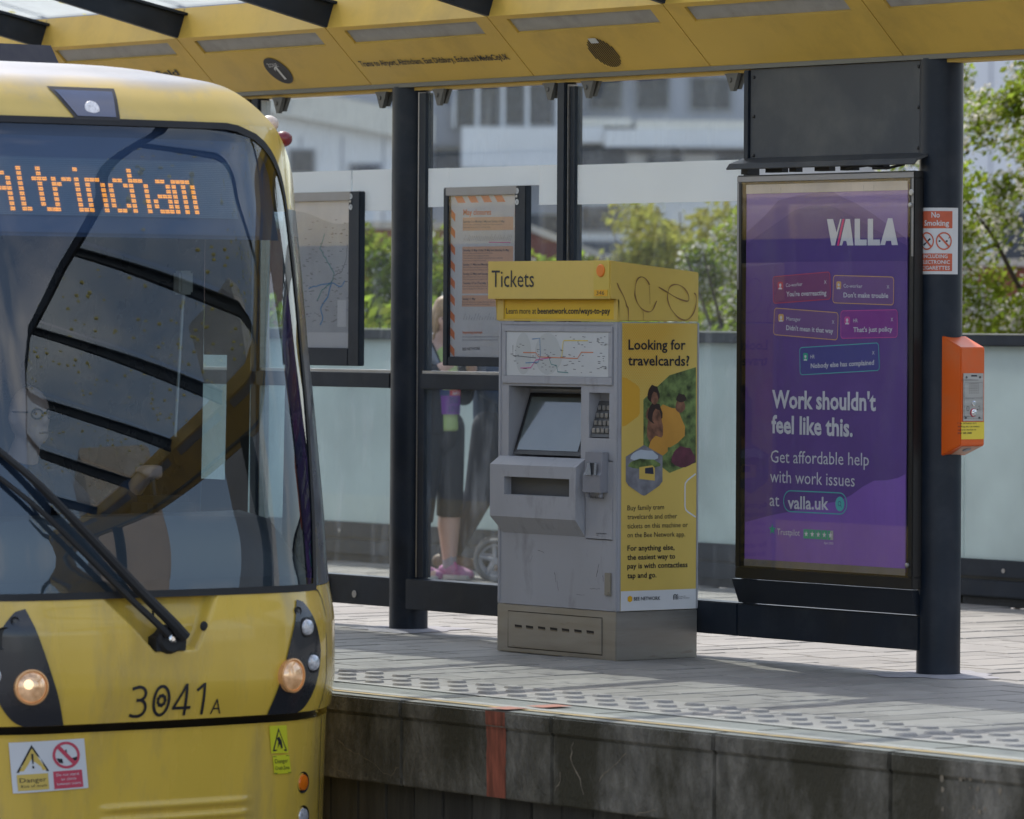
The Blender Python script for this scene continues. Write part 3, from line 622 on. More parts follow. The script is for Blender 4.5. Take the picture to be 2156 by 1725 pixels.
TP = {"num": [[-0.1944, 0.0169],[0.1766, 0.0153]], "numA": [[0.1943, 0.0145],[0.2464, 0.0147]], "numtop": [[0.1581, 0.141]], "numAtop": [[0.2115, 0.0766]], "clu": [[0.6482, 0.4592],[0.6865, 0.449],[0.7374, 0.3932],[0.7824, 0.3119],[0.799, 0.2317],[0.7719, 0.1345],[0.7212, 0.0448],[0.6479, -0.0023],[0.4869, -0.0018]], "lamps": [[0.5928, 0.1534],[0.6871, 0.3458],[0.7263, 0.199],[0.6456, 0.4126]], "lampL": [[-0.7014, 0.1517],[-0.7537, 0.3504]], "amber": [[0.7474, -0.2949]], "white": [[0.7552, -0.4335]], "board": [[-0.6935, -0.065],[-0.3755, -0.059],[-0.3476, -0.2564],[-0.6707, -0.2651]], "st1": [[0.5214, -0.0498],[0.616, -0.0514],[0.6334, -0.1658],[0.5383, -0.1622]], "st2": [[0.5454, -0.1718],[0.6387, -0.1727],[0.6553, -0.2497],[0.5584, -0.248]], "ridge": [[-0.2682, -0.3261],[0.4305, -0.3313],[0.4109, -0.3661],[-0.2413, -0.3564]], "ridge2": [[-0.2181, -0.3832],[0.4162, -0.3992]], "rec": [[-0.3158, 0.5006],[0.2538, 0.4996],[0.1184, 0.2682],[-0.087, 0.2754]], "recin": [[-0.2626, 0.4645],[0.2368, 0.495],[0.052, 0.3027],[-0.0868, 0.2977]], "pivot": [[-0.029, 0.3343]], "arm": [[0.0212, 0.3294]], "cap": [[0.1546, 0.371]], "bee": [[-0.0572, 0.0813]], "house": [[-0.1772, 2.5379],[0.1231, 2.5378],[0.0354, 2.3982],[-0.1603, 2.3972]], "hl": [[-0.0799, 2.4483]], "disp": [[-0.5068, 2.2478],[0.6252, 2.2491],[0.6038, 2.0144],[-0.5414, 2.011]], "mat2": [[-0.4929, 2.3423],[0.7434, 2.3335],[0.7806, 1.9408],[-0.5513, 1.9432]], "txt": [[-0.4591, 2.223],[0.4178, 2.0376],[-0.5053, 2.0342]], "armtop": [[-0.6734, 1.0351],[-0.6849, 0.9406],[-0.2718, 0.6883]], "dash": [[-0.1294, 0.8764],[0.593, 0.8571]], "driver": [[-0.5139, 1.2116]], "hand": [[0.0782, 0.9887]]}

for _r in SOF + SOFL: _r[4] = 1
MAY[0][4] = 1
MS[0][4] = MS[1][4] = 1
ALL_TEXT = []
for _L in (AD, MC, MB_T, MF, MS, SOF, SOFL, ZONE, MAY, HP):
    ALL_TEXT += [(r[0], r[4]) for r in _L]
ALL_TEXT += [(s, 1) for s in ('No', 'Smoking', 'INCLUDING', 'ELECTRONIC', 'CIGARETTES', 'KATE', '12151', 'AJ Bell')]
ALL_TEXT += [(s, 0) for s in ('H', '3041', 'A', 'Danger', 'Risk of death', 'Do not stand', 'or climb', 'between trams', 'Crush Zone', '5', '8', '4', '9')]
ALL_TEXT += [('3041', 3), ('A', 3)]
prepare_texts(ALL_TEXT)
CAP[0] = max(v[1] for v in TEXT_CACHE[('H', 0)][0])

# ------------------------------------------------------------------ the setting
random.seed(7)
g = MB(); g.box(-900, 900, -900, 900, -1.15, -.95)
struct(g.build('ground', 'ballast'))

EDGE = -2.345
pb = MB()
pb.box(-30, 14, -2.19, 4.95, -.948, -.085)        # platform core under the paving
platform = struct(pb.build('platform', 'joint_sand'))

def in_view(x, y, z=0., margin=.02):
    w = Vector((x, y, z)) - CAM
    dep = w.dot(FWD)
    u = w.dot(RGT) / dep * 180.77 / 36; v = w.dot(UP) / dep * 180.77 / 36 + 188 / 2156
    return (abs(u) < .5 + margin and abs(v) < .4 + margin), dep

# coping slabs along the edge, 1.02 m each
slab_m = {}
def slab_mesh(x0, x1):
    m = MB()
    m.cbox(x0, x1, -2.345, -1.875, -.075, 0, .008)
    m.cbox(x0, x1, -2.337, -1.95, -.36, -.077, .006)
    return m
k = 0
for i in range(-14, 11):
    x0 = .44 + .004 + 1.02 * (i - 0) ; x1 = x0 + 1.012
    o = slab_mesh(x0, x1).build('coping_slab', None, platform)
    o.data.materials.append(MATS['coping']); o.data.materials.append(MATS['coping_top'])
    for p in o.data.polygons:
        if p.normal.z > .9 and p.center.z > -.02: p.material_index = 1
# recessed wall of narrow blocks under the coping
for i in range(-50, 40):
    x0 = 1.42 + .2 * i
    d = random.uniform(0, .006)
    m = MB(); m.cbox(x0 + .003, x0 + .197, -2.235 - d, -2.19, -.948, -.362, .004)
    m.build('wall_block', 'wall_block', platform)
# pale cracks and mineral veins on the coping face
m = MB()
for pts in ([(1.0, -.20), (1.10, -.24), (1.16, -.245), (1.24, -.27), (1.33, -.31), (1.42, -.335)], [(1.38, -.335), (1.43, -.29), (1.45, -.27)], [(.95, -.31), (1.05, -.335), (1.12, -.345)],
            [(2.95, -.12), (2.88, -.17), (2.82, -.21), (2.76, -.27)], [(2.62, -.10), (2.60, -.16), (2.66, -.24), (2.70, -.33)], [(3.02, -.36), (3.1, -.335), (3.18, -.325)], [(2.50, -.30), (2.53, -.26), (2.55, -.2)]):
    pp = []
    for a, b in zip(pts[:-1], pts[1:]):
        for t in (0, .33, .66):
            pp.append((a[0] + (b[0] - a[0]) * t + random.uniform(-.008, .008), -2.3395, a[1] + (b[1] - a[1]) * t + random.uniform(-.006, .006)))
    m.strip(pp, [random.uniform(.0015, .007) for _ in pp], None, (0, 1, 0))
m.build('mineral_vein', 'crack_pale', platform)
m = MB()
for x, z, r in [(random.uniform(4.75, 5.12), random.uniform(-.27, -.02), random.uniform(.004, .014)) for _ in range(26)]:
    m.add([(x + r * random.uniform(.5, 1.1) * math.cos(a), -2.3395, z - .03 + r * random.uniform(.6, 1.2) * math.sin(a)) for a in [2 * math.pi * q / 9 for q in range(9)]], [tuple(range(9))])
m.build('lichen_spot', 'crack_pale', platform)
# painted lines on the coping
def sheet(name, mt, x0, x1, y0, y1, z, par=platform):
    m = MB()
    n = max(2, int((x1 - x0) / .12))
    L = [(x0 + (x1 - x0) * i / n, y0 + random.uniform(-.003, .003)) for i in range(n + 1)]
    U = [(x0 + (x1 - x0) * i / n, y1 + random.uniform(-.003, .003)) for i in range(n + 1)]
    vs = [(x, y, z) for x, y in L] + [(x, y, z) for x, y in U]
    m.add(vs, [(i, i + 1, n + 2 + i, n + 1 + i) for i in range(n)])
    return m.build(name, mt, par)
sheet('edge_line', 'line_yellow', -13.8, 11, -2.27, -2.225, .004)
sheet('edge_line', 'line_white', -13.8, 11, -2.215, -2.15, .004)
sheet('edge_line', 'line_white', -13.8, 11, -1.925, -1.88, .004)
sheet('paint_mark', 'paint_red_worn', 2.05, 2.18, -2.34, -2.222, .008)
sheet('paint_mark', 'paint_red_worn', 2.06, 2.18, -2.15, -1.99, .008)
m = MB()
zs = [-.004 - .353 * i / 14 for i in range(15)]
vs = [(2.05 + random.uniform(-.003, .003), -2.3475 if z > -.078 else -2.340, z) for z in zs] + [(2.178 + random.uniform(-.003, .003), -2.3475 if z > -.078 else -2.340, z) for z in zs]
m.add(vs, [(i, 15 + i, 16 + i, i + 1) for i in range(14)])
m.build('paint_mark', 'paint_red', platform)

# tactile warning slabs with three rows of low domes
def tactile_mesh():
    m = MB(); m.cbox(.003, .407, -1.868, -1.402, -.08, .0, .003)
    for ix in range(2):
        for iy in range(3):
            c = (.1025 + .205 * ix, -1.785 + .15 * iy)
            n = 14; prof = [(0, 1.0), (.009, .86), (.0105, .6)]
            vs = []
            for h, f in prof: vs += [(c[0] + .052 * f * math.cos(2 * math.pi * i / n), c[1] + .040 * f * math.sin(2 * math.pi * i / n), h + .0005) for i in range(n)]
            fs = [(j * n + i, j * n + (i + 1) % n, (j + 1) * n + (i + 1) % n, (j + 1) * n + i) for j in range(2) for i in range(n)] + [tuple(range(2 * n, 3 * n))]
            m.add(vs, fs)
    return m.mesh('tactile_slab')
tm = tactile_mesh(); tm.materials.append(MATS['tactile'])
for i in range(-30, 22):
    o = bpy.data.objects.new('tactile_slab', tm); COL.objects.link(o); o.parent = platform
    o.location = (.41 * i, 0, random.uniform(-.0015, .0015))

# block paving: strips 0.2 m wide running back from the edge, uneven joints
def paver_mesh(L):
    m = MB(); w = .2; gp = .0035; c = .005
    x0, x1, y0, y1 = gp, w - gp, gp, L - gp
    vs = [(x0, y0, -.07), (x1, y0, -.07), (x1, y1, -.07), (x0, y1, -.07), (x0, y0, -c), (x1, y0, -c), (x1, y1, -c), (x0, y1, -c),
          (x0 + c, y0 + c, 0), (x1 - c, y0 + c, 0), (x1 - c, y1 - c, 0), (x0 + c, y1 - c, 0)]
    fs = [(0, 1, 5, 4), (1, 2, 6, 5), (2, 3, 7, 6), (3, 0, 4, 7), (4, 5, 9, 8), (5, 6, 10, 9), (6, 7, 11, 10), (7, 4, 8, 11), (8, 9, 10, 11)]
    return m.add(vs, fs)
lens = (.3, .4, .5)
pm = {}
for L in lens:
    me = paver_mesh(L).mesh('paver'); me.materials.append(MATS['paver']); pm[L] = me
spots = []
for i in range(-75, 42):
    x = .2 * i; y = -1.397; f = random.choice((.15, .2, .25, .3, .4, .5))
    spots.append((x, y, None, f)); y += f
    while y < 4.62:
        L = random.choice(lens); spots.append((x, y, L)); y += L
def hidden(x, y):
    # under the ticket machine
    return -.9 < x < -.05 and .02 < y < .35
full = [s for s in spots if s[2]]
def rank(s):
    v, dep = in_view(s[0] + .1, s[1] + s[2] / 2)
    return (0 if v and not hidden(s[0], s[1]) and not (s[0] < -1.6 and s[1] < -1.0) else 1, dep)
full.sort(key=rank)
for x, y, L in full[:300]:
    o = bpy.data.objects.new('paver', pm[L]); COL.objects.link(o); o.parent = platform
    o.location = (x, y, random.uniform(-.0035, .001))
    o.rotation_euler = (random.uniform(-.004, .004), random.uniform(-.006, .006), 0)
rest = MB()
for x, y, L in full[300:]:
    t = paver_mesh(L); dz = random.uniform(-.0035, .001)
    rest.add([(a + x, b + y, c + dz) for a, b, c in t.v], t.f)
for s in spots:
    if s[2] is None:
        t = paver_mesh(max(.05, s[3])); dz = random.uniform(-.0035, .001)
        rest.add([(a + s[0], b + s[1], c + dz) for a, b, c in t.v], t.f)
o = rest.build('block_paving', 'paver', platform); o['kind'] = 'stuff'

# ------------------------------------------------------------------ the shelter
shelter = thing('platform_shelter', (-.5, .65, 0), 'long tram shelter with yellow sloping canopy, navy round columns and glass walls', 'shelter')
YC = .65
COLX = (-2.51, 1.525, 5.56, 9.6)
for cx in COLX:
    m = MB(); m.lathe((cx, YC, 0), (0, 0, 1), [(.001, .1), (1.35, .1), (2.80, .1)], 40)
    c = m.build('column', 'navy_metal', shelter, smooth=True)
    m = MB()   # mastic collar spread round the foot
    n = 36; r0 = .104; vs = []; fs = []
    for f, h in ((0, .007), (.25, .006), (.8, .0045), (1, .0005)):
        for i in range(n):
            a = 2 * math.pi * i / n; rr = r0 + f * (.17 + .045 * math.sin(3 * a + cx) + .03 * math.sin(7 * a))
            vs.append((cx + rr * math.cos(a), YC + rr * math.sin(a), h))
    for j in range(3): fs += [(j * n + i, j * n + (i + 1) % n, (j + 1) * n + (i + 1) % n, (j + 1) * n + i) for i in range(n)]
    m.add(vs, fs); m.build('foot_collar', 'mastic', shelter, smooth=True)

J0, BAY = .009, 1.366
YL, ZL, YF, ZF, YT, ZT = .55, 2.817, .252, 3.100, .297, 3.232    # low edge, fold, roof line
def mirror(y, s): return y if s > 0 else 2 * YC - y
def soffit_pt(x, t, s=1, off=0.):
    y = YL + (YF - YL) * t; z = ZL + (ZF - ZL) * t
    n = Vector((0, -.283, -.298)).normalized()
    return (x, mirror(y + n.y * off, s), z + n.z * off)
for b in range(-6, 9):
    xa = J0 + BAY * b; xb = xa + BAY
    for s in (1, -1):
        g = .004
        x0, x1 = xa + g, xb - g
        l0, l1, ta, tb = xa + .135, xa + 1.25, .70, .935
        m = MB()
        P = lambda x, t, o=0.: soffit_pt(x, t, s, o)
        vs = [P(x0, 0), P(x1, 0), P(x1, 1), P(x0, 1), P(l0, ta), P(l1, ta), P(l1, tb), P(l0, tb), P(l0, ta, -.014), P(l1, ta, -.014), P(l1, tb, -.014), P(l0, tb, -.014)]
        fs = [(0, 1, 5, 4), (1, 2, 6, 5), (2, 3, 7, 6), (3, 0, 4, 7), (4, 5, 9, 8), (5, 6, 10, 9), (6, 7, 11, 10), (7, 4, 8, 11)]
        m.add(vs, fs)
        # returned edges and the upright face above the fold
        fold = [P(x0, 1), P(x1, 1), (x1, mirror(YT + .01, s), ZT + .034), (x0, mirror(YT + .01, s), ZT + .034)]
        m.add(fold, [(0, 1, 2, 3)])
        m.add([P(x0, 0), P(x0, 1), P(x0, 1, -.03), P(x0, 0, -.03)], [(0, 1, 2, 3)])
        m.add([P(x1, 0), P(x1, 1), P(x1, 1, -.03), P(x1, 0, -.03)], [(0, 1, 2, 3)])
        o = m.build('soffit_panel', 'canopy_yellow', shelter)
        d = MB(); d.add([P(l0 + .002, ta + .004, -.0125), P(l1 - .002, ta + .004, -.0125), P(l1 - .002, tb - .004, -.0125), P(l0 + .002, tb - .004, -.0125)], [(0, 1, 2, 3)])
        d.build('light_diffuser', 'light_diffuser', o)
    # deck closing the spine above
    m = MB(); m.box(xa, xb, YT + .03, 2 * YC - YT - .03, ZT - .03, ZT + .03)
    m.build('spine_deck', 'frame_alu', shelter)
    # glass roof wing on the track side
    for s in (1,):
        yo, zo = -2.15, ZT + .035 + .221 * (.3 + 2.15)
        m = MB()
        pts = [(xa + .03, mirror(YT - .005, s), ZT + .037), (xb - .03, mirror(YT - .005, s), ZT + .037), (xb - .03, mirror(yo, s), zo), (xa + .03, mirror(yo, s), zo)]
        m.prism(pts, (0, 0, 0), (0, 0, .012))
        m.build('roof_pane', 'roof_glass', shelter)
# rafters at each panel joint
for b in range(-6, 10):
    x = J0 + BAY * b
    for s in (1,):
        m = MB()
        yo = -2.2; rise = .221 * (.262 - yo)
        yi = .275
        prof = [(mirror(yi, s), 3.098), (mirror(yo, s), 3.098 + rise - .0), (mirror(yo, s), 3.155 + rise), (mirror(yi + .02, s), 3.222)]
        m.prism([(x - .016, y, z) for y, z in prof], (0, 0, 0), (.032, 0, 0))
        top = [(mirror(yi + .02, s), 3.222), (mirror(yo, s), 3.155 + rise), (mirror(yo, s), 3.17 + rise), (mirror(yi + .02, s), 3.237)]
        m.prism([(x - .045, y, z) for y, z in top], (0, 0, 0), (.09, 0, 0))
        m.build('rafter', 'navy_metal', shelter)
# gutter under the spine
X0, X1 = -8.2, 12.3
m = MB(); m.box(X0, X1, .552, .60, 2.795, 2.8165); m.build('gutter_edge', 'gutter_metal', shelter)
m = MB(); m.box(X0, X1, .602, .70, 2.780, 2.815); m.build('gutter_tray', 'canopy_yellow', shelter)
m = MB(); m.box(X0, X1, .702, .748, 2.795, 2.8165); m.build('gutter_edge', 'gutter_metal', shelter)
# outer fascia tube of the wings
for s in (1,):
    m = MB(); z = 3.155 + .221 * (.262 + 2.2); m.box(X0, X1, mirror(-2.22, s) - .018, mirror(-2.22, s) + .018, z - .05, z + .02)
    m.build('eaves_beam', 'navy_metal', shelter)
# glass walls: posts, rails, panes, clamps
def post(x0, x1, y0=.585, y1=.665, z0=.0, z1=2.78, mt='navy_metal'):
    m = MB(); m.cbox(x0, x1, y0, y1, z0, z1, .004); return m.build('post', mt, shelter)
post(-1.215, -1.155, .585, .665, .27, 2.779)
m = MB(); m.box(-1.150, -1.143, .60, .66, .27, 2.77); m.build('glazing_bead', 'aluminium', shelter)
m = MB(); m.box(-1.140, -1.105, .61, .66, .27, 2.76); m.build('glazing_channel', 'navy_metal', shelter)
m = MB(); m.box(-2.398, -2.390, .61, .655, .275, 2.77); m.build('glazing_bead', 'aluminium', shelter)
m = MB(); m.box(-2.387, -2.335, .61, .66, .275, 2.765); m.build('glazing_channel', 'navy_metal', shelter)
post(-3.86, -3.80, .585, .665, .27, 2.779)
m = MB(); m.box(-3.795, -3.788, .60, .66, .27, 2.77); m.build('glazing_bead', 'aluminium', shelter)
# bottom beams
m = MB(); m.cbox(-2.40, .232, .545, .66, .113, .268, .005); m.build('bottom_beam', 'navy_metal', shelter)
m = MB(); m.cbox(.236, 1.505, .545, .66, .112, .268, .005); m.build('bottom_beam', 'navy_metal', shelter)
m = MB(); m.cbox(-5.2, -2.6, .60, .69, .112, .262, .005); m.build('bottom_beam', 'navy_metal', shelter)
# bolted bracket on the left beam
m = MB(); m.cbox(-3.235, -3.16, .575, .60, .118, .245, .006)
m.cyl((-3.2, .575, .225), (-3.2, .565, .225), .012, n=12); m.cyl((-3.2, .575, .14), (-3.2, .565, .14), .012, n=12)
m.build('beam_bracket', 'black', shelter)
m = MB(); m.lathe((-2.915, .598, .165), (0, -1, 0), [(0, .02), (.003, .018)], 14); m.build('sticker_spot', 'coping_pale', shelter)
# mid transom with pale top trim
for x0, x1 in ((-5.2, -2.6), (-2.335, -1.217)):
    m = MB(); m.cbox(x0, x1, .585, .668, 1.245, 1.322, .004); m.build('transom', 'navy_metal', shelter)
    m = MB(); m.box(x0, x1, .60, .655, 1.3235, 1.338); m.build('transom_trim', 'aluminium', shelter)
# glass panes
def pane(x0, x1, z0, z1):
    m = MB(); m.box(x0, x1, .628, .638, z0, z1); return m.build('glass_pane', 'shelter_glass', shelter)
pane(-3.787, -2.60, 1.34, 2.768); pane(-3.787, -2.60, .264, 1.243)
pane(-5.2, -3.862, 1.34, 2.768); pane(-5.2, -3.862, .264, 1.243)
pane(-2.334, -1.217, 1.34, 2.768); pane(-2.334, -1.217, .27, 1.243)
pane(-1.104, .235, .27, 2.768)
# frosted safety band on the panes
def band(x0, x1, z0=2.172, z1=2.378):
    m = MB(); m.box(x0, x1, .6235, .6265, z0, z1); return m.build('frosted_band', 'band_frost', shelter)
band(-3.78, -3.0, 2.27, 2.38); band(-2.99, -2.60, 2.165, 2.38)
band(-2.326, -2.15, 2.178, 2.376); band(-2.148, -1.405, 2.276, 2.375); band(-1.403, -1.22, 2.176, 2.375)
band(-1.095, .232, 2.174, 2.370)
# clamps that hold the panes to the gutter
cm = MB()
cm.prism([(-.05, 0, 0), (.05, 0, 0), (.042, 0, -.02), (.016, 0, -.085), (-.006, 0, -.085), (-.034, 0, -.02)], (0, 0, 0), (0, .022, 0))
cm.prism([(-.02, .03, 0), (.06, .03, 0), (.05, .03, -.02), (.02, .03, -.075), (.0, .03, -.075)], (0, 0, 0), (0, .02, 0))
cm.lathe((-.006, -.001, -.032), (0, -1, 0), [(0, .012), (.004, .011), (.005, .007)], 14)
cme = cm.mesh('glass_clamp'); cme.materials.append(MATS['clamp_grey'])
for x in (-3.96, -3.63, -2.70, -2.205, -1.29, -.985, .115):
    o = bpy.data.objects.new('glass_clamp', cme); COL.objects.link(o); o.parent = shelter
    o.location = Vector((x, .59, 2.781)) - shelter.location
# screen panel, side post and hood above the advert case
m = MB(); m.cbox(.235, .272, .565, .64, .27, 2.79, .004); m.build('post', 'navy_metal', shelter)
m = MB(); m.box(.276, 1.475, .575, .60, 2.365, 2.792); pn = m.build('screen_panel', 'panel_grey', shelter)
m = MB()
for x, z in ((.30, 2.755), (.30, 2.57), (.30, 2.385), (1.452, 2.765), (1.452, 2.58), (1.452, 2.395)):
    m.lathe((x, .575, z), (0, -1, 0), [(0, .009), (.004, .008), (.006, .004)], 12)
m.build('panel_bolts', 'black', pn)
m = MB()
prof = [(.573, 2.374), (.485, 2.345), (.465, 2.320), (.470, 2.316), (.49, 2.335), (.573, 2.362)]
m.prism([(.228, y, z) for y, z in prof], (0, 0, 0), (1.315, 0, 0))
m.build('hood', 'panel_grey', shelter)
m = MB(); m.box(.262, .31, .53, .60, 2.295, 2.36)
for x in (.45, .62, .80, .98, 1.2): m.box(x, x + random.uniform(.03, .14), .52, .56, 2.300, 2.325)
m.tube([(1.05, .5, 2.31), (1.2, .49, 2.318), (1.32, .5, 2.302), (1.42, .52, 2.32)], .006, 6)
m.build('hood_wiring', 'rubber', shelter)

# lettering, roundel and loudspeaker on the soffit
SN = Vector((0, -.283, -.298)).normalized(); SUPV = Vector((0, -.293, .276)).normalized()
for s, A, B, c, b in SOF + SOFL:
    m = MB(); put_text(m, s, A, B, c, b, SUPV, SN * .004); m.build('canopy_lettering', 'ink', shelter)
c0 = Vector(SOFP[0][0]) + SN * .003
m = MB(); m.disc(c0, Vector((.095, 0, 0)), SUPV * .095, 36); zr = m.build('zone_roundel', 'ink', shelter)
A = Vector(ZONE[0][1]); B = Vector(ZONE[0][2])
m = MB(); put_text(m, 'ZONE', A, B, ZONE[0][3], 0, SUPV, SN * .005); m.build('zone_lettering', 'white_print', zr)
c1 = c0 + SN * .002; m = MB()
one = [(-.008, .022), (-.008, -.062), (.012, -.062), (.012, .034), (-.002, .034), (-.026, .016), (-.026, .0)]
m.poly([c1 + Vector((a_ + .006, 0, 0)) + SUPV * b_ for a_, b_ in one]); m.build('zone_numeral', 'white_print', zr)
c0 = Vector(SOFP[1][0]) + SN * .003
m = MB()
for i in range(13):
    x = -.09 + .015 * i; h = math.sqrt(max(0, .098 ** 2 - x * x))
    m.add([c0 + Vector((x - .004, 0, 0)) + SUPV * h, c0 + Vector((x + .004, 0, 0)) + SUPV * h, c0 + Vector((x + .004, 0, 0)) - SUPV * h, c0 + Vector((x - .004, 0, 0)) - SUPV * h], [(0, 1, 2, 3)])
m.build('speaker_slots', 'slot_dark', shelter)
c0 = Vector(SOFP[2][0]) + SN * .004
m = MB(); m.add([c0 + Vector((a, 0, 0)) + SUPV * b for a, b in ((-.03, -.017), (.03, -.017), (.03, .017), (-.03, .017))], [(0, 1, 2, 3)])
m.build('label_plate', 'paper', shelter)

# ------------------------------------------------------------------ the ticket machine
tm_ = thing('ticket_machine', (-.45, .25, 0), 'grey and yellow ticket machine with steel base, headed Tickets', 'ticket machine')
m = MB()   # cabinet with openings for the screen and the keypad
FX0, FX1, FZ0, FZ1 = -.914, 0., .232, 1.594
def front_with_holes(m, y, x0, x1, z0, z1, holes):
    xs = sorted({x0, x1, *[h[0] for h in holes], *[h[1] for h in holes]}); zs = sorted({z0, z1, *[h[2] for h in holes], *[h[3] for h in holes]})
    for a, b in zip(xs[:-1], xs[1:]):
        for c, d in zip(zs[:-1], zs[1:]):
            cx, cz = (a + b) / 2, (c + d) / 2
            if any(h[0] < cx < h[1] and h[2] < cz < h[3] for h in holes): continue
            m.add([(a, y, c), (b, y, c), (b, y, d), (a, y, d)], [(0, 1, 2, 3)])
SCR = (-.835, -.275, .945, 1.285); KEY = (-.215, -.062, 1.045, 1.26)
front_with_holes(m, 0., FX0, FX1, FZ0, FZ1, [SCR, KEY])
for h, dep in ((SCR, .13), (KEY, .07)):
    a, b, c, d = h
    m.add([(a, 0, c), (b, 0, c), (b, 0, d), (a, 0, d), (a, dep, c), (b, dep, c), (b, dep, d), (a, dep, d)], [(0, 4, 5, 1), (1, 5, 6, 2), (2, 6, 7, 3), (3, 7, 4, 0), (4, 7, 6, 5)])
m.add([(FX0, 0, FZ0), (FX0, .492, FZ0), (FX0, .492, FZ1), (FX0, 0, FZ1)], [(0, 1, 2, 3)])
m.add([(FX1, 0, FZ0), (FX1, .492, FZ0), (FX1, .492, FZ1), (FX1, 0, FZ1)], [(0, 3, 2, 1)])
m.add([(FX0, .492, FZ0), (FX1, .492, FZ0), (FX1, .492, FZ1), (FX0, .492, FZ1)], [(0, 3, 2, 1)])
m.add([(FX0, 0, FZ0), (FX1, 0, FZ0), (FX1, .492, FZ0), (FX0, .492, FZ0)], [(0, 3, 2, 1)])
m.add([(FX0, 0, FZ1), (FX1, 0, FZ1), (FX1, .492, FZ1), (FX0, .492, FZ1)], [(0, 1, 2, 3)])
cab = m.build('cabinet', 'machine_grey', tm_)
# door edge trims
m = MB(); m.cbox(-.03, .004, -.004, .021, .234, 1.592, .006); m.cbox(-.0, .004, .486, .496, .234, 1.592, .0015); m.cbox(-.916, -.89, -.004, .02, .234, 1.592, .006)
m.cbox(-.888, -.032, -.0035, .01, 1.578, 1.592, .003)
m.build('corner_trim', 'machine_grey', tm_)
# network map and its raised frame
m = MB()
for a in ((-.884, -.034, 1.546, 1.572), (-.884, -.034, 1.296, 1.333), (-.884, -.852, 1.334, 1.545), (-.064, -.034, 1.334, 1.545)):
    m.cbox(a[0], a[1], -.008, .001, a[2], a[3], .002)
m.build('map_frame', 'machine_grey', tm_)
m = MB(); m.box(-.851, -.065, -.003, -.001, 1.334, 1.545); mp = m.build('map_sheet', 'paper', tm_)
m = MB()
for cx, rx in ((-.72, .07), (-.53, .11)): m.disc((cx, -.0035, 1.44), (rx * .9, 0, 0), (0, 0, .1), 24)
m.disc((-.47, -.0037, 1.43), (.052, 0, 0), (0, 0, .06), 22)
m.build('map_zones', 'map_zone', mp)
def line(pts, w=.004): 
    q = MB(); q.strip([(x, -.0045, z) for x, z in pts], w, None, (0, 1, 0)); return q
for mt, P in (('may_orange', [(-.72, 1.445), (-.62, 1.445), (-.6, 1.425), (-.30, 1.42), (-.27, 1.45), (-.18, 1.45)]), ('ink_blue', [(-.65, 1.51), (-.59, 1.515), (-.585, 1.43), (-.60, 1.40), (-.70, 1.395)]),
              ('sticker_yellow', [(-.42, 1.425), (-.41, 1.50), (-.40, 1.505), (-.22, 1.505)]), ('ink_grey', [(-.80, 1.48), (-.80, 1.43), (-.62, 1.42)]), ('ink_teal', [(-.52, 1.425), (-.50, 1.39), (-.46, 1.385), (-.45, 1.355), (-.37, 1.352)]), ('edge_pink', [(-.74, 1.37), (-.66, 1.372), (-.62, 1.41), (-.5, 1.423)])):
    line(P).build('map_route', mt, mp)
m = MB()
for i in range(95):
    x = random.uniform(-.82, -.2) if i < 70 else random.uniform(-.155, -.09); z = random.uniform(1.35, 1.53)
    w = random.uniform(.008, .022); m.add([(x, -.0042, z), (x + w, -.0042, z), (x + w, -.0042, z + .003), (x, -.0042, z + .003)], [(0, 1, 2, 3)])
m.build('map_names', 'ink_grey', mp)['kind'] = 'stuff'
# tilted touch screen in its recess
def tilt(x, t): return (x, .012 + .105 * t, .955 + .295 * t)
m = MB(); m.add([tilt(-.815, 0), tilt(-.295, 0), tilt(-.295, 1), tilt(-.815, 1)], [(0, 1, 2, 3)])
sc = m.build('screen_bezel', 'black', tm_)
def tiltn(x, t, o): return (x, .012 + .105 * t - .94 * o, .955 + .295 * t + .33 * o)
m = MB(); m.add([tiltn(-.79, .07, .003), tiltn(-.32, .07, .003), tiltn(-.32, .93, .003), tiltn(-.79, .93, .003)], [(0, 1, 2, 3)])
m.build('touch_screen', 'screen', sc)
m = MB(); m.add([(SCR[0], .001, 1.284), (SCR[1], .001, 1.284), (SCR[1], .128, 1.27), (SCR[0], .128, 1.27)], [(0, 1, 2, 3)]); m.build('recess_ceiling', 'machine_recess', tm_)
# keypad
m = MB(); m.add([(-.212, .005, 1.05), (-.066, .005, 1.05), (-.066, .06, 1.22), (-.212, .06, 1.22)], [(0, 1, 2, 3)]); kp = m.build('keypad_plate', 'machine_recess', tm_)
for i in range(4):
    for j in range(4):
        x = -.195 + .033 * i; t = .12 + .21 * j
        y, z = .005 + .055 * t, 1.05 + .17 * t
        q = MB(); q.cbox(x, x + .024, y - .010, y + .002, z, z + .022, .002); q.build('key', 'aluminium', kp)
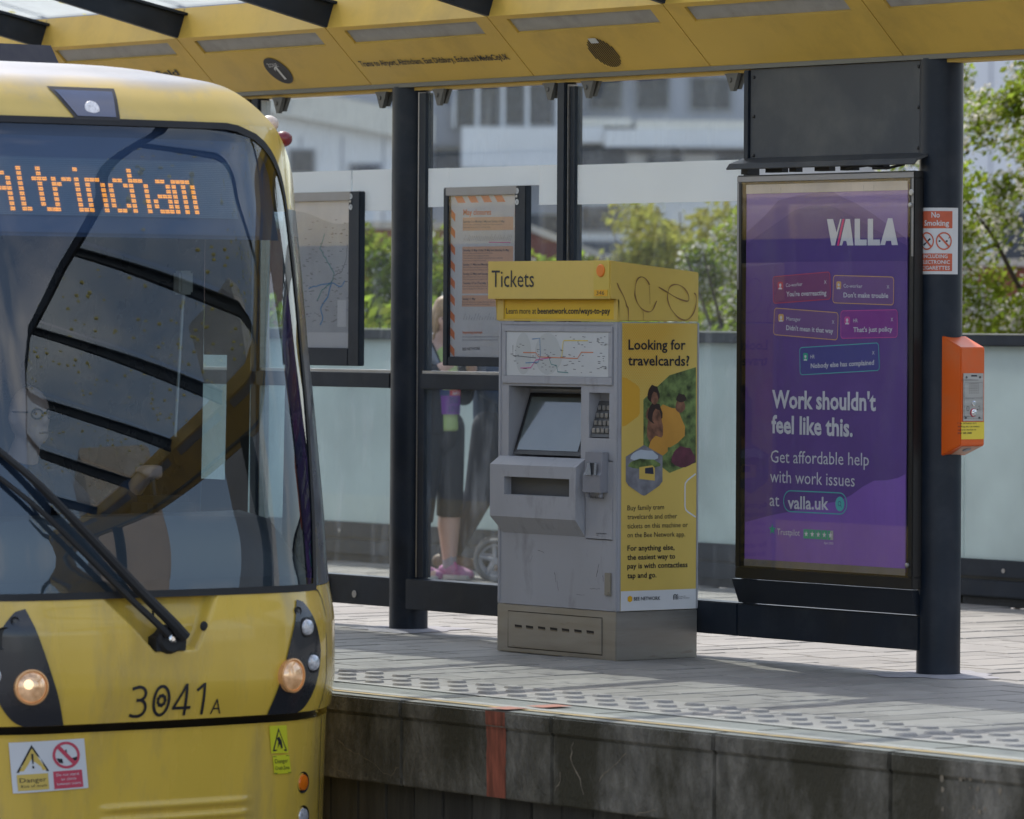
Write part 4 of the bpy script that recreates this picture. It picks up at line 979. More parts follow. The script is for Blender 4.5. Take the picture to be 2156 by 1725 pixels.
# protruding ticket tray
HX0, HX1, HY = -.902, -.237, -.061
m = MB()
W0, W1, Z0, Z1 = -.790, -.285, .762, .848
front_with_holes(m, HY, HX0, HX1, .655, .905, [(W0, W1, Z0, Z1)])
m.add([(HX0, HY, .655), (HX1, HY, .655), (HX1, -.001, .575), (HX0 + .03, -.001, .575)], [(0, 3, 2, 1)])
m.add([(HX0, HY, .905), (HX1, HY, .905), (HX1, -.001, .945), (HX0, -.001, .945)], [(0, 1, 2, 3)])
m.add([(HX1, HY, .655), (HX1, HY, .905), (HX1, -.001, .945), (HX1, -.001, .575)], [(0, 3, 2, 1)])
m.add([(HX0, HY, .655), (HX0, HY, .905), (HX0, -.001, .945), (HX0 + .03, -.001, .575)], [(0, 1, 2, 3)])
m.add([(W0, HY, Z0), (W1, HY, Z0), (W1, HY, Z1), (W0, HY, Z1), (W0, -.015, Z0), (W1, -.015, Z0), (W1, -.015, Z1), (W0, -.015, Z1)], [(0, 4, 5, 1), (1, 5, 6, 2), (2, 6, 7, 3), (3, 7, 4, 0)])
tr = m.build('ticket_tray', 'machine_grey', tm_)
m = MB(); m.box(W0 + .002, W1 - .002, -.018, -.0155, Z0, Z1); m.build('tray_flap', 'machine_recess', tr)
# banknote reader, its plate and feet
m = MB(); m.cbox(-.232, -.022, -.006, .002, .566, .94, .004); m.build('note_plate', 'machine_grey', tm_)
m = MB(); m.prism([(-.19, -.055, .79), (-.19, -.055, .872), (-.19, -.045, .885), (-.19, -.04, .98), (-.19, -.006, .98), (-.19, -.006, .79)], (0, 0, 0), (.13, 0, 0))
nr = m.build('note_reader', 'machine_grey_dark', tm_)
m = MB(); m.add([(-.168, -.0565, .874), (-.085, -.0565, .874), (-.095, -.047, .93), (-.158, -.047, .93)], [(0, 1, 2, 3)]); m.build('note_slot', 'black', nr)
m = MB(); m.prism([(-.165, -.058, .872), (-.16, -.048, .93), (-.142, -.048, .93), (-.12, -.058, .872)], (0, 0, 0), (0, -.004, 0)); m.prism([(-.10, -.058, .872), (-.105, -.05, .93), (-.09, -.05, .93), (-.085, -.058, .872)], (0, 0, 0), (0, -.004, 0)); m.build('note_guide', 'chrome', nr)
m = MB()
for x in (-.184, -.085): m.cyl((x, -.03, .79), (x, -.03, .767), .012, .011, 12)
m.build('reader_foot', 'machine_grey_dark', nr)
m = MB(); m.cbox(-.081, -.036, -.009, .001, .305, .412, .002); m.cyl((-.05, -.009, .318), (-.05, -.013, .318), .006, n=10); m.build('lock_flap', 'clamp_tan', tm_)
# stainless base with vent slots
m = MB(); m.cbox(-.916, .002, -.002, .495, .0, .229, .004); bs = m.build('base_plinth', 'steel', tm_)
m = MB(); m.cbox(-.823, -.104, -.0055, -.0025, .026, .193, .002); bp = m.build('base_panel', 'steel', bs)
m = MB(); m.strip([(-.827, -.0028, .022), (-.827, -.0028, .197), (-.100, -.0028, .197), (-.100, -.0028, .022), (-.827, -.0028, .022)], .004, None, (0, 1, 0)); m.build('panel_groove', 'slot_dark', bs)
m = MB()
for x in (-.743, -.655, -.561, -.468, -.377, -.282, -.189): m.add([(x - .028, -.0062, .134), (x + .028, -.0062, .132), (x + .030, -.0062, .121), (x - .026, -.0062, .123)], [(0, 1, 2, 3)])
m.build('vent_slots', 'slot_dark', bp)
m = MB()
for x in (-.743, -.655, -.561, -.468, -.377, -.282, -.189): m.add([(x - .028, -.0066, .1225), (x + .03, -.0066, .1205), (x + .028, -.0066, .116), (x - .02, -.0066, .117)], [(0, 1, 2, 3)])
m.build('vent_lips', 'crack_pale', bp)
# yellow head
m = MB()
prof = [(-.05, 1.703), (-.05, 1.884), (.488, 1.834), (.494, 1.826), (.494, 1.600), (.003, 1.600), (.003, 1.703)]
m.prism([(-.943, y, z) for y, z in prof], (0, 0, 0), (.943, 0, 0))
bm = bmesh.new(); vs = [bm.verts.new(v) for v in m.v]
for f in m.f: bm.faces.new([vs[i] for i in f])
bmesh.ops.bevel(bm, geom=[e for e in bm.edges if abs(e.verts[0].co.x - e.verts[1].co.x) < 1e-5], offset=.004, segments=2, affect='EDGES')
m = MB().frombm(bm)
hd = m.build('head', 'machine_yellow', tm_)
m = MB(); m.cbox(-.121, -.004, -.0525, -.049, 1.707, 1.880, .001); m.build('lamp_panel', 'lens_yellow', hd)
m = MB(); m.box(-.87, -.03, -.0005, .006, 1.607, 1.700); m.build('notice_band', 'band_yellow', tm_)
m = MB(); m.cbox(-.917, -.872, -.006, .01, 1.600, 1.703, .003); m.cbox(-.028, .0, -.006, .01, 1.600, 1.703, .003); m.cbox(-.917, 0, -.006, .01, 1.597, 1.606, .002); m.build('band_frame', 'machine_yellow', tm_)
m = MB(); c, e = MCP[1]; m.lathe((c[0], -.0525, c[2]), (0, -1, 0), [(0, .03), (.004, .03), (.007, .026)], 26); m.build('status_lamp', 'lamp_orange', hd)
m = MB(); a, b = MCP[0]; m.box(a[0], b[0], -.0555, -.053, b[2], a[2]); tg = m.build('number_tag', 'tag_orange', hd)
for s, A, B, c, b in MC:
    m = MB(); put_text(m, s, A, B, c, b, UP, (0, -.0045 if s == '346' else -.0002, 0)); m.build('head_lettering', 'ink', hd)
for s, A, B, c, b in MB_T:
    m = MB(); put_text(m, s, A, B, c, b, UP, (0, -.0008, 0)); m.build('band_lettering', 'ink', tm_)
for s, A, B, c, b in MF:
    m = MB(); put_text(m, s, A, B, c, b, UP, (0, -.0068, 0)); m.build('front_lettering', 'ink', tm_)
m = MB()
for st in GRAF:
    n = len(st); w = [.0055 + .003 * math.sin(3 * i) if n > 3 else (.002 if n < 7 and st[0][2] - st[-1][2] > .01 and n <= 3 else .005) for i in range(n)]
    # smooth the stroke
    P = [Vector(p) for p in st]; Q = []
    for i in range(n - 1):
        p0, p1, p2, p3 = P[max(i - 1, 0)], P[i], P[i + 1], P[min(i + 2, n - 1)]
        for t in (0, .25, .5, .75):
            Q.append(.5 * ((2 * p1) + (p2 - p0) * t + (2 * p0 - 5 * p1 + 4 * p2 - p3) * t * t + (3 * p1 - p0 - 3 * p2 + p3) * t ** 3))
    Q.append(P[-1])
    thin = n <= 3
    m.strip(Q, [.0018 if thin else .0052 + .0022 * math.sin(i * .45) for i in range(len(Q))], None, (1, 0, 0))
m.build('scrawl', 'graffiti', hd)
# side advert sheet
def side(name, mt, pts, x, par): 
    q = MB(); q.poly([(x, y, z) for y, z in pts]); return q.build(name, mt, par)
m = MB(); m.box(.0005, .0025, .024, .484, .233, 1.590); sd = m.build('side_poster', 'poster_yellow', tm_)
side('poster_footer', 'white_print', [(.024, .2335), (.484, .2335), (.484, .327), (.024, .327)], .0029, sd)
m = MB()
for j in range(62):
    for i in range(34):
        y = .03 + .0135 * i + (.00675 if j % 2 else 0); z = 1.583 - .0075 * j
        if y > .478: continue
        r = .0048 * max(0, min(1, 1.25 - (1.583 - z) / .42 - max(0, (y - .22)) / .36))
        if r < .0007: continue
        m.disc((.0029, y, z), (0, r, 0), (0, 0, r), 6)
m.build('halftone_dots', 'poster_orange', sd)['kind'] = 'stuff'
side('poster_hexagon', 'poster_orange', [(p[1], p[2]) for p in MSP[4]], .0031, sd)
hx = [(p[1], p[2]) for p in MSP[5]]
ph = side('poster_photo', 'photo_foliage', hx, .0032, sd)
def ell(name, mt, y, z, a, b, x=.0036, par=None, n=14):
    q = MB(); q.add([(x, y + a * math.cos(2 * math.pi * i / n) * (1 + .12 * math.sin(5 * i)), z + b * math.sin(2 * math.pi * i / n) * (1 + .1 * math.cos(3 * i))) for i in range(n)], [tuple(range(n))]); return q.build(name, mt, par or ph)
ell('photo_figure', 'photo_shirt', .30, 1.10, .11, .10); ell('photo_figure', 'photo_maroon', .40, .955, .074, .05, .0038); ell('photo_figure', 'photo_skin', .225, 1.10, .05, .09, .0039)
ell('photo_figure', 'photo_shirt', .245, 1.005, .06, .05, .0041); ell('photo_figure', 'photo_hair', .215, 1.255, .038, .042, .0042); ell('photo_figure', 'photo_skin', .222, 1.235, .022, .03, .0044)
ell('photo_figure', 'photo_hair', .225, 1.165, .046, .05, .0043); ell('photo_figure', 'photo_skin', .235, 1.148, .028, .036, .0045); ell('photo_figure', 'photo_skin', .19, 1.16, .02, .03, .0041)
ell('photo_figure', 'photo_skin', .38, 1.2, .03, .035, .0043); ell('photo_figure', 'photo_hair', .385, 1.235, .032, .02, .0045)
h2 = [(p[1], p[2]) for p in MSP[1]]
ph2 = side('poster_photo', 'photo_road', h2, .0046, sd)
ell('photo_figure', 'photo_sky', .16, .963, .085, .028, .0048, ph2); ell('photo_figure', 'photo_foliage', .16, .925, .10, .024, .005, ph2)
side('photo_tram', 'machine_yellow', [(.13, .855), (.225, .845), (.225, .905), (.21, .918), (.13, .91)], .0052, ph2)
side('photo_tram', 'window_dark', [(.165, .88), (.218, .876), (.214, .91), (.165, .905)], .0054, ph2)
m = MB(); m.strip([(.0034, p[1], p[2]) for p in MSP[0]], .0075, None, (1, 0, 0)); m.build('poster_hexagon', 'white_print', sd)
for s, A, B, c, b in MS:
    m = MB(); put_text(m, s, A, B, c, b, UP, (.0012, 0, 0)); m.build('poster_lettering', 'ink', sd)
m = MB()
a, b = MSP[2][0], MSP[2][1]
for i in range(4):   # arched emblem
    y = a[1] + (b[1] - a[1]) * i / 3
    m.add([(.0045, y - .0022, a[2]), (.0045, y + .0022, a[2]), (.0045, y + .0022, b[2] - .004), (.0045, y - .0022, b[2] - .004)], [(0, 1, 2, 3)])
m.strip([(.0045, a[1] + (b[1] - a[1]) * t, b[2] - .004 + .005 * abs(math.sin(t * math.pi * 1.5))) for t in [i / 12 for i in range(13)]], .004, None, (1, 0, 0))
m.build('arched_emblem', 'ink', sd)
side('poster_emblem', 'tag_orange', [(p[1], p[2]) for p in MSP[3]], .0036, sd)

# scuffs on the lower door
m = MB()
for (x, z, dx, dz, w) in ((-.47, .40, .012, -.05, .003), (-.45, .36, .01, -.05, .002), (-.60, .50, .05, -.012, .002), (-.13, .45, -.022, -.06, .004), (-.20, .33, .08, .004, .002), (-.72, .62, .03, -.004, .002), (-.10, .40, .004, -.03, .003), (-.30, .30, .06, -.002, .0015), (-.66, .44, .02, .03, .0015)):
    P = [(x + dx * t + random.uniform(-.002, .002), -.0012, z + dz * t + random.uniform(-.002, .002)) for t in [i / 6 for i in range(7)]]
    m.strip(P, [w * random.uniform(.4, 1.2) for _ in P], None, (0, 1, 0))
m.build('scuff_marks', 'machine_recess', tm_)

# ------------------------------------------------------------------ advert case
ad = thing('advert_case', (.88, .5, 0), 'tall black framed advert case with purple VALLA poster beside the round column', 'advert')
AX0, AX1, AZ0, AZ1, AY = .283, 1.523, .392, 2.289, .495
m = MB()
for a in ((AX0, AX1, AZ1 - .034, AZ1), (AX0, AX1, AZ0, AZ0 + .052), (AX0, AX0 + .036, AZ0 + .053, AZ1 - .035), (AX1 - .032, AX1, AZ0 + .053, AZ1 - .035)):
    m.cbox(a[0], a[1], .488, .545, a[2], a[3], .004)
fr = m.build('case_frame', 'black', ad)
m = MB(); m.cbox(AX0 + .002, AX1 - .002, .4865, .4885, AZ1 - .032, AZ1 - .006, .001); m.cbox(AX0 + .002, AX0 + .018, .4865, .4885, 1.75, AZ1 - .033, .001); m.cbox(AX1 - .018, AX1 - .002, .4865, .4885, 1.9, AZ1 - .033, .001)
m.build('worn_edge', 'frame_alu', fr)
m = MB(); m.box(AX0 + .01, AX1 - .01, .515, .542, AZ0 + .02, AZ1 - .02); m.build('case_back', 'black', ad)
def adj(x): return x      # poster coordinates are world metres
PX0, PX1, PZ0, PZ1 = .335, 1.463, .463, 2.232
m = MB(); m.box(PX0, PX1, .5035, .508, PZ0, PZ1); po = m.build('poster', 'purple', ad)
m = MB(); m.box(PX0, PX1, .5005, .5025, PZ1 - .03, PZ1 + .012); m.build('poster_clip_rail', 'coping_pale', ad)
m = MB(); m.box(PX0, PX1, .5005, .5025, PZ0 - .012, PZ0 + .02); m.build('poster_clip_rail', 'frame_alu', ad)
def adpoly(name, mt, pts, y, par=po):
    q = MB(); q.poly([(x, y, z) for x, z in pts]); return q.build(name, mt, par)
clampx = lambda x: min(PX1 - .003, max(PX0 + .003, x))
W = [[(clampx(p[0]), p[2]) for p in w] for w in ADWAVE]
adpoly('poster_shape', 'purple_lav', [(PX0 + .003, PZ1 - .003)] + W[0] + [(PX1 - .003, PZ1 - .003)], .5029)
adpoly('poster_shape', 'purple_deep', W[1] + [(PX1 - .003, 1.88), (PX0 + .003, 1.88)], .5025)
adpoly('poster_shape', 'purple_wave', [(PX1 - .003, PZ0 + .003)] + W[2] + [(PX0 + .003, PZ0 + .003)], .5029)
SX = 0.
for q, (cm_, em_, im_) in zip(range(5), (('card_red', 'edge_red', 'edge_red'), ('card_tan', 'edge_yellow', 'edge_yellow'), ('card_tan', 'edge_yellow', 'edge_yellow'), ('card_pink', 'edge_pink', 'edge_pink'), ('card_blue', 'edge_teal', 'icon_green'))):
    C4 = [Vector((p[0] + SX, 0, p[2])) for p in CARDS[q]]
    def rr(inset, rad, n=5):
        cen = sum(C4, Vector()) / 4; out = []
        for i in range(4):
            p, a, b = C4[i], C4[i - 1], C4[(i + 1) % 4]
            u, v = (a - p).normalized(), (b - p).normalized()
            c = p + (u + v) * rad
            for t in range(n + 1):
                g = t / n * math.pi / 2
                out.append(c - v * (rad - inset) * math.cos(g) - u * (rad - inset) * math.sin(g))
        return out
    def rim(inset): 
        L = rr(inset, .018)
        return L
    o1, o2 = rr(0, .018), rr(.0035, .018)
    e = MB(); n = len(o1); e.add([(p.x, .5019, p.z) for p in o1] + [(p.x, .5019, p.z) for p in o2], [(i, (i + 1) % n, n + (i + 1) % n, n + i) for i in range(n)])
    f = MB(); f.poly([(p.x, .5022, p.z) for p in o2])
    cd = f.build('speech_card', cm_, po); e.build('card_border', em_, cd)
    ic, ie = ICONS[q]; hw, hh = ie[0] - ic[0], ic[2] - ie[2]
    f = MB(); f.add([(ic[0] + SX + hw * (math.copysign(min(1, abs(math.cos(a)) * 1.25), math.cos(a))), .5016, ic[2] + hh * (math.copysign(min(1, abs(math.sin(a)) * 1.25), math.sin(a)))) for a in [2 * math.pi * (i + .5) / 16 for i in range(16)]], [tuple(range(16))])
    icn = f.build('card_icon', im_, cd)
    f = MB(); f.disc((ic[0] + SX, .5012, ic[2] + hh * .1), (hw * .42, 0, 0), (0, 0, hw * .42), 14)
    f.poly([(ic[0] + SX + hw * .68 * math.cos(a), .5012, ic[2] - hh * .95 + hh * .5 * math.sin(a)) for a in [math.pi * i / 10 for i in range(11)]])
    f.build('icon_person', 'white_print', icn)
for s, A, B, c, b in AD:
    m = MB(); put_text(m, s, (A[0] + SX, .5010, A[2]), (B[0] + SX, .5010, B[2]), c, b, UP); m.build('poster_lettering', 'white_print', po)
m = MB()
for i, L in enumerate(LOGO):
    if i != 1: m.poly([(p[0] + SX, .5012, p[2]) for p in L])
m.build('poster_logo', 'white_print', po)
m = MB(); m.poly([(p[0] + SX, .5008, p[2]) for p in LOGO[1]]); m.build('poster_logo', 'logo_pink', po)
C4 = [Vector((p[0] + SX, 0, p[2])) for p in PILL[0]]
xa, xb, za, zb = C4[0].x, C4[1].x, C4[2].z, C4[0].z; rd = (zb - za) / 2
loop = [(xb - rd + rd * math.cos(a), .5015, (za + zb) / 2 + rd * math.sin(a)) for a in [-math.pi / 2 + math.pi * i / 12 for i in range(13)]] + [(xa + rd + rd * math.cos(a), .5015, (za + zb) / 2 + rd * math.sin(a)) for a in [math.pi / 2 + math.pi * i / 12 for i in range(13)]]
loop.append(loop[0]); m = MB(); m.strip(loop, .005, None, (0, 1, 0)); m.build('search_pill', 'edge_teal', po)
c = PILL[1][0]; m = MB(); m.disc((c[0] + SX, .5015, c[2]), (.031, 0, 0), (0, 0, .034), 24); sb_ = m.build('search_button', 'edge_teal', po)
m = MB(); m.ring((c[0] + SX - .002, .5010, c[2] + .002), (.011, 0, 0), (0, 0, .012), .75, 18); m.strip([(c[0] + SX + .006, .5010, c[2] - .007), (c[0] + SX + .013, .5010, c[2] - .016)], .003, None, (0, 1, 0)); m.build('search_icon', 'purple_deep', sb_)
def star(cx, y, cz, r, rot=0): return [(cx + (r if i % 2 == 0 else r * .4) * math.sin(rot + math.pi * i / 5), y, cz + (r if i % 2 == 0 else r * .4) * math.cos(rot + math.pi * i / 5)) for i in range(10)]
def starf(mb, *a):
    L = star(*a); c = (a[0], a[1], a[2]); mb.add([c] + L, [(0, 1 + i, 1 + (i + 1) % 10) for i in range(10)])
c = PILL[2][0]; m = MB(); starf(m, c[0] + SX, .5012, c[2], .027); m.build('rating_star', 'icon_green', po)
q = PILL[3]; x0, x1, z1, z0 = q[0][0] + SX, q[1][0] + SX, q[0][2], q[3][2]
for i in range(5):
    xa = x0 + (x1 - x0) * i / 5; xb = x0 + (x1 - x0) * (i + 1) / 5 - .003
    m = MB(); m.poly([(xa, .5014, z0), (xb, .5014, z0), (xb, .5014, z1), (xa, .5014, z1)]); s1 = m.build('rating_box', 'icon_green', po)
    if i == 4:
        m = MB(); m.poly([((xa + xb) / 2, .5011, z0), (xb, .5011, z0), (xb, .5011, z1), ((xa + xb) / 2, .5011, z1)]); m.build('rating_box_half', 'paper_grey', s1)
    m = MB(); starf(m, (xa + xb) / 2, .5008, (z0 + z1) / 2, .015); m.build('rating_star', 'white_print', s1)
m = MB(); m.box(AX0 + .034, AX1 - .03, .490, .4935, AZ0 + .05, AZ1 - .03); m.build('case_glass', 'ad_glass', ad)
m = MB(); m.lathe((AX1 - .016, .487, 2.19), (0, -1, 0), [(0, .015), (.003, .015), (.004, .012)], 18); m.lathe((AX1 - .022, .487, 2.133), (0, -1, 0), [(0, .011), (.006, .011), (.008, .007)], 14); m.lathe((AX1 - .028, .487, .50), (0, -1, 0), [(0, .011), (.008, .011), (.010, .006)], 14)
m.build('case_lock', 'aluminium', fr)
m = MB(); m.prism([(.245, .50, .386), (1.503, .50, .386), (1.503, .535, .274), (.258, .535, .274)], (0, 0, 0), (0, .045, 0)); m.build('case_plinth', 'navy_dark', ad)
m = MB()
for x in (.55, 1.2): m.strip([(x - .035, .5002, PZ1 - .004), (x - .035, .5002, PZ1 - .03), (x + .035, .5002, PZ1 - .03), (x + .035, .5002, PZ1 - .004)], .003, None, (0, 1, 0))
m.build('poster_clip', 'frame_alu', ad)

# ------------------------------------------------------------------ timetable cases on the glass
def case(x0, x1, z0, z1, label, ix0, ix1, iz0, iz1, nums):
    t = thing('poster_case', ((x0 + x1) / 2, .6, 0), label, 'notice board', 'notice cases on the shelter glass')
    m = MB()
    for a in ((x0, ix0, z0, z1), (ix1, x1, z0, z1), (ix0 + .0005, ix1 - .0005, z0, iz0)): m.cbox(a[0], a[1], .582, .622, a[2], a[3], .004)
    f = m.build('case_frame', 'navy_metal', t)
    m = MB(); m.cbox(ix0 - .02, ix1 + .02, .579, .622, iz1, z1, .003); m.build('top_bar', 'frame_alu', t)
    m = MB(); m.box(ix0 - .005, ix1 + .005, .6195, .6225, iz0 - .005, z1 - .008); m.build('case_back', 'navy_dark', t)
    m = MB(); m.box(ix0 + .001, ix1 - .001, .586, .589, iz0, iz1); m.build('case_glass', 'case_glass', t)
    m = MB()
    for z in (z1 - .026, z1 - .082): m.lathe((ix1 + .022, .5815, z), (0, -1, 0), [(0, .0145), (.002, .0145)], 18)
    st = m.build('number_sticker', 'paper', t)
    m = MB()
    for s, z in zip(nums, (z1 - .033, z1 - .089)): put_text(m, s, (ix1 + .018, .5790, z), (ix1 + .027, .5790, z), .014, 0, UP)
    m.build('sticker_digit', 'ink_grey', st)
    m = MB(); m.lathe((ix1 + .021, .5815, z1 - .053), (0, -1, 0), [(0, .008), (.005, .007)], 12); m.build('case_lock', 'aluminium', t)
    return t
mc = case(-2.143, -1.46, 1.366, 2.274, 'notice case with orange striped May closures poster on the shelter glass', -2.101, -1.55, 1.412, 2.231, '58')
m = MB(); m.box(-2.0995, -1.5515, .599, .602, 1.413, 2.230); mpz = m.build('poster', 'paper', mc)
m = MB()   # orange barrier stripes round the sheet
for i in range(9):
    z = 2.165 - .086 * i
    m.poly([(-2.098, .5985, z), (-2.062, .5985, z - .026), (-2.062, .5985, z - .066), (-2.098, .5985, z - .04)])
    if i < 7: m.poly([(-1.568, .5985, z - .004), (-1.553, .5985, z - .012), (-1.553, .5985, z - .05), (-1.568, .5985, z - .042)])
for x in (-2.04, -1.93, -1.82, -1.71): m.poly([(x, .5985, 2.195), (x + .065, .5985, 2.195), (x + .035, .5985, 2.229), (x - .03, .5985, 2.229)])
m.build('barrier_stripes', 'may_orange', mpz)
for a, b in MAYB:
    m = MB(); m.poly([(a[0], .5987, b[2]), (min(b[0], -1.58), .5987, b[2]), (min(b[0], -1.58), .5987, a[2]), (a[0], .5987, a[2])]); m.build('text_box', 'may_peach', mpz)
for s, A, B, c, b in MAY:
    hd2 = s in ('May closures', 'Improving journeys')
    m = MB(); put_text(m, s, (A[0], .5978, A[2]), (B[0], .5978, B[2]), c, b, UP); m.build('poster_heading' if hd2 else 'poster_lettering', 'may_orange' if hd2 else 'ink_grey', mpz)
m = MB()
for j, (zz_, n) in enumerate(((2.0, 26), (1.60, 18))):
    for i in range(n):
        x = -1.99 + .4 * i / n; h = random.uniform(.012, .035); m.add([(x, .5978, zz_), (x + .002, .5978, zz_), (x + .002 + h * .6, .5978, zz_ + h), (x + h * .6, .5978, zz_ + h)], [(0, 1, 2, 3)])
m.build('station_names', 'ink_grey', mpz)['kind'] = 'stuff'
m = MB(); m.strip([(-1.78, .5977, 1.993), (-1.6, .5977, 1.990)], .004, None, (0, 1, 0)); m.build('route_line', 'edge_pink', mpz)
mm = case(-3.56, -2.869, 1.356, 2.268, 'notice case with pale grey network map poster beside the tram', -3.515, -2.966, 1.448, 2.221, '49')
m = MB(); m.box(-3.514, -2.967, .599, .602, 1.449, 2.220); ms = m.build('poster', 'paper', mm)
m = MB()   # grey map area under a curved white heading
top = [(-3.51 + .54 * i / 16, .5985, 2.135 + .035 * math.sin(1.2 + i / 16 * 4.2)) for i in range(17)]
m.poly([(-2.971, .5985, 1.53), (-3.51, .5985, 1.53)][::-1] + top[::-1]) if False else m.add([(-3.51, .5985, 1.53)] + top + [(-2.971, .5985, 1.53)], [tuple(range(18, -1, -1))])
m.build('map_area', 'paper_grey', ms)
def wig(pts, w, mt):
    P = [Vector((x, .5978, z)) for x, z in pts]; Q = []
    for a, b in zip(P[:-1], P[1:]):
        for t in (0, .25, .5, .75): Q.append(a.lerp(b, t) + Vector((random.uniform(-.004, .004), 0, random.uniform(-.004, .004))))
    q = MB(); q.strip(Q, w, None, (0, 1, 0)); q.build('map_route', mt, ms)
wig([(-3.2, 2.05), (-3.24, 1.97), (-3.17, 1.90), (-3.11, 1.84), (-3.13, 1.80), (-3.22, 1.75), (-3.28, 1.68)], .006, 'ink_teal')
wig([(-3.34, 1.76), (-3.25, 1.78), (-3.14, 1.79), (-3.05, 1.77), (-3.0, 1.81)], .006, 'ink_blue')
wig([(-3.13, 1.80), (-3.17, 1.72), (-3.23, 1.66), (-3.21, 1.60), (-3.24, 1.56)], .009, 'ink_blue')
wig([(-3.12, 1.83), (-3.04, 1.85), (-3.0, 1.93), (-2.99, 2.02)], .004, 'ink_grey')
m = MB()
for i in range(110):
    x = random.uniform(-3.4, -2.99); z = random.uniform(1.56, 2.12); w = random.uniform(.01, .026)
    m.add([(x, .5975, z), (x + w, .5975, z), (x + w, .5975, z + .0035), (x, .5975, z + .0035)], [(0, 1, 2, 3)])
m.build('map_names', 'ink_grey', ms)['kind'] = 'stuff'
m = MB(); m.poly([(-3.08, .5974, 1.56), (-3.0, .5974, 1.56), (-3.0, .5974, 1.70), (-3.08, .5974, 1.70)]); m.build('map_key', 'paper', ms)

# ------------------------------------------------------------------ no smoking sign wrapped round the column
CX, CYc, CR = COLX[1], YC, .1015
TH0 = math.atan2(-RGT.y * 0 - FWD.y, -FWD.x)             # direction from the column to the track side
def wrap(u, z, off=0.):
    th = TH0 - 1.30 + u / CR
    r = CR + off
    return (CX + r * math.cos(th), CYc + r * math.sin(th), z)
ns = thing('no_smoking_sign', wrap(.1, 1.82), 'white and red no smoking sign stuck round the navy column', 'sign')
def wpatch(name, mt, u0, u1, z0, z1, off, par):
    m = MB(); n = 18
    m.add([wrap(u0 + (u1 - u0) * i / n, z0, off) for i in range(n + 1)] + [wrap(u0 + (u1 - u0) * i / n, z1, off) for i in range(n + 1)], [(i, i + 1, n + 2 + i, n + 1 + i) for i in range(n)])
    return m.build(name, mt, par, smooth=True)
wb = wpatch('sign_sheet', 'sign_white', 0, .212, 1.82, 2.121, .0, ns)
wpatch('red_panel', 'sign_red', .022, .178, 2.028, 2.106, .0006, ns); wpatch('red_panel', 'sign_red', .022, .178, 1.834, 1.914, .0006, ns)
m = MB()
def wtext(s, u0, u1, z, cap, b=1, off=.0014):
    uv, fs = text_pts(s, b); m.add([wrap(u0 + (u1 - u0) * u, z + v * cap, off) for u, v in uv], fs)
wtext('No', .080, .119, 2.077, .024); wtext('Smoking', .042, .161, 2.040, .024)
wtext('INCLUDING', .038, .155, 1.893, .016); wtext('ELECTRONIC', .028, .166, 1.867, .016); wtext('CIGARETTES', .028, .166, 1.841, .016)
m.build('sign_lettering', 'sign_white', ns)
for cu0 in (.056, .138):
    m = MB(); n = 30; vs = []
    for f in (.037, .031): vs += [wrap(cu0 + f * math.cos(2 * math.pi * i / n), 1.970 + f * 1.1 * math.sin(2 * math.pi * i / n), .0014) for i in range(n)]
    m.add(vs, [(i, (i + 1) % n, n + (i + 1) % n, n + i) for i in range(n)])
    for i in range(8):
        t0, t1 = -.026 + .052 * i / 8, -.026 + .052 * (i + 1) / 8
        m.add([wrap(cu0 + t0 - .003, 1.970 - t0 * 1.1 - .003, .0018), wrap(cu0 + t0 + .003, 1.970 - t0 * 1.1 + .003, .0018), wrap(cu0 + t1 + .003, 1.970 - t1 * 1.1 + .003, .0018), wrap(cu0 + t1 - .003, 1.970 - t1 * 1.1 - .003, .0018)], [(0, 1, 2, 3)])
    m.build('prohibition_ring', 'sign_red', ns)
m = MB()
m.add([wrap(u, z, .0012) for u, z in ((.114, 1.966), (.155, 1.966), (.155, 1.974), (.114, 1.974))], [(0, 1, 2, 3)])
m.add([wrap(u, z, .0012) for u, z in ((.038, 1.948), (.046, 1.954), (.078, 1.978), (.072, 1.984), (.034, 1.955))], [(0, 1, 2, 3, 4)])
m.add([wrap(u, z, .0012) for u, z in ((.157, 1.98), (.164, 1.992), (.160, 1.986), (.165, 1.985))], [(0, 1, 2, 3)])
m.build('cigarette_symbol', 'ink', ns)

# ------------------------------------------------------------------ orange help point on the column
hp = thing('help_point', (1.67, .66, .99), 'orange emergency help point with steel speaker panel on the column', 'help point')
bx0, bx1, by0, by1 = 1.605, 1.735, .585, .732
m = MB()
vs = [(bx0, by0, .998), (bx1, by0, 1.047), (bx1, by0, 1.489), (bx0, by0, 1.541), (bx0, by1, .998), (bx1, by1, 1.047), (bx1, by1, 1.489), (bx0, by1, 1.541)]
bm = bmesh.new(); V = [bm.verts.new(v) for v in vs]
for f in [(0, 1, 2, 3), (4, 7, 6, 5), (1, 5, 6, 2), (3, 2, 6, 7), (0, 4, 5, 1), (0, 3, 7, 4)]: bm.faces.new([V[i] for i in f])
bmesh.ops.bevel(bm, geom=list(bm.edges), offset=.004, segments=2, affect='EDGES')
m = MB().frombm(bm); m.build('housing', 'help_orange', hp)
m = MB(); m.add([(1.622, by0 + .045, 1.0025), (1.728, by0 + .02, 1.0425), (1.728, by1 - .008, 1.0425), (1.622, by1 - .008, 1.0025)], [(0, 3, 2, 1)]); us = m.build('underside_plate', 'help_under', hp)
m = MB(); m.lathe((1.69, .665, 1.027), (.35, 0, -.93), [(0, .02), (.004, .018), (.005, .01)], 18); m.build('underside_lamp', 'machine_grey_dark', us)
m = MB(); m.cbox(1.7355, 1.739, .597, .722, 1.157, 1.373, .0015); pl = m.build('speaker_panel', 'aluminium', hp)
m = MB()
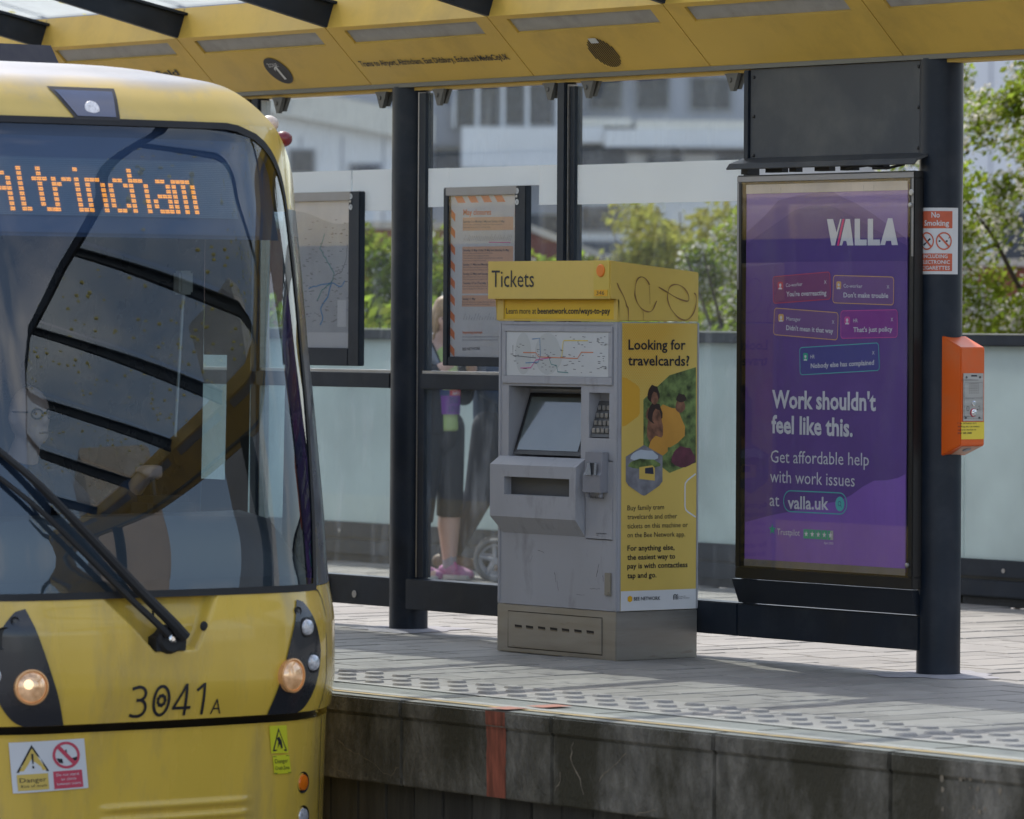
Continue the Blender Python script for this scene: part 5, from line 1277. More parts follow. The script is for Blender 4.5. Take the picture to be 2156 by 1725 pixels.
for j in range(5):
    for i in range(6):
        y = .632 + .0105 * i; z = 1.281 + .0105 * j
        m.add([(1.7396, y, z), (1.7396, y + .002, z), (1.7396, y + .007, z + .0065), (1.7396, y + .005, z + .0065)], [(0, 1, 2, 3)])
m.build('speaker_holes', 'slot_dark', pl)
m = MB()
for a in ((.604, .715, 1.263, 1.330), (.604, .715, 1.168, 1.2585)):
    L = [(1.7394, a[0], a[2]), (1.7394, a[1], a[2]), (1.7394, a[1], a[3]), (1.7394, a[0], a[3]), (1.7394, a[0], a[2])]
    m.strip(L, .0012, None, (1, 0, 0))
m.build('panel_grooves', 'machine_recess', pl)
m = MB(); m.lathe((1.739, .659, 1.237), (1, 0, 0), [(0, .0115), (.004, .0115), (.006, .008)], 20); m.build('call_button', 'chrome', pl)
m = MB(); m.lathe((1.739, .659, 1.195), (1, 0, 0), [(0, .019), (.003, .019)], 24); rb = m.build('button_surround', 'edge_red', pl)
m = MB(); m.lathe((1.742, .659, 1.195), (1, 0, 0), [(0, .0165), (.003, .0165), (.0035, .012)], 22); m.lathe((1.745, .659, 1.195), (1, 0, 0), [(0, .0105), (.004, .01), (.006, .006)], 18); m.build('emergency_button', 'chrome', rb)
m = MB()
for y, z in ((.616, 1.355), (.699, 1.355), (.613, 1.172), (.696, 1.172)): m.lathe((1.739, y, z), (1, 0, 0), [(0, .0055), (.002, .005)], 10)
m.build('panel_screws', 'machine_recess', pl)
m = MB(); m.ring((1.7396, .625, 1.214), (0, .0095, 0), (0, 0, .0115), .85, 18)
for a in range(4): m.disc((1.7396, .625 + .005 * math.cos(a * math.pi / 2), 1.214 + .006 * math.sin(a * math.pi / 2)), (0, .0017, 0), (0, 0, .002), 8)
m.strip([(1.7396, .688, 1.222), (1.7396, .697, 1.226), (1.7396, .699, 1.218), (1.7396, .692, 1.207), (1.7396, .703, 1.208)], .0016, None, (1, 0, 0)); m.disc((1.7396, .684, 1.209), (0, .003, 0), (0, 0, .003), 8)
m.poly([(1.7396, .644, 1.358), (1.7396, .680, 1.358), (1.7396, .680, 1.365), (1.7396, .644, 1.365)])
m.build('panel_symbols', 'ink', pl)
m = MB(); m.cbox(1.7355, 1.7372, .588, .729, 1.075, 1.153, .0006); yl = m.build('notice_sticker', 'sticker_yellow', hp)
for s, A, B, c, b in HP:
    x = 1.7378 if A[2] < 1.16 else 1.7396
    m = MB(); put_text(m, s, (x, A[1], A[2]), (x, B[1], B[2]), c, b, UP); m.build('help_lettering', 'ink', hp)

# ------------------------------------------------------------------ the tram
def interp(x, xs, ys):
    if x <= xs[0]: return ys[0]
    for i in range(len(xs) - 1):
        if x <= xs[i + 1]: return ys[i] + (ys[i + 1] - ys[i]) * (x - xs[i]) / (xs[i + 1] - xs[i])
    return ys[-1]
def pchip(x, xs, ys):
    if x <= xs[0]: return ys[0]
    if x >= xs[-1]: return ys[-1]
    i = max(k for k in range(len(xs) - 1) if xs[k] <= x)
    def sl(k): return (ys[k + 1] - ys[k]) / (xs[k + 1] - xs[k])
    def tan(k):
        if k == 0: return sl(0)
        if k == len(xs) - 1: return sl(k - 1)
        a, b = sl(k - 1), sl(k)
        return 0 if a * b <= 0 else 2 * a * b / (a + b)
    h = xs[i + 1] - xs[i]; t = (x - xs[i]) / h; m0, m1 = tan(i) * h, tan(i + 1) * h
    return (2 * t ** 3 - 3 * t * t + 1) * ys[i] + (t ** 3 - 2 * t * t + t) * m0 + (3 * t * t - 2 * t ** 3) * ys[i + 1] + (t ** 3 - t * t) * m1
TY = -3.745
_b = lambda z: 1.785 - .485 * (z - .5) / 1.89 + .06 * 4 * ((z - .5) / 1.89) * (1 - (z - .5) / 1.89)
ZK = [-.85, -.05, 0, .15, .35, .5, .8, 1.1, 1.45, 1.8, 2.1, 2.39, 2.45, 2.52, 2.58, 2.615, 2.65, 2.668, 2.676]
XC = [1.74, 1.77, 1.80, 1.83, 1.825, 1.785, _b(.8), _b(1.1), _b(1.45), _b(1.8), _b(2.1), 1.30, 1.255, 1.19, 1.10, .96, .80, .55, .0]
DK = [-.85, -.05, .5, 1.0, 1.45, 2.1, 2.39, 2.77]; DS = [1.0, 1.0, 1.0, .985, .94, .79, .70, .70]
WK = [-.85, -.03, 0, .5, 2.05, 2.17, 2.27, 2.36, 2.44, 2.51, 2.57, 2.605, 2.64, 2.665, 2.676]
WW = [1.18, 1.18, 1.23, 1.25, 1.27, 1.23, 1.15, 1.06, .97, .87, .76, .62, .45, .2, .02]
def drop(y): a = abs(y); return .08 * a * a + 1.12 * max(0, a - .558) ** 2
def tw(z): return pchip(z, WK, WW)
def G(y, z, off=0.):
    x = pchip(z, ZK, XC) - interp(z, DK, DS) * drop(y)
    # outward normal in plan
    e = .01; sl = interp(z, DK, DS) * (drop(y + e) - drop(y - e)) / (2 * e)
    n = Vector((1, sl, .15)).normalized()
    return Vector((x, TY + y, z)) + n * off
tram = thing('tram', (0, TY, -.95), 'yellow tram with 3041A on its nose and an orange Altrincham display', 'tram')
def patch(name, mt, z0, z1, yl, yr, nz=12, ny=24, off=0., par=tram, fn=None, thick=0.):
    m = MB(); vs = []
    for j in range(nz + 1):
        z = z0 + (z1 - z0) * j / nz; a, b = yl(z), yr(z)
        for i in range(ny + 1):
            y = a + (b - a) * i / ny
            vs.append(G(y, z, off + (fn(y, z) if fn else 0)))
    m.add(vs, [(j * (ny + 1) + i, j * (ny + 1) + i + 1, (j + 1) * (ny + 1) + i + 1, (j + 1) * (ny + 1) + i) for j in range(nz) for i in range(ny)])
    return m.build(name, mt, par, smooth=True)
full_l = lambda z: -tw(z); full_r = lambda z: tw(z)
# windscreen outline
def yw(z):
    b = interp(z, [.5, .56, 1.2, 1.8, 2.1, 2.4], [.80, .815, .895, .958, .985, .99])
    if z > 2.07:
        t = min(1, (z - 2.05) / .342); b = min(b, .60 + (b - .60) * math.sqrt(max(0, 1 - t ** 2.3)))
    return b
# bumper, black gap, nose panel with the wiper well
def ridge(y, z):
    o = 0
    for zc, a, b in ((-.345, -.26, .42), (-.395, -.24, .42), (-.445, -.24, .42)):
        if a < y < b: o += .014 * max(0, 1 - ((z - zc) / .018) ** 2)
    return o
patch('bumper', 'tram_yellow', -.85, -.035, full_l, full_r, 130, 60, fn=ridge)
patch('nose_gap', 'black', -.045, .008, lambda z: -1.08, lambda z: 1.08, 2, 40, off=-.05)
m = MB()
for z, f in ((-.035, -1), (0., 1)):
    n = 40; ys = [-1.18 + 2.36 * i / n for i in range(n + 1)]
    m.add([G(y, z) for y in ys] + [G(y, z, -.06) for y in ys], [(i, i + 1, n + 2 + i, n + 1 + i) for i in range(n)])
m.build('nose_lips', 'tram_yellow', tram)
def sstep(t): t = max(0, min(1, t)); return t * t * (3 - 2 * t)
def well(y, z):
    # trapezoid well open at the top: bottom edge z .278
    t = (z - .272) / .228
    yl_ = -.085 - .225 * t; yr_ = .118 + .135 * t
    d = min((y - yl_) * .9, (yr_ - y) * .9, (z - .272) * 1.0)
    return -.055 * sstep(d / .035)
patch('nose_panel', 'tram_yellow', .0, .505, full_l, full_r, 120, 420, fn=well)
m = MB()   # raised lip above the lamps
# pillars, seals and upper shell
patch('pillar', 'pillar_navy', .507, 2.06, lambda z: yw(z) + .018, full_r, 24, 8)
patch('pillar', 'pillar_navy', .507, 2.06, full_l, lambda z: -yw(z) - .018, 24, 8)
patch('upper_corner', 'tram_yellow', 2.06, 2.403, lambda z: yw(z) + .016, full_r, 24, 12)
patch('upper_corner', 'tram_yellow', 2.06, 2.403, full_l, lambda z: -yw(z) - .016, 24, 12)
sh = patch('roof_front', 'tram_yellow', 2.402, 2.676, full_l, full_r, 36, 40)
sh.data.materials.clear(); sh.data.materials.append(MATS['roof_blend'])
seal = [(-yw(.5 + 1.885 * i / 60), .5 + 1.885 * i / 60) for i in range(61)]
out = [(y, z) for y, z in seal] + [(-.62 + 1.24 * i / 20, 2.393) for i in range(21)] + [(-y, z) for y, z in seal[::-1]] + [(.8 - 1.6 * i / 24, .505) for i in range(25)]
m = MB(); n = len(out)
cy = 0; vs = []
for k_, (a, b) in enumerate(((1.0, .004), (1.0, .004))):
    pass
ins = []
for i, (y, z) in enumerate(out):
    c = Vector((0, 1.45)); d = (c - Vector((y, z))); d = d / max(abs(d.x) / 1, abs(d.y) / 1, .001)
    ins.append((y + d.x * .012, z + d.y * .012, y - d.x * .016, z - d.y * .016))
m.add([G(a, b, .004) for a, b, c, d in ins] + [G(c, d, .004) for a, b, c, d in ins], [(i, (i + 1) % n, n + (i + 1) % n, n + i) for i in range(n)])
m.build('windscreen_seal', 'rubber', tram, smooth=True)
ws = patch('windscreen', 'windscreen', .505, 2.392, lambda z: -yw(z), yw, 50, 40)
# body sides and roof behind the nose, with the cab side windows left open for glass
def side_strip(name, mt, zs, xf, xb, par=tram):
    for s in (1, -1):
        m = MB(); vs = []
        for z in zs:
            y = tw(z) * s; x0 = G(tw(z), z).x if xf is None else xf
            vs += [(x0, TY + y, z), (xb, TY + y * (1.0 if z > 2.2 else 1.0), z)]
        m.add(vs, [(2 * i, 2 * i + 2, 2 * i + 3, 2 * i + 1) for i in range(len(zs) - 1)])
        m.build(name, mt, par, smooth=True)
side_strip('side_panel', 'tram_yellow', [-.85, -.5, -.2, 0, .25, .5], None, -8)
side_strip('side_pillar', 'pillar_navy', [.5, .8, 1.2, 1.6, 2.06], None, .80)
side_strip('side_glass', 'cab_glass', [.502, 1.2, 2.058], .799, .541)
side_strip('side_pillar', 'cab_brown', [.5, .8, 1.2, 1.6, 2.06], .54, .36)
side_strip('side_glass', 'cab_glass', [.90, 1.2, 1.44], .359, .181)
side_strip('side_panel', 'cab_brown', [.5, .8, .899], .36, .18)
side_strip('side_panel', 'cab_brown', [1.441, 1.8, 2.06], .36, .18)
side_strip('side_panel', 'pillar_navy', [.5, 1.2, 2.06], .18, -8)
side_strip('roof_side', 'tram_yellow', [2.06, 2.17, 2.27, 2.36, 2.44], None, -8)
side_strip('roof_side', 'tram_roof', [2.44, 2.51, 2.57, 2.605, 2.64, 2.665, 2.676], None, -8)
m = MB(); n = 16
m.box(-8, .02, TY - .4, TY + .4, 2.668, 2.679); m.build('roof_ridge', 'tram_roof', tram)
# roof equipment case
m = MB(); m.prism([(0.10, TY - .2, 2.69), (.03, TY - .2, 2.775), (-2.4, TY - .2, 2.775), (-2.4, TY - .2, 2.69)], (0, -.55, 0), (0, 1.31, 0)); m.build('roof_unit', 'ac_box', tram)
m = MB(); m.box(-2.4, .18, TY - .7, TY + .64, 2.681, 2.689); m.build('roof_unit_base', 'black', tram)
m = MB()
for i in range(5): m.box(-.15 - .3 * i, -.05 - .3 * i, TY + .30, TY + .34, 2.7755, 2.781)
m.build('roof_unit_clips', 'aluminium', tram)
# pole and black skirt detail: top marker light housing
H = [(-.177, 2.538), (.123, 2.538), (.060, 2.398), (-.135, 2.398)]
H = [(-.19, 2.538), (.135, 2.538), (.085, 2.402), (-.13, 2.402)]
def quad_patch(name, mt, Q, off, n=8, par=tram):
    m = MB(); vs = []
    for j in range(n + 1):
        for i in range(n + 1):
            u, v = i / n, j / n
            y = (Q[0][0] * (1 - u) + Q[1][0] * u) * (1 - v) + (Q[3][0] * (1 - u) + Q[2][0] * u) * v
            z = (Q[0][1] * (1 - u) + Q[1][1] * u) * (1 - v) + (Q[3][1] * (1 - u) + Q[2][1] * u) * v
            vs.append(G(y, z, off))
    m.add(vs, [(j * (n + 1) + i, (j + 1) * (n + 1) + i, (j + 1) * (n + 1) + i + 1, j * (n + 1) + i + 1) for j in range(n) for i in range(n)])
    return m.build(name, mt, par, smooth=True)
hs_ = quad_patch('marker_housing', 'black', H, .004)
quad_patch('marker_lens', 'marker_blue', [(y * .86 - .003, 2.47 + (z - 2.47) * .8) for y, z in H], .006, par=hs_)
m = MB(); m.lathe(G(-.03, 2.447, .006), (1, 0, .35), [(0, .035), (.004, .033), (.008, .02)], 26); m.build('marker_lamp', 'lamp_lit', hs_)
# lamp pods
pod = [tuple(p) for p in TP['clu']]
def pod_mesh(P, off):
    bm = bmesh.new(); vs = [bm.verts.new((p[0], 0, p[1])) for p in P]; bm.faces.new(vs)
    bmesh.ops.subdivide_edges(bm, edges=list(bm.edges), cuts=4)
    bmesh.ops.triangulate(bm, faces=list(bm.faces))
    for _ in range(2): bmesh.ops.subdivide_edges(bm, edges=list(bm.edges), cuts=1, use_grid_fill=True)
    bmesh.ops.triangulate(bm, faces=list(bm.faces))
    for v in bm.verts: v.co = G(v.co.x, v.co.z, off)
    return MB().frombm(bm)
def smooth_poly(P, n=6):
    Q = []; k = len(P)
    for i in range(k):
        p0, p1, p2, p3 = [Vector(P[(i + d) % k]) for d in (-1, 0, 1, 2)]
        sharp = i in (0, 7, 8, k - 1)
        for t in range(n):
            t /= n
            Q.append(p1.lerp(p2, t) if sharp else .5 * ((2 * p1) + (p2 - p0) * t + (2 * p0 - 5 * p1 + 4 * p2 - p3) * t * t + (3 * p1 - p0 - 3 * p2 + p3) * t ** 3))
    return [(q.x, q.y) for q in Q]
pod_s = smooth_poly(pod)
for s, dy in ((1, 0.), (-1, -.05)):
    P = [(s * y, z) for y, z in pod_s]
    if s < 0: P = P[::-1]
    pd = pod_mesh(P, .006).build('lamp_pod', 'pod_black', tram, smooth=True)
    L = [(.593, .155, .066), (.687, .346, .036), (.728, .200, .036), (.645, .413, .017)]
    for k_, (y, z, r) in enumerate(L):
        ax = Vector((1, s * .22, .03)).normalized()
        c = G(s * y + dy, z, .004) 
        if k_ == 0:
            hl = MB().lathe(c - ax * .02, ax, [(.0, r * 1.02), (.034, r * 1.06), (.036, r * .96), (.02, r * .93)], 36).build('headlight', 'headlight_rim', tram, smooth=True)
            MB().lathe(c - ax * .01, ax, [(.018, r * .93), (.026, r * .84), (.033, r * .6), (.037, r * .3), (.038, .002)], 36).build('headlight_lens', 'headlight_glow', hl, smooth=True)
            MB().lathe(c + ax * .019 + Vector((0, -.016, .01)), ax, [(.0, r * .34), (.005, r * .26), (.007, .002)], 20).build('headlight_bulb', 'headlight_core', hl, smooth=True)
        elif k_ < 3:
            if s < 0 and k_ == 1:
                MB().lathe(c - ax * .002, ax, [(0, r * 1.25), (.004, r * 1.2), (.001, r)], 26).build('side_lamp', 'black', tram); continue
            ol = MB().lathe(c - ax * .012, ax, [(0, r * 1.14), (.02, r * 1.14), (.021, r * 1.0), (.012, r * .98)], 28).build('side_lamp', 'black', tram, smooth=True)
            MB().lathe(c - ax * .008, ax, [(.012, r * .97), (.022, r * .85), (.027, r * .5), (.028, .002)], 28).build('lamp_lens', 'lamp_glass', ol, smooth=True)
        else:
            sn = MB().lathe(c - ax * .004, ax, [(0, r * 1.1), (.01, r), (.006, r * .8)], 20).build('sensor', 'rubber', tram)
            MB().lathe(c + ax * .002, ax, [(0, r * .6), (.004, r * .5)], 6).build('sensor_screw', 'machine_recess', sn)
# reflectors and fog lamps in the bumper
for s, y, z, mt, nm in ((1, .747, -.295, 'amber', 'side_reflector'), (1, .755, -.434, 'lamp_glass', 'fog_lamp'), (-1, -.76, -.285, 'amber', 'side_reflector'), (-1, -.76, -.434, 'lamp_glass', 'fog_lamp')):
    ax = Vector((1, s * .4, 0)).normalized(); c = G(y, z)
    rm = MB().lathe(c - ax * .006, ax, [(0, .046), (.010, .044), (.006, .036)], 26).build(nm, 'black', tram, smooth=True)
    MB().lathe(c - ax * .002, ax, [(0, .035), (.010, .031), (.014, .018), (.015, .002)], 26).build('lamp_lens', mt, rm, smooth=True)
# body seams and fixings
m = MB()
def seam(pts, w=.005):
    P = [Vector(p) for p in pts]; vs = []
    for i, p in enumerate(P):
        t = (P[min(i + 1, len(P) - 1)] - P[max(i - 1, 0)]).normalized(); o = Vector((-t.y, t.x)) * w / 2
        vs += [G(p.x + o.x, p.y + o.y, .0025), G(p.x - o.x, p.y - o.y, .0025)]
    m.add(vs, [(2 * i, 2 * i + 1, 2 * i + 3, 2 * i + 2) for i in range(len(P) - 1)])
for s in (1, -1):
    seam([(s * .80, .498), (s * .835, .485), (s * .86, .455), (s * .872, .40), (s * .875, .25), (s * .872, .12), (s * .85, .04), (s * .83, .004)])
    seam([(s * .93, -.05 - .8 * t / 12) for t in range(13)], .006)
    seam([(s * (.52 + .41 * t / 12), -.50) for t in range(13)], .004)
m.build('body_seams', 'slot_dark', tram)
# fleet number
m = MB()
def gtext(mb, s, y0, y1, z, cap, b=0, off=.004, zr=0.):
    uv, fs = text_pts(s, b); mb.add([G(y0 + (y1 - y0) * u, z + v * cap + zr * u, off) for u, v in uv], fs)
def arc(cy, cz, ry, rz, a0, a1, n=14): return [(cy + ry * math.cos(R(a0 + (a1 - a0) * i / n)), cz + rz * math.sin(R(a0 + (a1 - a0) * i / n))) for i in range(n + 1)]
def stroke(pts, w=.0125):
    if len(pts) == 2: pts = [(pts[0][0] + (pts[1][0] - pts[0][0]) * t / 10, pts[0][1] + (pts[1][1] - pts[0][1]) * t / 10) for t in range(11)]
    P = [Vector((y, z)) for y, z in pts]; vs = []
    for i, p in enumerate(P):
        t = (P[min(i + 1, len(P) - 1)] - P[max(i - 1, 0)]).normalized(); o = Vector((-t.y, t.x)) * w / 2
        vs += [G(p.x + o.x, p.y + o.y, .0045), G(p.x - o.x, p.y - o.y, .0045)]
    m.add(vs, [(2 * i, 2 * i + 1, 2 * i + 3, 2 * i + 2) for i in range(len(P) - 1)])
z0, hh = .016, .128
stroke([(-.193, z0 + hh - .012)] + arc(-.160, z0 + hh - .032, .031, .027, 100, -75)); stroke([(-.170, z0 + .070), (-.158, z0 + .070)] + arc(-.158, z0 + .038, .034, .033, 82, -90) + [(-.178, z0 + .006), (-.194, z0 + .012)])
stroke(arc(-.052, z0 + hh / 2, .036, hh / 2 - .006, 0, 360, 32)); stroke([(.066, z0), (.066, z0 + hh)], .0125); stroke([(.064, z0 + hh - .004), (.010, z0 + .034)], .011); stroke([(.004, z0 + .031), (.092, z0 + .031)], .012); stroke([(.152, z0), (.152, z0 + hh)], .0125); stroke([(.116, z0 + hh - .030), (.150, z0 + hh - .005)], .011)
gtext(m, 'A', .194, .246, .0145, .062, 3, .0045)
for i in range(9):   # little bee emblem inside the nought
    a = 2 * math.pi * i / 9
    m.add([G(-.052 + .008 * math.cos(a + t) + .017 * math.cos(a), .081 + .009 * math.sin(a + t) + .020 * math.sin(a), .0047) for t in [2 * math.pi * q / 6 for q in range(6)]], [tuple(range(6))])
m.build('fleet_number', 'ink', tram)
# warning board on the left of the bumper
Q = [tuple(p) for p in TP['board']]
bd = quad_patch('warning_board', 'white_print', Q, .005)
def bq(u0, u1, v0, v1):
    f = lambda u, v: (((Q[0][0] * (1 - u) + Q[1][0] * u) * (1 - v) + (Q[3][0] * (1 - u) + Q[2][0] * u) * v), ((Q[0][1] * (1 - u) + Q[1][1] * u) * (1 - v) + (Q[3][1] * (1 - u) + Q[2][1] * u) * v))
    return [f(u0, v0), f(u1, v0), f(u1, v1), f(u0, v1)]
quad_patch('board_panel', 'poster_yellow', bq(.06, .46, .64, .96), .0062, 3, bd); quad_patch('board_panel', 'edge_red', bq(.53, .93, .62, .97), .0062, 3, bd)
f1 = lambda u, v: bq(u, u, v, v)[0]
def gpoly(mb, L, off): mb.add([G(*f1(u, v), off) for u, v in L], [tuple(range(len(L)))])
m = MB(); gpoly(m, [(.27, .06), (.48, .60), (.06, .60)], .0062); tri = m.build('warning_triangle', 'ink', bd)
m = MB(); gpoly(m, [(.27, .13), (.445, .575), (.095, .575)], .0066); m.build('warning_triangle', 'poster_yellow', tri)
m = MB(); gpoly(m, [(.255, .24), (.285, .24), (.278, .44), (.262, .44)], .007); gpoly(m, [(.258, .48), (.282, .48), (.282, .53), (.258, .53)], .007)
m.build('warning_mark', 'ink', tri)
m = MB(); n = 26
m.add([G(*f1(.73 + .19 * k_ * math.cos(2 * math.pi * i / n), .31 + .27 * k_ * math.sin(2 * math.pi * i / n)), .0064) for k_ in (1, .8) for i in range(n)], [(i, (i + 1) % n, n + (i + 1) % n, n + i) for i in range(n)])
gpoly(m, [(.60, .15), (.64, .10), (.86, .47), (.82, .52)], .0072); m.build('prohibition_ring', 'edge_red', bd)
m = MB(); gpoly(m, [(.59, .36), (.67, .38), (.68, .47), (.62, .45)], .0066); gpoly(m, [(.79, .38), (.88, .35), (.87, .42), (.81, .46)], .0066); gpoly(m, [(.72, .20), (.74, .20), (.745, .33), (.715, .33)], .0066); m.build('board_symbol', 'ink', bd)
m = MB()
def btext(mb, s, u0, u1, v, cap):
    uv, fs = text_pts(s, 0); mb.add([G(*f1(u0 + (u1 - u0) * a, v - b * cap), .0068) for a, b in uv], fs)
btext(m, 'Danger', .09, .43, .80, .09); btext(m, 'Risk of death', .10, .43, .90, .05); m.build('board_lettering', 'ink', bd)
m = MB(); btext(m, 'Do not stand', .57, .88, .72, .05); btext(m, 'or climb', .63, .84, .81, .05); btext(m, 'between trams', .57, .90, .90, .05); m.build('board_lettering', 'white_print', bd)
# yellow hazard stickers on the right of the bumper
q1 = quad_patch('hazard_sticker', 'sticker_bright', [tuple(p) for p in TP['st1']], .005, 4); q2 = quad_patch('hazard_sticker', 'sticker_bright', [tuple(p) for p in TP['st2']], .005, 4)
Q = [tuple(p) for p in TP['st1']]
m = MB(); gpoly(m, [(.5, .08), (.92, .93), (.08, .93)], .0062); t1 = m.build('hazard_triangle', 'ink', q1)
m = MB(); gpoly(m, [(.5, .2), (.82, .87), (.18, .87)], .0066); m.build('hazard_triangle', 'sticker_bright', t1)
m = MB(); gpoly(m, [(.36, .45), (.5, .4), (.62, .55), (.66, .82), (.56, .84), (.5, .66), (.36, .84), (.42, .6)], .007); m.build('hazard_symbol', 'ink', t1)
Q = [tuple(p) for p in TP['st2']]
m = MB(); btext(m, 'Danger', .1, .85, .42, .22); btext(m, 'Crush Zone', .08, .9, .78, .2); gpoly(m, [(0, .05), (1, .05), (1, .075), (0, .075)], .0066); gpoly(m, [(0, .95), (1, .95), (1, .985), (0, .985)], .0066); m.build('hazard_lettering', 'ink', q2)
# wiper: hub, two parallel arms and the long blade
wp = thing('_', (0, 0, 0), '', '') if False else None
m = MB(); p = G(-.02, .325, -.02)
m.lathe(p, (1, 0, .1), [(0, .06), (.03, .058), (.045, .05)], 22); m.prism([G(-.085, .285, -.05), G(.055, .285, -.05), G(.06, .33, -.05), G(-.03, .37, -.05), G(-.085, .34, -.05)], (0, 0, 0), (.06, 0, 0))
hub = m.build('wiper', 'rubber', tram)
m = MB(); m.lathe(p + Vector((.045, .0, .005)), (1, 0, .1), [(0, .02), (.006, .018), (.008, .01)], 16); m.build('wiper_bolt', 'chrome', hub)
def arm(a, b, o0, o1, r0, r1):
    m = MB(); pts = [G(a[0] + (b[0] - a[0]) * t, a[1] + (b[1] - a[1]) * t, o0 + (o1 - o0) * t) for t in [i / 16 for i in range(17)]]
    m.tube(pts, [r0 + (r1 - r0) * i / 16 for i in range(17)], 8); return m.build('wiper_arm', 'rubber', hub, smooth=True)
arm((.03, .325), (-.84, 1.21), .045, .05, .024, .012); arm((-.045, .335), (-.86, 1.11), .04, .045, .015, .009)
m = MB(); m.tube([G(-.05, .33, .02), G(-.10, .40, .02), G(-.09, .47, .025), G(-.16, .52, .03)], .005, 6); m.build('washer_hose', 'rubber', hub)
m = MB(); m.lathe(G(.155, .371, -.004), (1, .1, 0), [(0, .02), (.004, .018), (.006, .008)], 14); m.build('washer_cap', 'rubber', tram)
m = MB(); m.prism([G(-.095, .272, -.05), G(.115, .272, -.05), G(.09, .285, -.05), G(-.075, .285, -.05)], (0, 0, 0), (.03, 0, 0)); m.build('well_drain', 'black', tram)
# side marker lamps on the platform side
m = MB(); m.ball((.63, -2.455, 2.44), (.05, .04, .038)); m.build('side_marker', 'lamp_pale', tram, smooth=True)
m = MB(); m.ball((.765, -2.475, 2.372), (.045, .04, .035)); m.build('side_marker', 'lamp_red', tram, smooth=True)
# destination display behind the glass
bx = patch('display_box', 'display_frame', 1.93, 2.385, lambda z: -min(yw(z) - .02, .93), lambda z: min(yw(z) - .02, .93), 10, 30, off=-.035)
patch('display_surround', 'display_mid', 1.945, 2.337, lambda z: -.84, lambda z: .76, 6, 30, off=-.030, par=bx)
fc = patch('display_face', 'display_face', 2.013, 2.248, lambda z: -.79, lambda z: .62, 6, 30, off=-.026, par=bx)
m = MB()
for j in range(30):
    z = 2.016 + .23 * j / 30
    n = 24; m.add([G(-.785 + 1.40 * i / n, z, -.0245) for i in range(n + 1)] + [G(-.785 + 1.40 * i / n, z + .0022, -.0245) for i in range(n + 1)], [(i, i + 1, n + 2 + i, n + 1 + i) for i in range(n)])
m.build('display_louvres', 'display_line', fc)
FONT = {'l': ['11', '01', '01', '01', '01', '01', '01', '01', '11'.replace('1', '1')], }
GL = {'A': ["00100", "01010", "10001", "10001", "11111", "10001", "10001", "10001", "10001"],
      'l': ["010", "010", "010", "010", "010", "010", "010", "010", "011"], 't': ["0100", "0100", "1110", "0100", "0100", "0100", "0100", "0100", "0011"],
      'r': ["0000", "0000", "1011", "1100", "1000", "1000", "1000", "1000", "1000"], 'i': ["010", "000", "010", "010", "010", "010", "010", "010", "011"],
      'n': ["0000", "0000", "1110", "1001", "1001", "1001", "1001", "1001", "1001"], 'c': ["0000", "0000", "0110", "1001", "1000", "1000", "1000", "1001", "0110"],
      'h': ["1000", "1000", "1110", "1001", "1001", "1001", "1001", "1001", "1001"], 'a': ["0000", "0000", "0110", "0001", "0001", "0111", "1001", "1001", "0111"],
      'm': ["00000", "00000", "11110", "10101", "10101", "10101", "10101", "10101", "10101"]}
m = MB(); pos = {0: -.59, 1: -.464, 2: -.374, 3: -.284, 4: -.200, 5: -.126, 6: -.016, 7: .084, 8: .194, 9: .296}
cw, rh = .0240, .0205
for k_, ch in enumerate('Altrincham'):
    y0 = pos[k_]
    for j, row in enumerate(GL[ch]):
        for i, c in enumerate(row):
            if c != '1': continue
            for sx in range(3):
                for sz in range(2):
                    y = y0 + cw * i + .0072 * sx; z = 2.205 - rh * j - .0078 * sz
                    m.add([G(y + dy_, z + dz_, -.022) for dy_, dz_ in ((-.0040, 0), (0, -.0042), (.0040, 0), (0, .0042))], [(0, 1, 2, 3)])
m.build('display_letters', 'led', fc)
# cab interior
m = MB(); m.box(-1.6, .95, TY - 1.05, TY + 1.05, -.02, 0); m.build('cab_floor', 'cab_dark', tram)
m = MB(); m.box(-1.66, -1.6, TY - 1.2, TY + 1.2, 0, 2.4); m.build('cab_bulkhead', 'cab_brown', tram)
m = MB(); m.box(-1.6, 1.0, TY - .95, TY + .95, 2.36, 2.40); m.build('cab_ceiling', 'cab_brown', tram)
ds_ = patch('dashboard', 'dash_grey', .50, .56, lambda z: -.8, lambda z: .8, 2, 20, off=-.03)
m = MB(); vs = []; n = 20
for i in range(n + 1):
    y = -.85 + 1.7 * i / n
    a = G(y, .56, -.04); vs += [tuple(a), (a.x - .28, a.y, .80 - .03 * (y / .85) ** 2), (a.x - .5, a.y, .80), (a.x - .5, a.y, .3)]
m.add(vs, [(4 * i + k_, 4 * i + 4 + k_, 4 * i + 5 + k_, 4 * i + 1 + k_) for i in range(n) for k_ in range(3)]); m.build('dash_top', 'dash_grey', ds_, smooth=True)
m = MB(); m.cbox(.86, 1.04, TY + .42, TY + .66, .45, .86, .03); m.build('control_console', 'cab_dark', tram)
m = MB(); m.cbox(.14, .62, TY - .05, TY + .45, .17, .27, .04); m.cbox(.02, .14, TY - .05, TY + .45, .25, 1.0, .05); m.cbox(.33, .43, TY + .15, TY + .25, 0, .18, .01); m.build('driver_seat', 'cab_dark', tram)
m = MB(); m.cbox(-.9, -.75, TY + .4, TY + .92, .0, 1.30, .07); m.build('spare_seat', 'cab_brown', tram)
m = MB(); m.tube([(.80, TY + .70, 1.1), (.82, TY + .72, 1.65), (.83, TY + .72, 1.72)], .007, 8); gr = m.build('grab_pole', 'aluminium', tram)
m = MB(); m.cbox(.80, .86, TY + .68, TY + .75, 1.70, 1.80, .01); m.build('grab_pole_cap', 'coping_pale', gr)

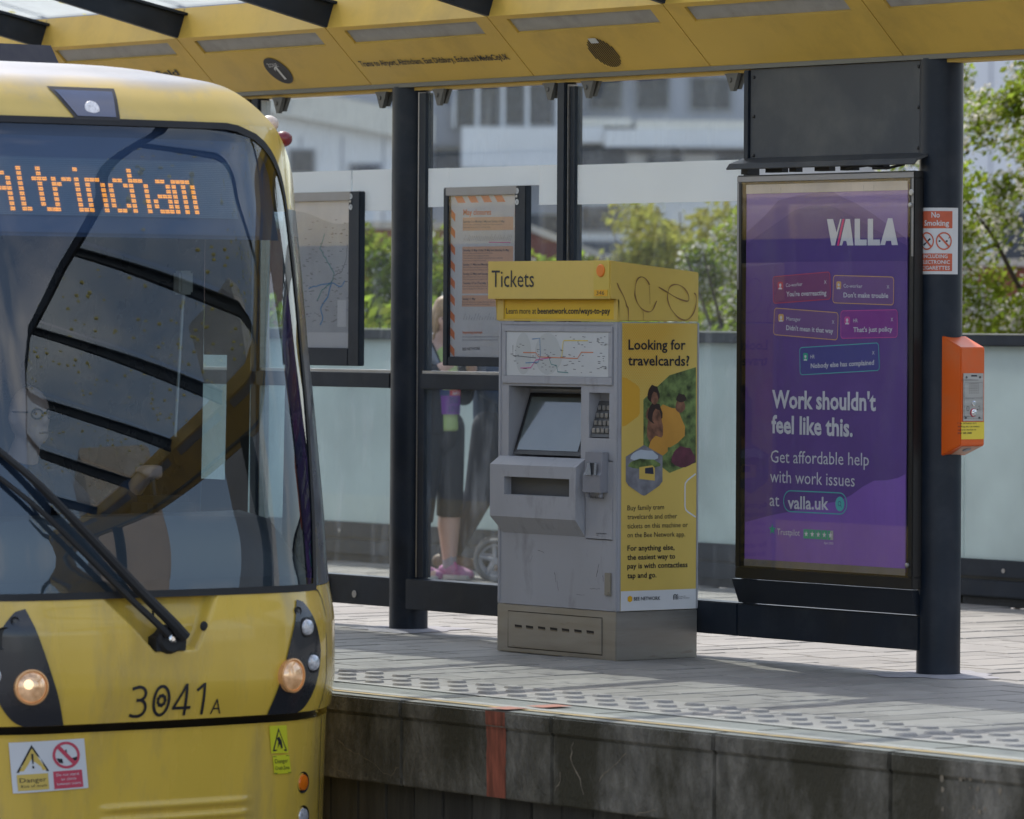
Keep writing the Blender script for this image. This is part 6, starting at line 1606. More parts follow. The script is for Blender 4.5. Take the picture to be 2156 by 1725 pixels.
# ------------------------------------------------------------------ people
def capsules(parts, voxel=.011, smooth=4):
    """tapered limbs fused into one continuous skin; parts: chains [(point, radius), ...] or ('ball', c, (rx, ry, rz))"""
    m = MB()
    for ch in parts:
        if ch[0] == 'ball': m.ball(ch[1], ch[2], 18, 12); continue
        flat = ch[0] == 'flat'
        if flat: ch = ch[1:]
        for (p, r), (q, s) in zip(ch[:-1], ch[1:]):
            m.cyl(p, q, r, s, 16)
        for p, r in (ch[1:] if flat else ch): m.ball(p, r * 1.0, 14, 9)
    me = m.mesh('tmp'); ob = bpy.data.objects.new('tmp', me); COL.objects.link(ob)
    md = ob.modifiers.new('r', 'REMESH'); md.mode = 'VOXEL'; md.voxel_size = voxel
    sm = ob.modifiers.new('s', 'SMOOTH'); sm.iterations = smooth; sm.factor = .5
    bpy.context.view_layer.update()
    dg = bpy.context.evaluated_depsgraph_get()
    res = bpy.data.meshes.new_from_object(ob.evaluated_get(dg))
    bpy.data.objects.remove(ob); bpy.data.meshes.remove(me)
    return res
def clay(name, mt, parts, par, voxel=.011, smooth=4):
    me = capsules(parts, voxel, smooth); me.name = name; me.materials.clear()
    return link(me, name, mt, par, smooth=True)
def frame(o, fwd):
    o = Vector(o); f = Vector((fwd[0], fwd[1], 0)).normalized(); l = Vector((-f.y, f.x, 0))   # f forward, l to the person's left
    return lambda a, b, z: tuple(o + f * a + l * b + Vector((0, 0, z)))
def head(L, c, tilt, skin, par, hairm=None, hair=None, scale=1.):
    pass

# woman with a race bib behind the glass, looking down to her left hand side
FW = (RGT * .72 - FWD * .70)
wc = Vector((-6.50, 3.82, 0))
woman = thing('person', wc, 'fair haired person in black jacket, lime top and purple race bib behind the shelter glass', 'person')
L = frame(wc, FW)
hc = L(.115, .0, 1.605)
body = [
    [(L(-.02, .10, .90), .11), (L(.03, .10, .50), .068), (L(.02, .10, .33), .070), (L(.03, .10, .10), .042)],
    [(L(-.02, -.10, .90), .11), (L(-.02, -.085, .50), .068), (L(-.06, -.08, .33), .070), (L(-.06, -.08, .10), .042)],
    [(L(.03, .1, .07), .036), (L(.18, .11, .035), .03)], [(L(-.06, -.08, .07), .036), (L(.09, -.08, .035), .03)],
    [(L(-.02, 0, .92), .13), (L(.0, 0, 1.10), .12), (L(.0, 0, 1.30), .135), (L(.02, 0, 1.40), .09), (L(.05, 0, 1.46), .052), (L(.085, 0, 1.53), .05)],
    [(L(.01, .16, 1.37), .06), (L(.02, .22, 1.12), .045), (L(.17, .14, 1.30), .036), (L(.22, .09, 1.33), .03)],
    [(L(.01, -.16, 1.37), .06), (L(.0, -.22, 1.12), .045), (L(.17, -.13, 1.30), .036), (L(.22, -.08, 1.34), .03)],
    ('ball', hc, (.078, .078, .105)), ('ball', L(.155, 0, 1.555), (.05, .05, .06)), ('ball', L(.20, 0, 1.585), (.016, .016, .018)), ('ball', L(.11, -.078, 1.60), (.018, .018, .028)), ('ball', L(.11, .078, 1.60), (.018, .018, .028)),
]
for hx, hy, hz, sg in ((.24, .08, 1.345, 1), (.24, -.07, 1.355, -1)):   # hands with fingers, loosely holding a phone
    for k in range(4):
        b = hy + (k - 1.5) * .018
        body.append([(L(hx, b, hz), .011), (L(hx + .045, b, hz + .012), .0095), (L(hx + .06, b - sg * .004, hz - .012), .008)])
    body.append([(L(hx - .01, hy + sg * -.03, hz + .012), .011), (L(hx + .03, hy + sg * -.04, hz + .03), .009)])
clay('body', 'skin', body, woman, .010)
# leggings to mid calf
clay('leggings', 'leggings', [
    ['flat', (L(.022, .10, .385), .081), (L(.03, .10, .52), .084), (L(-.01, .10, .80), .118), (L(-.025, .10, .93), .13)],
    ['flat', (L(-.05, -.08, .36), .082), (L(-.02, -.085, .52), .084), (L(-.02, -.09, .80), .118), (L(-.025, -.10, .93), .13)],
    [(L(-.012, 0, .97), .142), (L(-.012, 0, .90), .145)]], woman)
clay('shirt', 'shirt_lime', [['flat', (L(.015, 0, .915), .132), (L(.015, 0, 1.0), .126), (L(.02, 0, 1.10), .120), (L(.02, 0, 1.30), .122), (L(.04, 0, 1.39), .080)]], woman)
clay('jacket', 'jacket_black', [
    ['flat', (L(-.02, .085, .86), .102), (L(-.025, .085, 1.0), .100), (L(-.02, .085, 1.12), .098), (L(-.01, .085, 1.32), .102), (L(.0, .06, 1.40), .07)], ['flat', (L(-.02, -.085, .86), .102), (L(-.025, -.085, 1.0), .100), (L(-.02, -.085, 1.12), .098), (L(-.01, -.085, 1.32), .102), (L(.0, -.06, 1.40), .07)],
    ['flat', (L(.075, -.085, .90), .062), (L(.07, -.085, 1.1), .06), (L(.065, -.085, 1.32), .055), (L(.03, -.08, 1.41), .04)],
    ['flat', (L(-.06, 0, .86), .11), (L(-.06, 0, 1.1), .11), (L(-.05, 0, 1.34), .11)],
    [(L(.01, .165, 1.365), .078), (L(.015, .23, 1.13), .062), (L(.15, .15, 1.28), .05)], [(L(.01, -.165, 1.365), .078), (L(-.005, -.23, 1.13), .062), (L(.15, -.14, 1.28), .05)]], woman)
clay('hood', 'hoodie_grey', [[(L(.10, -.10, 1.33), .026), (L(.05, -.135, 1.42), .042), (L(-.06, -.10, 1.47), .055), (L(-.10, 0, 1.46), .062), (L(-.06, .10, 1.47), .055), (L(.05, .13, 1.41), .04), (L(.10, .10, 1.33), .026)]], woman, .010)
clay('hair', 'hair_blonde', [('ball', L(.085, 0, 1.635), (.094, .094, .10)), ('ball', L(.045, 0, 1.60), (.085, .09, .09)), ('ball', L(.08, 0, 1.685), (.07, .075, .065)), [(L(-.03, -.03, 1.60), .035), (L(-.05, -.05, 1.50), .028), (L(-.02, -.09, 1.42), .02)], [(L(.10, -.085, 1.62), .018), (L(.085, -.092, 1.54), .014), (L(.07, -.095, 1.48), .009)]], woman, .009, 2)
m = MB()
for s in (-1, 1):
    m.tube([L(.10, s * .083, 1.615), L(.16, s * .072, 1.60), L(.187, s * .06, 1.593)], .0045, 6)
    m.tube([tuple(Vector(L(.192, s * .034, 1.588)) + (Vector(L(0, .024 * math.cos(a), .019 * math.sin(a))) - wc)) for a in [2 * math.pi * i / 12 for i in range(13)]], .004, 6)
m.tube([L(.196, -.012, 1.592), L(.198, .012, 1.592)], .004, 6)
m.build('glasses', 'black', woman)
m = MB()
m.ball(L(.188, .03, 1.60), .008, 8, 6); m.ball(L(.188, -.03, 1.60), .008, 8, 6); m.tube([L(.2, -.018, 1.53), L(.204, 0, 1.532), L(.2, .018, 1.53)], .004, 6)
m.build('face_detail', 'photo_skin', woman)
for s, a, b in ((1, .03, .10), (-1, -.06, -.08)):
    clay('sock', 'sock_grey', [[(L(a, b, .16), .045), (L(a, b, .08), .045)]], woman, .009)
    clay('shoe', 'shoe_pink', [[(L(a - .045, b, .05), .042), (L(a + .04, b, .055), .044), (L(a + .13, b + .006, .038), .036), (L(a + .165, b + .008, .032), .030)]], woman, .008, 2)
    m = MB(); n = 20; pts = [(a - .085 + .265 * (i / n), .036 + .012 * math.sin(math.pi * i / n) ) for i in range(n + 1)]
    lo = [L(x, b - w, .004) for x, w in pts] + [L(x, b + w, .004) for x, w in pts[::-1]]
    m.prism(lo, (0, 0, 0), (0, 0, .026)); m.build('shoe_sole', 'shoe_sole', woman)
    m = MB()
    for q in (0, 1, 2): m.tube([L(a + .05 + .02 * q, b - .035, .075 - .008 * q), L(a + .055 + .02 * q, b, .098 - .012 * q), L(a + .05 + .02 * q, b + .035, .075 - .008 * q)], .005, 6)
    m.tube([L(a + .06, b, .10), L(a + .09, b - .05, .11), L(a + .12, b - .055, .07)], .004, 6); m.build('laces', 'edge_pink', woman)
# the bib, a square of paper curved round the chest
def bibp(u, v, off): 
    th = u / .14
    return L(.015 + (.136 + off) * math.cos(th), (.136 + off) * math.sin(th), 1.02 + v)
def bpatch(name, mt, u0, u1, v0, v1, off, par):
    m = MB(); n = 8
    m.add([bibp(u0 + (u1 - u0) * i / n, v0, off) for i in range(n + 1)] + [bibp(u0 + (u1 - u0) * i / n, v1, off) for i in range(n + 1)], [(i, i + 1, n + 2 + i, n + 1 + i) for i in range(n)]); return m.build(name, mt, par, smooth=True)
bb = bpatch('race_bib', 'bib_purple', -.10, .10, 0, .15, .004, woman)
bpatch('bib_header', 'bib_red', .0 - .03, .098, .115, .149, .006, bb); bpatch('bib_header', 'bib_navy', -.098, -.032, .115, .149, .006, bb)
m = MB()
def bibtext(mb, s, u0, u1, v, cap, b=1, off=.0075):
    uv, fs = text_pts(s, b); mb.add([bibp(u0 + (u1 - u0) * a, v + c * cap, off) for a, c in uv], fs)
bibtext(m, 'KATE', .04, -.035, .067, .036); bibtext(m, '12151', .06, -.038, .015, .036); m.build('bib_lettering', 'bib_navy', bb)
m = MB(); bibtext(m, 'AJ Bell', .07, -.012, .121, .02); m.build('bib_lettering', 'white_print', bb)

# second person, mostly behind the ticket machine, walking with a pushchair
F2 = (RGT * .9 + FWD * -.4)
pc = Vector((-6.50, 4.30, 0))
man = thing('person', pc, 'person in dark trousers and brown shoes walking with a pushchair behind the ticket machine', 'person')
L2 = frame(pc, F2)
b2 = [[(L2(.0, .09, .92), .11), (L2(.13, .09, .52), .07), (L2(.05, .09, .12), .045)], [(L2(.0, -.09, .92), .11), (L2(-.10, -.09, .50), .07), (L2(-.30, -.08, .16), .045)],
      [(L2(0, 0, .96), .14), (L2(0, 0, 1.2), .14), (L2(.03, 0, 1.40), .13), (L2(.04, 0, 1.50), .06), (L2(.06, 0, 1.58), .055)], ('ball', L2(.08, 0, 1.67), (.082, .082, .11)), ('ball', L2(.165, 0, 1.65), (.016, .014, .02)), ('ball', L2(.10, .08, 1.66), (.016, .016, .028)), ('ball', L2(.10, -.08, 1.66), (.016, .016, .028)),
      [(L2(.0, .19, 1.42), .065), (L2(.05, .24, 1.18), .05), (L2(.28, .2, 1.05), .04), (L2(.36, .18, 1.05), .035)], [(L2(.0, -.19, 1.42), .065), (L2(.05, -.24, 1.18), .05), (L2(.28, -.2, 1.05), .04), (L2(.36, -.18, 1.05), .035)]]
for sy in (.18, -.18):
    for k in range(4): b2.append([(L2(.37, sy + (k - 1.5) * .02, 1.06), .012), (L2(.405, sy + (k - 1.5) * .02, 1.05), .011), (L2(.40, sy + (k - 1.5) * .02, 1.02), .01)])
    b2.append([(L2(.36, sy * .8, 1.05), .012), (L2(.39, sy * .72, 1.03), .010)])
clay('body', 'skin', b2, man, .012)
clay('trousers', 'trouser_dark', [[(L2(.0, .09, .93), .125), (L2(.12, .09, .55), .095), (L2(.06, .09, .12), .075)], [(L2(.0, -.09, .93), .125), (L2(-.08, -.09, .52), .095), (L2(-.28, -.08, .17), .075)], [(L2(0, 0, 1.0), .145), (L2(0, 0, .94), .14)]], man)
clay('jumper', 'shirt_blue', [[(L2(0, 0, 1.0), .155), (L2(0, 0, 1.2), .158), (L2(.03, 0, 1.40), .148), (L2(.04, 0, 1.48), .075)], [(L2(.0, .19, 1.42), .085), (L2(.05, .245, 1.18), .07), (L2(.27, .2, 1.05), .055)], [(L2(.0, -.19, 1.42), .085), (L2(.05, -.245, 1.18), .07), (L2(.27, -.2, 1.05), .055)]], man)
clay('hair', 'photo_hair', [('ball', L2(.06, 0, 1.71), (.09, .09, .085)), ('ball', L2(.03, 0, 1.67), (.08, .085, .09))], man)
for a, b, z, t in ((.05, .09, 0., 0), (-.30, -.08, .05, .0)):
    clay('shoe', 'shoe_brown', [[(L2(a - .06, b, z + .05), .042), (L2(a + .05, b, z + .05), .044), (L2(a + .17, b, z + .035), .034)]], man, .01, 2)
# pushchair
pcx = Vector((-6.02, 4.18, 0))
pr = thing('pushchair', pcx, 'dark pushchair with grey spoked wheels behind the ticket machine', 'pushchair')
L3 = frame(pcx, RGT)
def wheel(a, b, r):
    m = MB(); c = Vector(L3(a, b, r + .002)); ax = Vector((-RGT.y, RGT.x, 0)); u = Vector((RGT.x, RGT.y, 0))
    n = 36; vs = []; k = 10; rt = .017
    for i in range(n):
        A = 2 * math.pi * i / n; d = u * math.cos(A) + UP * math.sin(A)
        for j in range(k):
            B = 2 * math.pi * j / k; vs.append(c + d * (r - rt + rt * math.cos(B)) + ax * rt * 1.3 * math.sin(B))
    m.add(vs, [(i * k + j, ((i + 1) % n) * k + j, ((i + 1) % n) * k + (j + 1) % k, i * k + (j + 1) % k) for i in range(n) for j in range(k)])
    w = m.build('wheel', 'tyre_grey', pr, smooth=True)
    m = MB()
    for i in range(5):
        A = 2 * math.pi * i / 5 + .4; d = u * math.cos(A) + UP * math.sin(A); m.tube([c + d * .015, c + d * (r - .028)], [.014, .010], 6)
    m.cyl(c - ax * .025, c + ax * .025, .022, n=14); m.ring(c, u * (r - .030), UP * (r - .030), .8, 30); m.build('wheel_hub', 'machine_grey', w)
wheel(-.205, -.20, .135); wheel(-.205, .20, .135); wheel(.38, -.15, .09); wheel(.38, .15, .09)
m = MB()
for s in (-.2, .2):
    m.tube([L3(-.205, s, .137), L3(.02, s, .45), L3(.36, s * .8, .14)], .013, 8); m.tube([L3(.2, s, .28), L3(-.05, s, .75), L3(-.12, s, 1.03)], .013, 8)
m.tube([L3(-.12, -.2, 1.03), L3(-.13, 0, 1.04), L3(-.12, .2, 1.03)], .016, 8); m.tube([L3(-.205, -.2, .137), L3(-.205, .2, .137)], .012, 8); m.build('pushchair_frame', 'black', pr)
m = MB(); P_ = [L3(-.02, -.17, .78), L3(.05, -.17, .42), L3(.34, -.17, .38), L3(.36, -.17, .32), L3(.02, -.17, .36), L3(-.06, -.17, .78)]
m.prism(P_, (0, 0, 0), tuple((Vector(L3(0, .34, 0)) - pcx))); m.build('pushchair_seat', 'trouser_dark', pr)
m = MB(); n = 12; vs = []
for i in range(n + 1):
    A = math.pi * .1 + math.pi * .75 * i / n
    vs += [L3(.06 + .24 * math.cos(A), -.18, .72 + .24 * math.sin(A)), L3(.06 + .24 * math.cos(A), .18, .72 + .24 * math.sin(A))]
m.add(vs, [(2 * i, 2 * i + 1, 2 * i + 3, 2 * i + 2) for i in range(n)]); m.build('pushchair_hood', 'jacket_black', pr)

# tram driver seated at the controls
dc = Vector((.40, TY + .19, -.24))
drv = thing('person', Vector((.40, TY + .19, .27)), 'bald tram driver with glasses and dark jumper seated behind the windscreen', 'person')
L4 = frame(dc, (1, .12, 0))
hz = 1.43
db = [[(L4(-.05, 0, .60), .15), (L4(-.08, 0, .85), .145), (L4(-.05, 0, 1.10), .15), (L4(.0, 0, 1.22), .07), (L4(.03, 0, 1.30), .06)], ('ball', L4(.05, 0, hz), (.095, .085, .12)), ('ball', L4(.09, 0, hz - .075), (.06, .055, .06)), ('ball', L4(.152, 0, hz - .02), (.02, .017, .025)), ('ball', L4(.04, .088, hz - .01), (.02, .016, .034)), ('ball', L4(.04, -.088, hz - .01), (.02, .016, .034)),
      [(L4(-.05, .10, .60), .09), (L4(.40, .12, .60), .075), (L4(.50, .12, .36), .05), (L4(.62, .12, .29), .04)], [(L4(-.05, -.10, .60), .09), (L4(.40, -.12, .60), .075), (L4(.50, -.12, .36), .05), (L4(.62, -.12, .29), .04)],
      [(L4(-.05, .21, 1.13), .07), (L4(.08, .33, .95), .055), (L4(.38, .30, 1.12), .04), (L4(.46, .29, 1.18), .034)], [(L4(-.05, -.21, 1.13), .07), (L4(.05, -.28, .88), .055), (L4(.32, -.2, .85), .04), (L4(.40, -.17, .86), .034)]]
for hx, hy, hz_, sg in ((.49, .28, 1.195, 1), (.42, -.16, .865, -1)):
    for k in range(4): db.append([(L4(hx, hy + (k - 1.5) * .02, hz_ + .02), .012), (L4(hx + .045, hy + (k - 1.5) * .02, hz_ + .02), .011), (L4(hx + .05, hy + (k - 1.5) * .02, hz_ - .015), .010), (L4(hx + .02, hy + (k - 1.5) * .02, hz_ - .03), .009)])
    db.append([(L4(hx - .02, hy - sg * .04, hz_ + .01), .013), (L4(hx + .03, hy - sg * .05, hz_), .011)])
clay('body', 'skin', db, drv, .011)
clay('jumper', 'shirt_blue', [[(L4(-.05, 0, .56), .165), (L4(-.08, 0, .85), .165), (L4(-.05, 0, 1.10), .165), (L4(-.01, 0, 1.20), .085)], [(L4(-.05, .21, 1.13), .09), (L4(.08, .335, .95), .075), (L4(.36, .30, 1.11), .055)], [(L4(-.05, -.21, 1.13), .09), (L4(.05, -.285, .88), .075), (L4(.30, -.205, .85), .055)]], drv)
clay('trousers', 'trouser_dark', [[(L4(-.05, .10, .60), .105), (L4(.40, .12, .60), .09), (L4(.50, .12, .38), .07)], [(L4(-.05, -.10, .60), .105), (L4(.40, -.12, .60), .09), (L4(.50, -.12, .38), .07)]], drv)
m = MB()
for s in (-1, 1):
    m.tube([L4(.04, s * .092, hz + .012), L4(.13, s * .075, hz + .012)], .004, 6)
    m.tube([tuple(Vector(L4(.148, s * .038, hz + .005)) + Vector((0, .028 * math.cos(a), .021 * math.sin(a)))) for a in [2 * math.pi * i / 12 for i in range(13)]], .004, 6)
m.tube([L4(.155, -.012, hz + .01), L4(.155, .012, hz + .01)], .004, 6); m.build('glasses', 'black', drv)
m = MB(); m.ball(L4(.131, .036, hz + .008), .008, 8, 6); m.ball(L4(.131, -.036, hz + .008), .008, 8, 6); m.tube([L4(.146, -.022, hz - .075), L4(.15, 0, hz - .073), L4(.146, .022, hz - .075)], .004, 6); m.build('face_detail', 'photo_skin', drv)
m = MB(); m.tube([L4(.54, .28, 1.06), L4(.52, .28, 1.18)], .014, 8); m.ball(L4(.52, .28, 1.19), .022, 10, 8); m.build('control_lever', 'black', tram)

# ------------------------------------------------------------------ parapet at the back of the platform
pa = thing('parapet', (-5, 4.8, 0), 'low parapet of frosted glass panels with dark top rail and dark base', 'parapet')
PXa, PXb = -17.2, 6.0
m = MB(); m.cbox(PXa, PXb, 4.76, 4.87, 1.468, 1.532, .008); m.build('top_rail', 'navy_metal', pa)
m = MB(); m.box(PXa, PXb, 4.772, 4.858, 1.5335, 1.541); m.build('rail_cap', 'aluminium', pa)
m = MB(); m.cbox(PXa, PXb, 4.795, 4.86, .162, .258, .004); m.build('base_rail', 'navy_metal', pa)
m = MB(); m.cbox(PXa, PXb, 4.775, 4.88, .048, .142, .008); m.build('base_rail', 'navy_metal', pa)
m = MB(); m.box(PXa, PXb, 4.83, 4.86, .05, .17); m.build('shadow_gap', 'black', pa)
x = PXa; i = 0
while x < PXb:
    m = MB(); m.box(x + .006, x + 1.594, 4.815, 4.829, .259, 1.467); m.build('frosted_panel', 'parapet_frost', pa)
    m = MB(); m.cbox(x + .004, x + 1.596, 4.80, 4.93, -.005, .047, .004); m.build('plinth_stone', 'stone_dark', pa)
    m = MB(); m.lathe((x + .35, 4.795, .2), (0, -1, 0), [(0, .013), (.004, .013), (.003, .007)], 16); m.build('rail_bolt', 'coping_pale', pa)
    x += 1.6

# ------------------------------------------------------------------ beyond the viaduct: trees, brick yard wall, white offices
def at(dep, lat, z=0.): p = CAM + FWD * dep + RGT * lat; return Vector((p.x, p.y, z))
def tree(dep, lat, base, ztop, rx, label, seed, nleaf, blossom=.35, leafm='leaf', lsize=.055, zlow=None):
    rnd = random.Random(seed)
    t = thing('hawthorn_tree', at(dep, lat, base), label, 'tree', 'hawthorn trees beyond the parapet')
    o = at(dep, lat, base); zlow = zlow if zlow is not None else .4
    h = ztop - base
    tips = []
    m = MB(); top = o + Vector((rnd.uniform(-.1, .1), rnd.uniform(-.1, .1), h * .55))
    m.tube([o, o.lerp(top, .5) + Vector((rnd.uniform(-.06, .06), rnd.uniform(-.06, .06), 0)), top], [.09 * h / 4, .065 * h / 4, .04 * h / 4], 8)
    m.build('trunk', 'bark', t)
    limbs = []
    for k in range(11):
        a = 2 * math.pi * k / 11 + rnd.uniform(-.3, .3); s = o.lerp(top, rnd.uniform(.3, 1.0))
        ze = rnd.uniform(zlow + .2, ztop - .15); f = math.sqrt(max(.05, 1 - ((ze - (zlow + ztop) / 2) / ((ztop - zlow) / 2)) ** 2))
        e = Vector((o.x + rx * f * .85 * math.cos(a), o.y + rx * f * .85 * math.sin(a), max(ze, s.z + .1)))
        mid = s.lerp(e, .5) + Vector((0, 0, .12))
        q = MB(); q.tube([s, mid, e], [.022, .013, .005], 6); q.build('limb', 'bark', t); limbs.append((s, mid, e))
    # clumps of leaves with gaps between, and sprays of blossom
    clumps = []
    for k in range(int(46 * rx * rx * (ztop - zlow) / 3) + 22):
        for _ in range(30):
            p = Vector((rnd.uniform(-1, 1), rnd.uniform(-1, 1), rnd.uniform(-1, 1)))
            if .12 < p.length < 1: break
        c = Vector((o.x + p.x * rx, o.y + p.y * rx, (zlow + ztop) / 2 + p.z * (ztop - zlow) / 2))
        clumps.append((c, rnd.uniform(.13, .30) * (rx ** .4)))
    lf, bl = MB(), MB()
    for k in range(nleaf):
        c, r = clumps[rnd.randrange(len(clumps))]
        d = Vector((rnd.gauss(0, 1), rnd.gauss(0, 1), rnd.gauss(0, 1))).normalized() * r * (rnd.random() ** .5)
        p = c + d
        isb = rnd.random() < blossom * (1 if (c.x * 7 + c.z * 5) % 1 > .35 else .15)
        n = Vector((rnd.gauss(0, 1), rnd.gauss(0, 1), rnd.gauss(0, 1) + .5)).normalized(); u = n.orthogonal().normalized(); v = n.cross(u)
        s = lsize * rnd.uniform(.55, 1.3)
        if isb:
            s *= .55
            bl.add([p + (u * math.cos(a) + v * math.sin(a)) * s for a in (0, 1.26, 2.51, 3.77, 5.03)], [(0, 1, 2, 3, 4)])
        else:
            lf.add([p - u * s, p - v * s * .55 + n * s * .12, p + u * s, p + v * s * .55 + n * s * .12], [(0, 1, 2, 3)])
    cr_ = lf.build('crown', leafm, t)
    if bl.v: bl.build('blossom', 'blossom', t)
    return t
tree(36.0, 3.80, -.95, 3.75, 1.45, 'tall white blossomed hawthorn behind the parapet beyond the orange help point', 3, 52000, .5, lsize=.030)
tree(37.5, 1.75, -.95, 2.45, .85, 'bushy hawthorn with white blossom between the ticket machine and advert case', 4, 28000, .45, lsize=.031, zlow=.6)
tree(46, 1.65, -.95, 2.75, 1.15, 'pale yellowish young tree above the ticket machine head', 5, 6000, .05, 'leaf_yellow', .045, zlow=1.5)
tree(40.5, -.58, -.95, 2.55, .62, 'slim hawthorn seen through the pane right of the round column', 6, 12000, .25, lsize=.038, zlow=.6)
tree(41.0, -1.10, -.95, 2.30, .62, 'leafy hawthorn bush seen between the map case and the column', 7, 12000, .25, lsize=.038, zlow=.6)
tree(43, .30, -.95, 2.25, .55, 'small hawthorn behind the right edge of the May closures case', 8, 4500, .2, lsize=.05, zlow=.6)
tree(38, 5.3, -.95, 3.2, 1.2, 'broad hawthorn partly out of sight right of the tall blossomed hawthorn', 9, 9000, .35, lsize=.038)
hd_ = thing('hedge', at(39.5, .2, -.95), 'low clipped green hedge running behind the frosted parapet', 'hedge')
lf = MB(); rnd = random.Random(12)
for k in range(15000):
    p = at(39.5 + rnd.uniform(-.5, .5), rnd.uniform(-3.2, 5.2), rnd.uniform(1.0, 1.62 + .16 * math.sin(k * .37)))
    n = Vector((rnd.gauss(0, 1), rnd.gauss(0, 1), rnd.gauss(0, 1))).normalized(); u = n.orthogonal().normalized(); v = n.cross(u); s = .05 * rnd.uniform(.6, 1.3)
    lf.add([p - u * s, p - v * s * .55, p + u * s, p + v * s * .55], [(0, 1, 2, 3)])
o = lf.build('hedge_leaves', 'leaf', hd_); o['kind'] = 'stuff'
m = MB()
for k in range(24): m.tube([at(39.5, -3.1 + .35 * k, -.95), at(39.5 + rnd.uniform(-.1, .1), -3.1 + .35 * k + rnd.uniform(-.1, .1), 1.25)], [.03, .012], 6)
m.build('hedge_stems', 'bark', hd_)

# brick yard wall with a sloping pale coping, 58 m away
bwr = thing('brick_wall', at(58, 0, -.95), 'red brick yard wall with pale sloping coping stones beyond the trees', 'wall')
def wp_(lat, z, dd=0.): p = at(58 + dd, lat, z); return (p.x, p.y, p.z)
def wall_top(l): return interp(l, [-4, -1.2, .2, 1.05, 1.2, 8], [2.62, 2.62, 2.60, 2.27, 2.24, 2.24])
m = MB(); xs = [-4, -1.2, .2, 1.05, 1.2, 8]
m.prism([wp_(-4, -.95)] + [wp_(8, -.95)] + [wp_(l, wall_top(l)) for l in xs[::-1]], (0, 0, 0), tuple(FWD * .25)); m.build('wall_core', 'brick_red', bwr)
bme = MB(); bme.box(.006, .229, -.012, .03, .006, .069); bmesh_ = bme.mesh('brick'); bmesh_.materials.append(MATS['brick_red'])
nb = 0; rot = math.atan2(RGT.y, RGT.x)
for row in range(6, 0, -1):
    pass
for row in range(16):
    z = 1.42 + .075 * row
    for c in range(52):
        l = -2.9 + .235 * c + (.1175 if row % 2 else 0)
        if l > 2.3 or nb >= 300 or z + .075 > min(wall_top(l), wall_top(l + .235)) - .0: continue
        if -1.9 < l < -.2 or .0 < l < 2.3:
            o = bpy.data.objects.new('brick', bmesh_); COL.objects.link(o); o.parent = bwr
            o.location = Vector(wp_(l, z)) - bwr.location; o.rotation_euler = (0, 0, rot); nb += 1
l = -4.0
while l < 7.8:
    l2 = l + .42; a, b = wall_top(l + .01), wall_top(l2 - .01)
    m = MB(); m.prism([wp_(l + .006, a + .002, -.08), wp_(l2 - .006, b + .002, -.08), wp_(l2 - .006, b + .085, -.08), wp_(l + .006, a + .085, -.08)], (0, 0, 0), tuple(FWD * .42)); m.build('coping_stone', 'coping_pale', bwr); l = l2

# white office building, 130 m away, walls square to the platform
bo = thing('office_building', at(130, 3, -.95), 'large white clad office building with dark windows and pale roof edges', 'building')
BD = 130.
def bp_(lat, z, dd=0.): p = at(BD + dd, lat, z); return (p.x, p.y, p.z)
def slab(name, mt, l0, l1, z0, z1, d0, d1, par=bo):
    m = MB(); m.prism([bp_(l0, z0, d0), bp_(l1, z0, d0), bp_(l1, z1, d0), bp_(l0, z1, d0)], (0, 0, 0), tuple(FWD * (d1 - d0))); return m.build(name, mt, par)
slab('wall', 'building_white', -16, -2.2, -.95, 12.5, .0, 9); slab('wall', 'building_grey', -2.19, 1.55, -.95, 12.5, 1.2, 9); slab('wall', 'building_white', 1.56, 9.2, -.95, 5.95, .6, 9); slab('wall', 'building_grey', 1.56, 9.2, 5.96, 12.5, 3, 9); slab('wall', 'building_white', 9.21, 18, -.95, 12.5, -.3, 9)
# gable verge on the left wing
m = MB(); m.prism([bp_(-16, 8.6, -.4), bp_(-2.0, 6.05, -.4), bp_(-2.0, 6.75, -.4), bp_(-16, 9.4, -.4)], (0, 0, 0), tuple(FWD * .38)); m.build('roof_verge', 'building_cream', bo)
m = MB(); m.prism([bp_(-16, 9.42, -.25), bp_(-2.0, 6.77, -.25), bp_(-2.0, 12.5, -.25), bp_(-16, 12.5, -.25)], (0, 0, 0), tuple(FWD * .2)); m.build('roof_slope', 'building_grey', bo)
for l in (-5.4, -4.35, -3.3): slab('panel_joint', 'building_grey', l, l + .05, -.9, 6.2, -.03, -.01)
for l0, l1, z0, z1, d in ((-5.62, -5.05, 5.3, 5.86, -.06), (-4.1, -3.4, 5.2, 5.5, -.06), (-2.0, -1.35, 5.38, 6.0, 1.1), (-.28, .5, 5.3, 5.48, -.0), (1.72, 2.85, 5.35, 6.2, .5), (3.43, 4.27, 5.45, 5.76, .5), (5.2, 6.0, 5.55, 5.8, .5), (-1.5, -1.0, 6.5, 7.6, 1.1), (-.9, -.4, 6.55, 7.6, 1.1), (-.25, .25, 6.6, 7.6, 1.1), (.4, 1.0, 6.6, 7.6, 1.1), (2.0, 2.8, 7.1, 7.9, 2.9), (3.2, 4.0, 7.1, 7.9, 2.9), (4.6, 5.6, 7.1, 7.9, 2.9), (1.75, 2.75, 3.1, 3.6, .5), (1.75, 2.75, 3.9, 4.5, .5), (.35, 1.2, 3.6, 4.3, 1.1), (-.4, .25, 3.6, 4.3, 1.1), (12.2, 13.0, 3.2, 4.4, -.36)):
    w = slab('window', 'window_frame', l0 - .06, l1 + .06, z0 - .06, z1 + .06, d - .02, d + .04)
    slab('pane', 'window_dark', l0, l1, z0, z1, d - .06, d - .021, w)
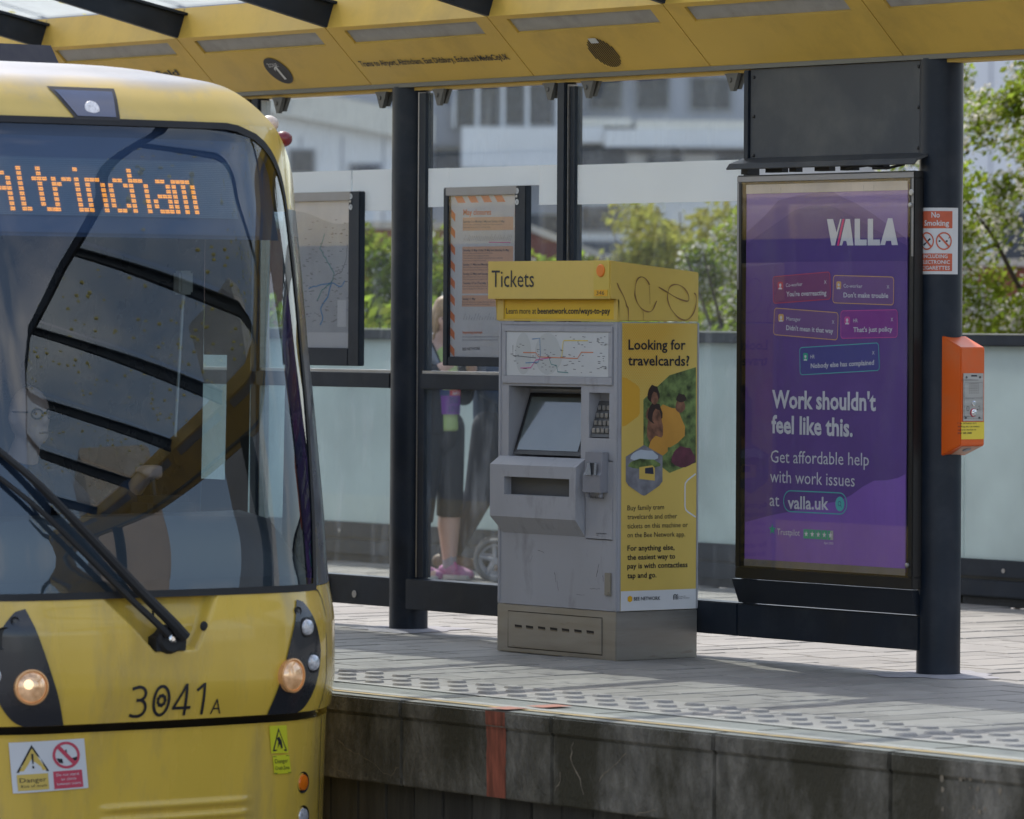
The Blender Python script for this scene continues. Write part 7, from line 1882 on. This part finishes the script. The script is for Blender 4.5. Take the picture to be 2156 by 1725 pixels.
slab('bay', 'building_white', -1.30, 1.32, 5.45, 6.48, -.2, 1.1); slab('fascia', 'building_white', 2.3, 9.1, 5.98, 6.42, -.8, 2.9); slab('fascia', 'building_cream', 3.1, 9.1, 6.43, 6.66, -.6, 2.9); slab('fascia', 'building_white', 1.58, 2.28, 6.1, 6.5, -.2, 2.9)
slab('fascia', 'building_cream', 1.6, 3.0, 6.52, 6.72, -.1, 2.9); slab('soffit_band', 'cab_brown', 2.9, 9.0, 5.86, 5.96, .3, .58)
for l in (-1.55, -.95, -.3, .32, 1.1): slab('mullion', 'building_white', l, l + .08, 6.5, 7.7, .9, 1.05)
for z in (4.9, 4.72): slab('louvre', 'building_grey', 1.6, 9, z, z + .03, .52, .58)
for l in (12.03, 14.3): slab('panel_joint', 'building_grey', l, l + .035, -.9, 12.4, -.335, -.31)
for z in (7.2, 4.6): slab('panel_joint', 'building_grey', 9.3, 18, z, z + .03, -.335, -.31)

# two towers across the city, seen only as reflections in the tram windscreen
def tower(x, y, w, h, mt, label, rz):
    t = thing('tower_block', (x, y, -.95), label, 'building')
    c, s_ = math.cos(rz), math.sin(rz)
    def q(a, b, z): return (x + a * c - b * s_, y + a * s_ + b * c, z)
    def blk(name, mtl, a0, a1, b0, b1, z0, z1):
        m = MB(); m.prism([q(a0, b0, z0), q(a1, b0, z0), q(a1, b1, z0), q(a0, b1, z0)], (0, 0, 0), (0, 0, z1 - z0)); return m.build(name, mtl, t)
    blk('wall', mt, -w / 2, w / 2, -w / 2, w / 2, -.95, h)
    z = 4
    while z < h - 2:
        blk('window_band', 'window_dark', -w / 2 - .15, w / 2 + .15, -w / 2 - .15, w / 2 + .15, z, z + 1.5); z += 3.2
    for k in range(7):
        a = -w / 2 + w * k / 6; blk('pier', mt, a - .5, a + .5, -w / 2 - .4, w / 2 + .4, -.9, h - .5); blk('pier', mt, -w / 2 - .4, w / 2 + .4, a - .5, a + .5, -.9, h - .6)
tower(118, 66, 15, 44, 'tower_beige', 'beige tower block mirrored low in the tram windscreen', .3)
tower(92, 92, 13, 60, 'tower_pale', 'pale slim tower block mirrored in the right of the tram windscreen', -.2)
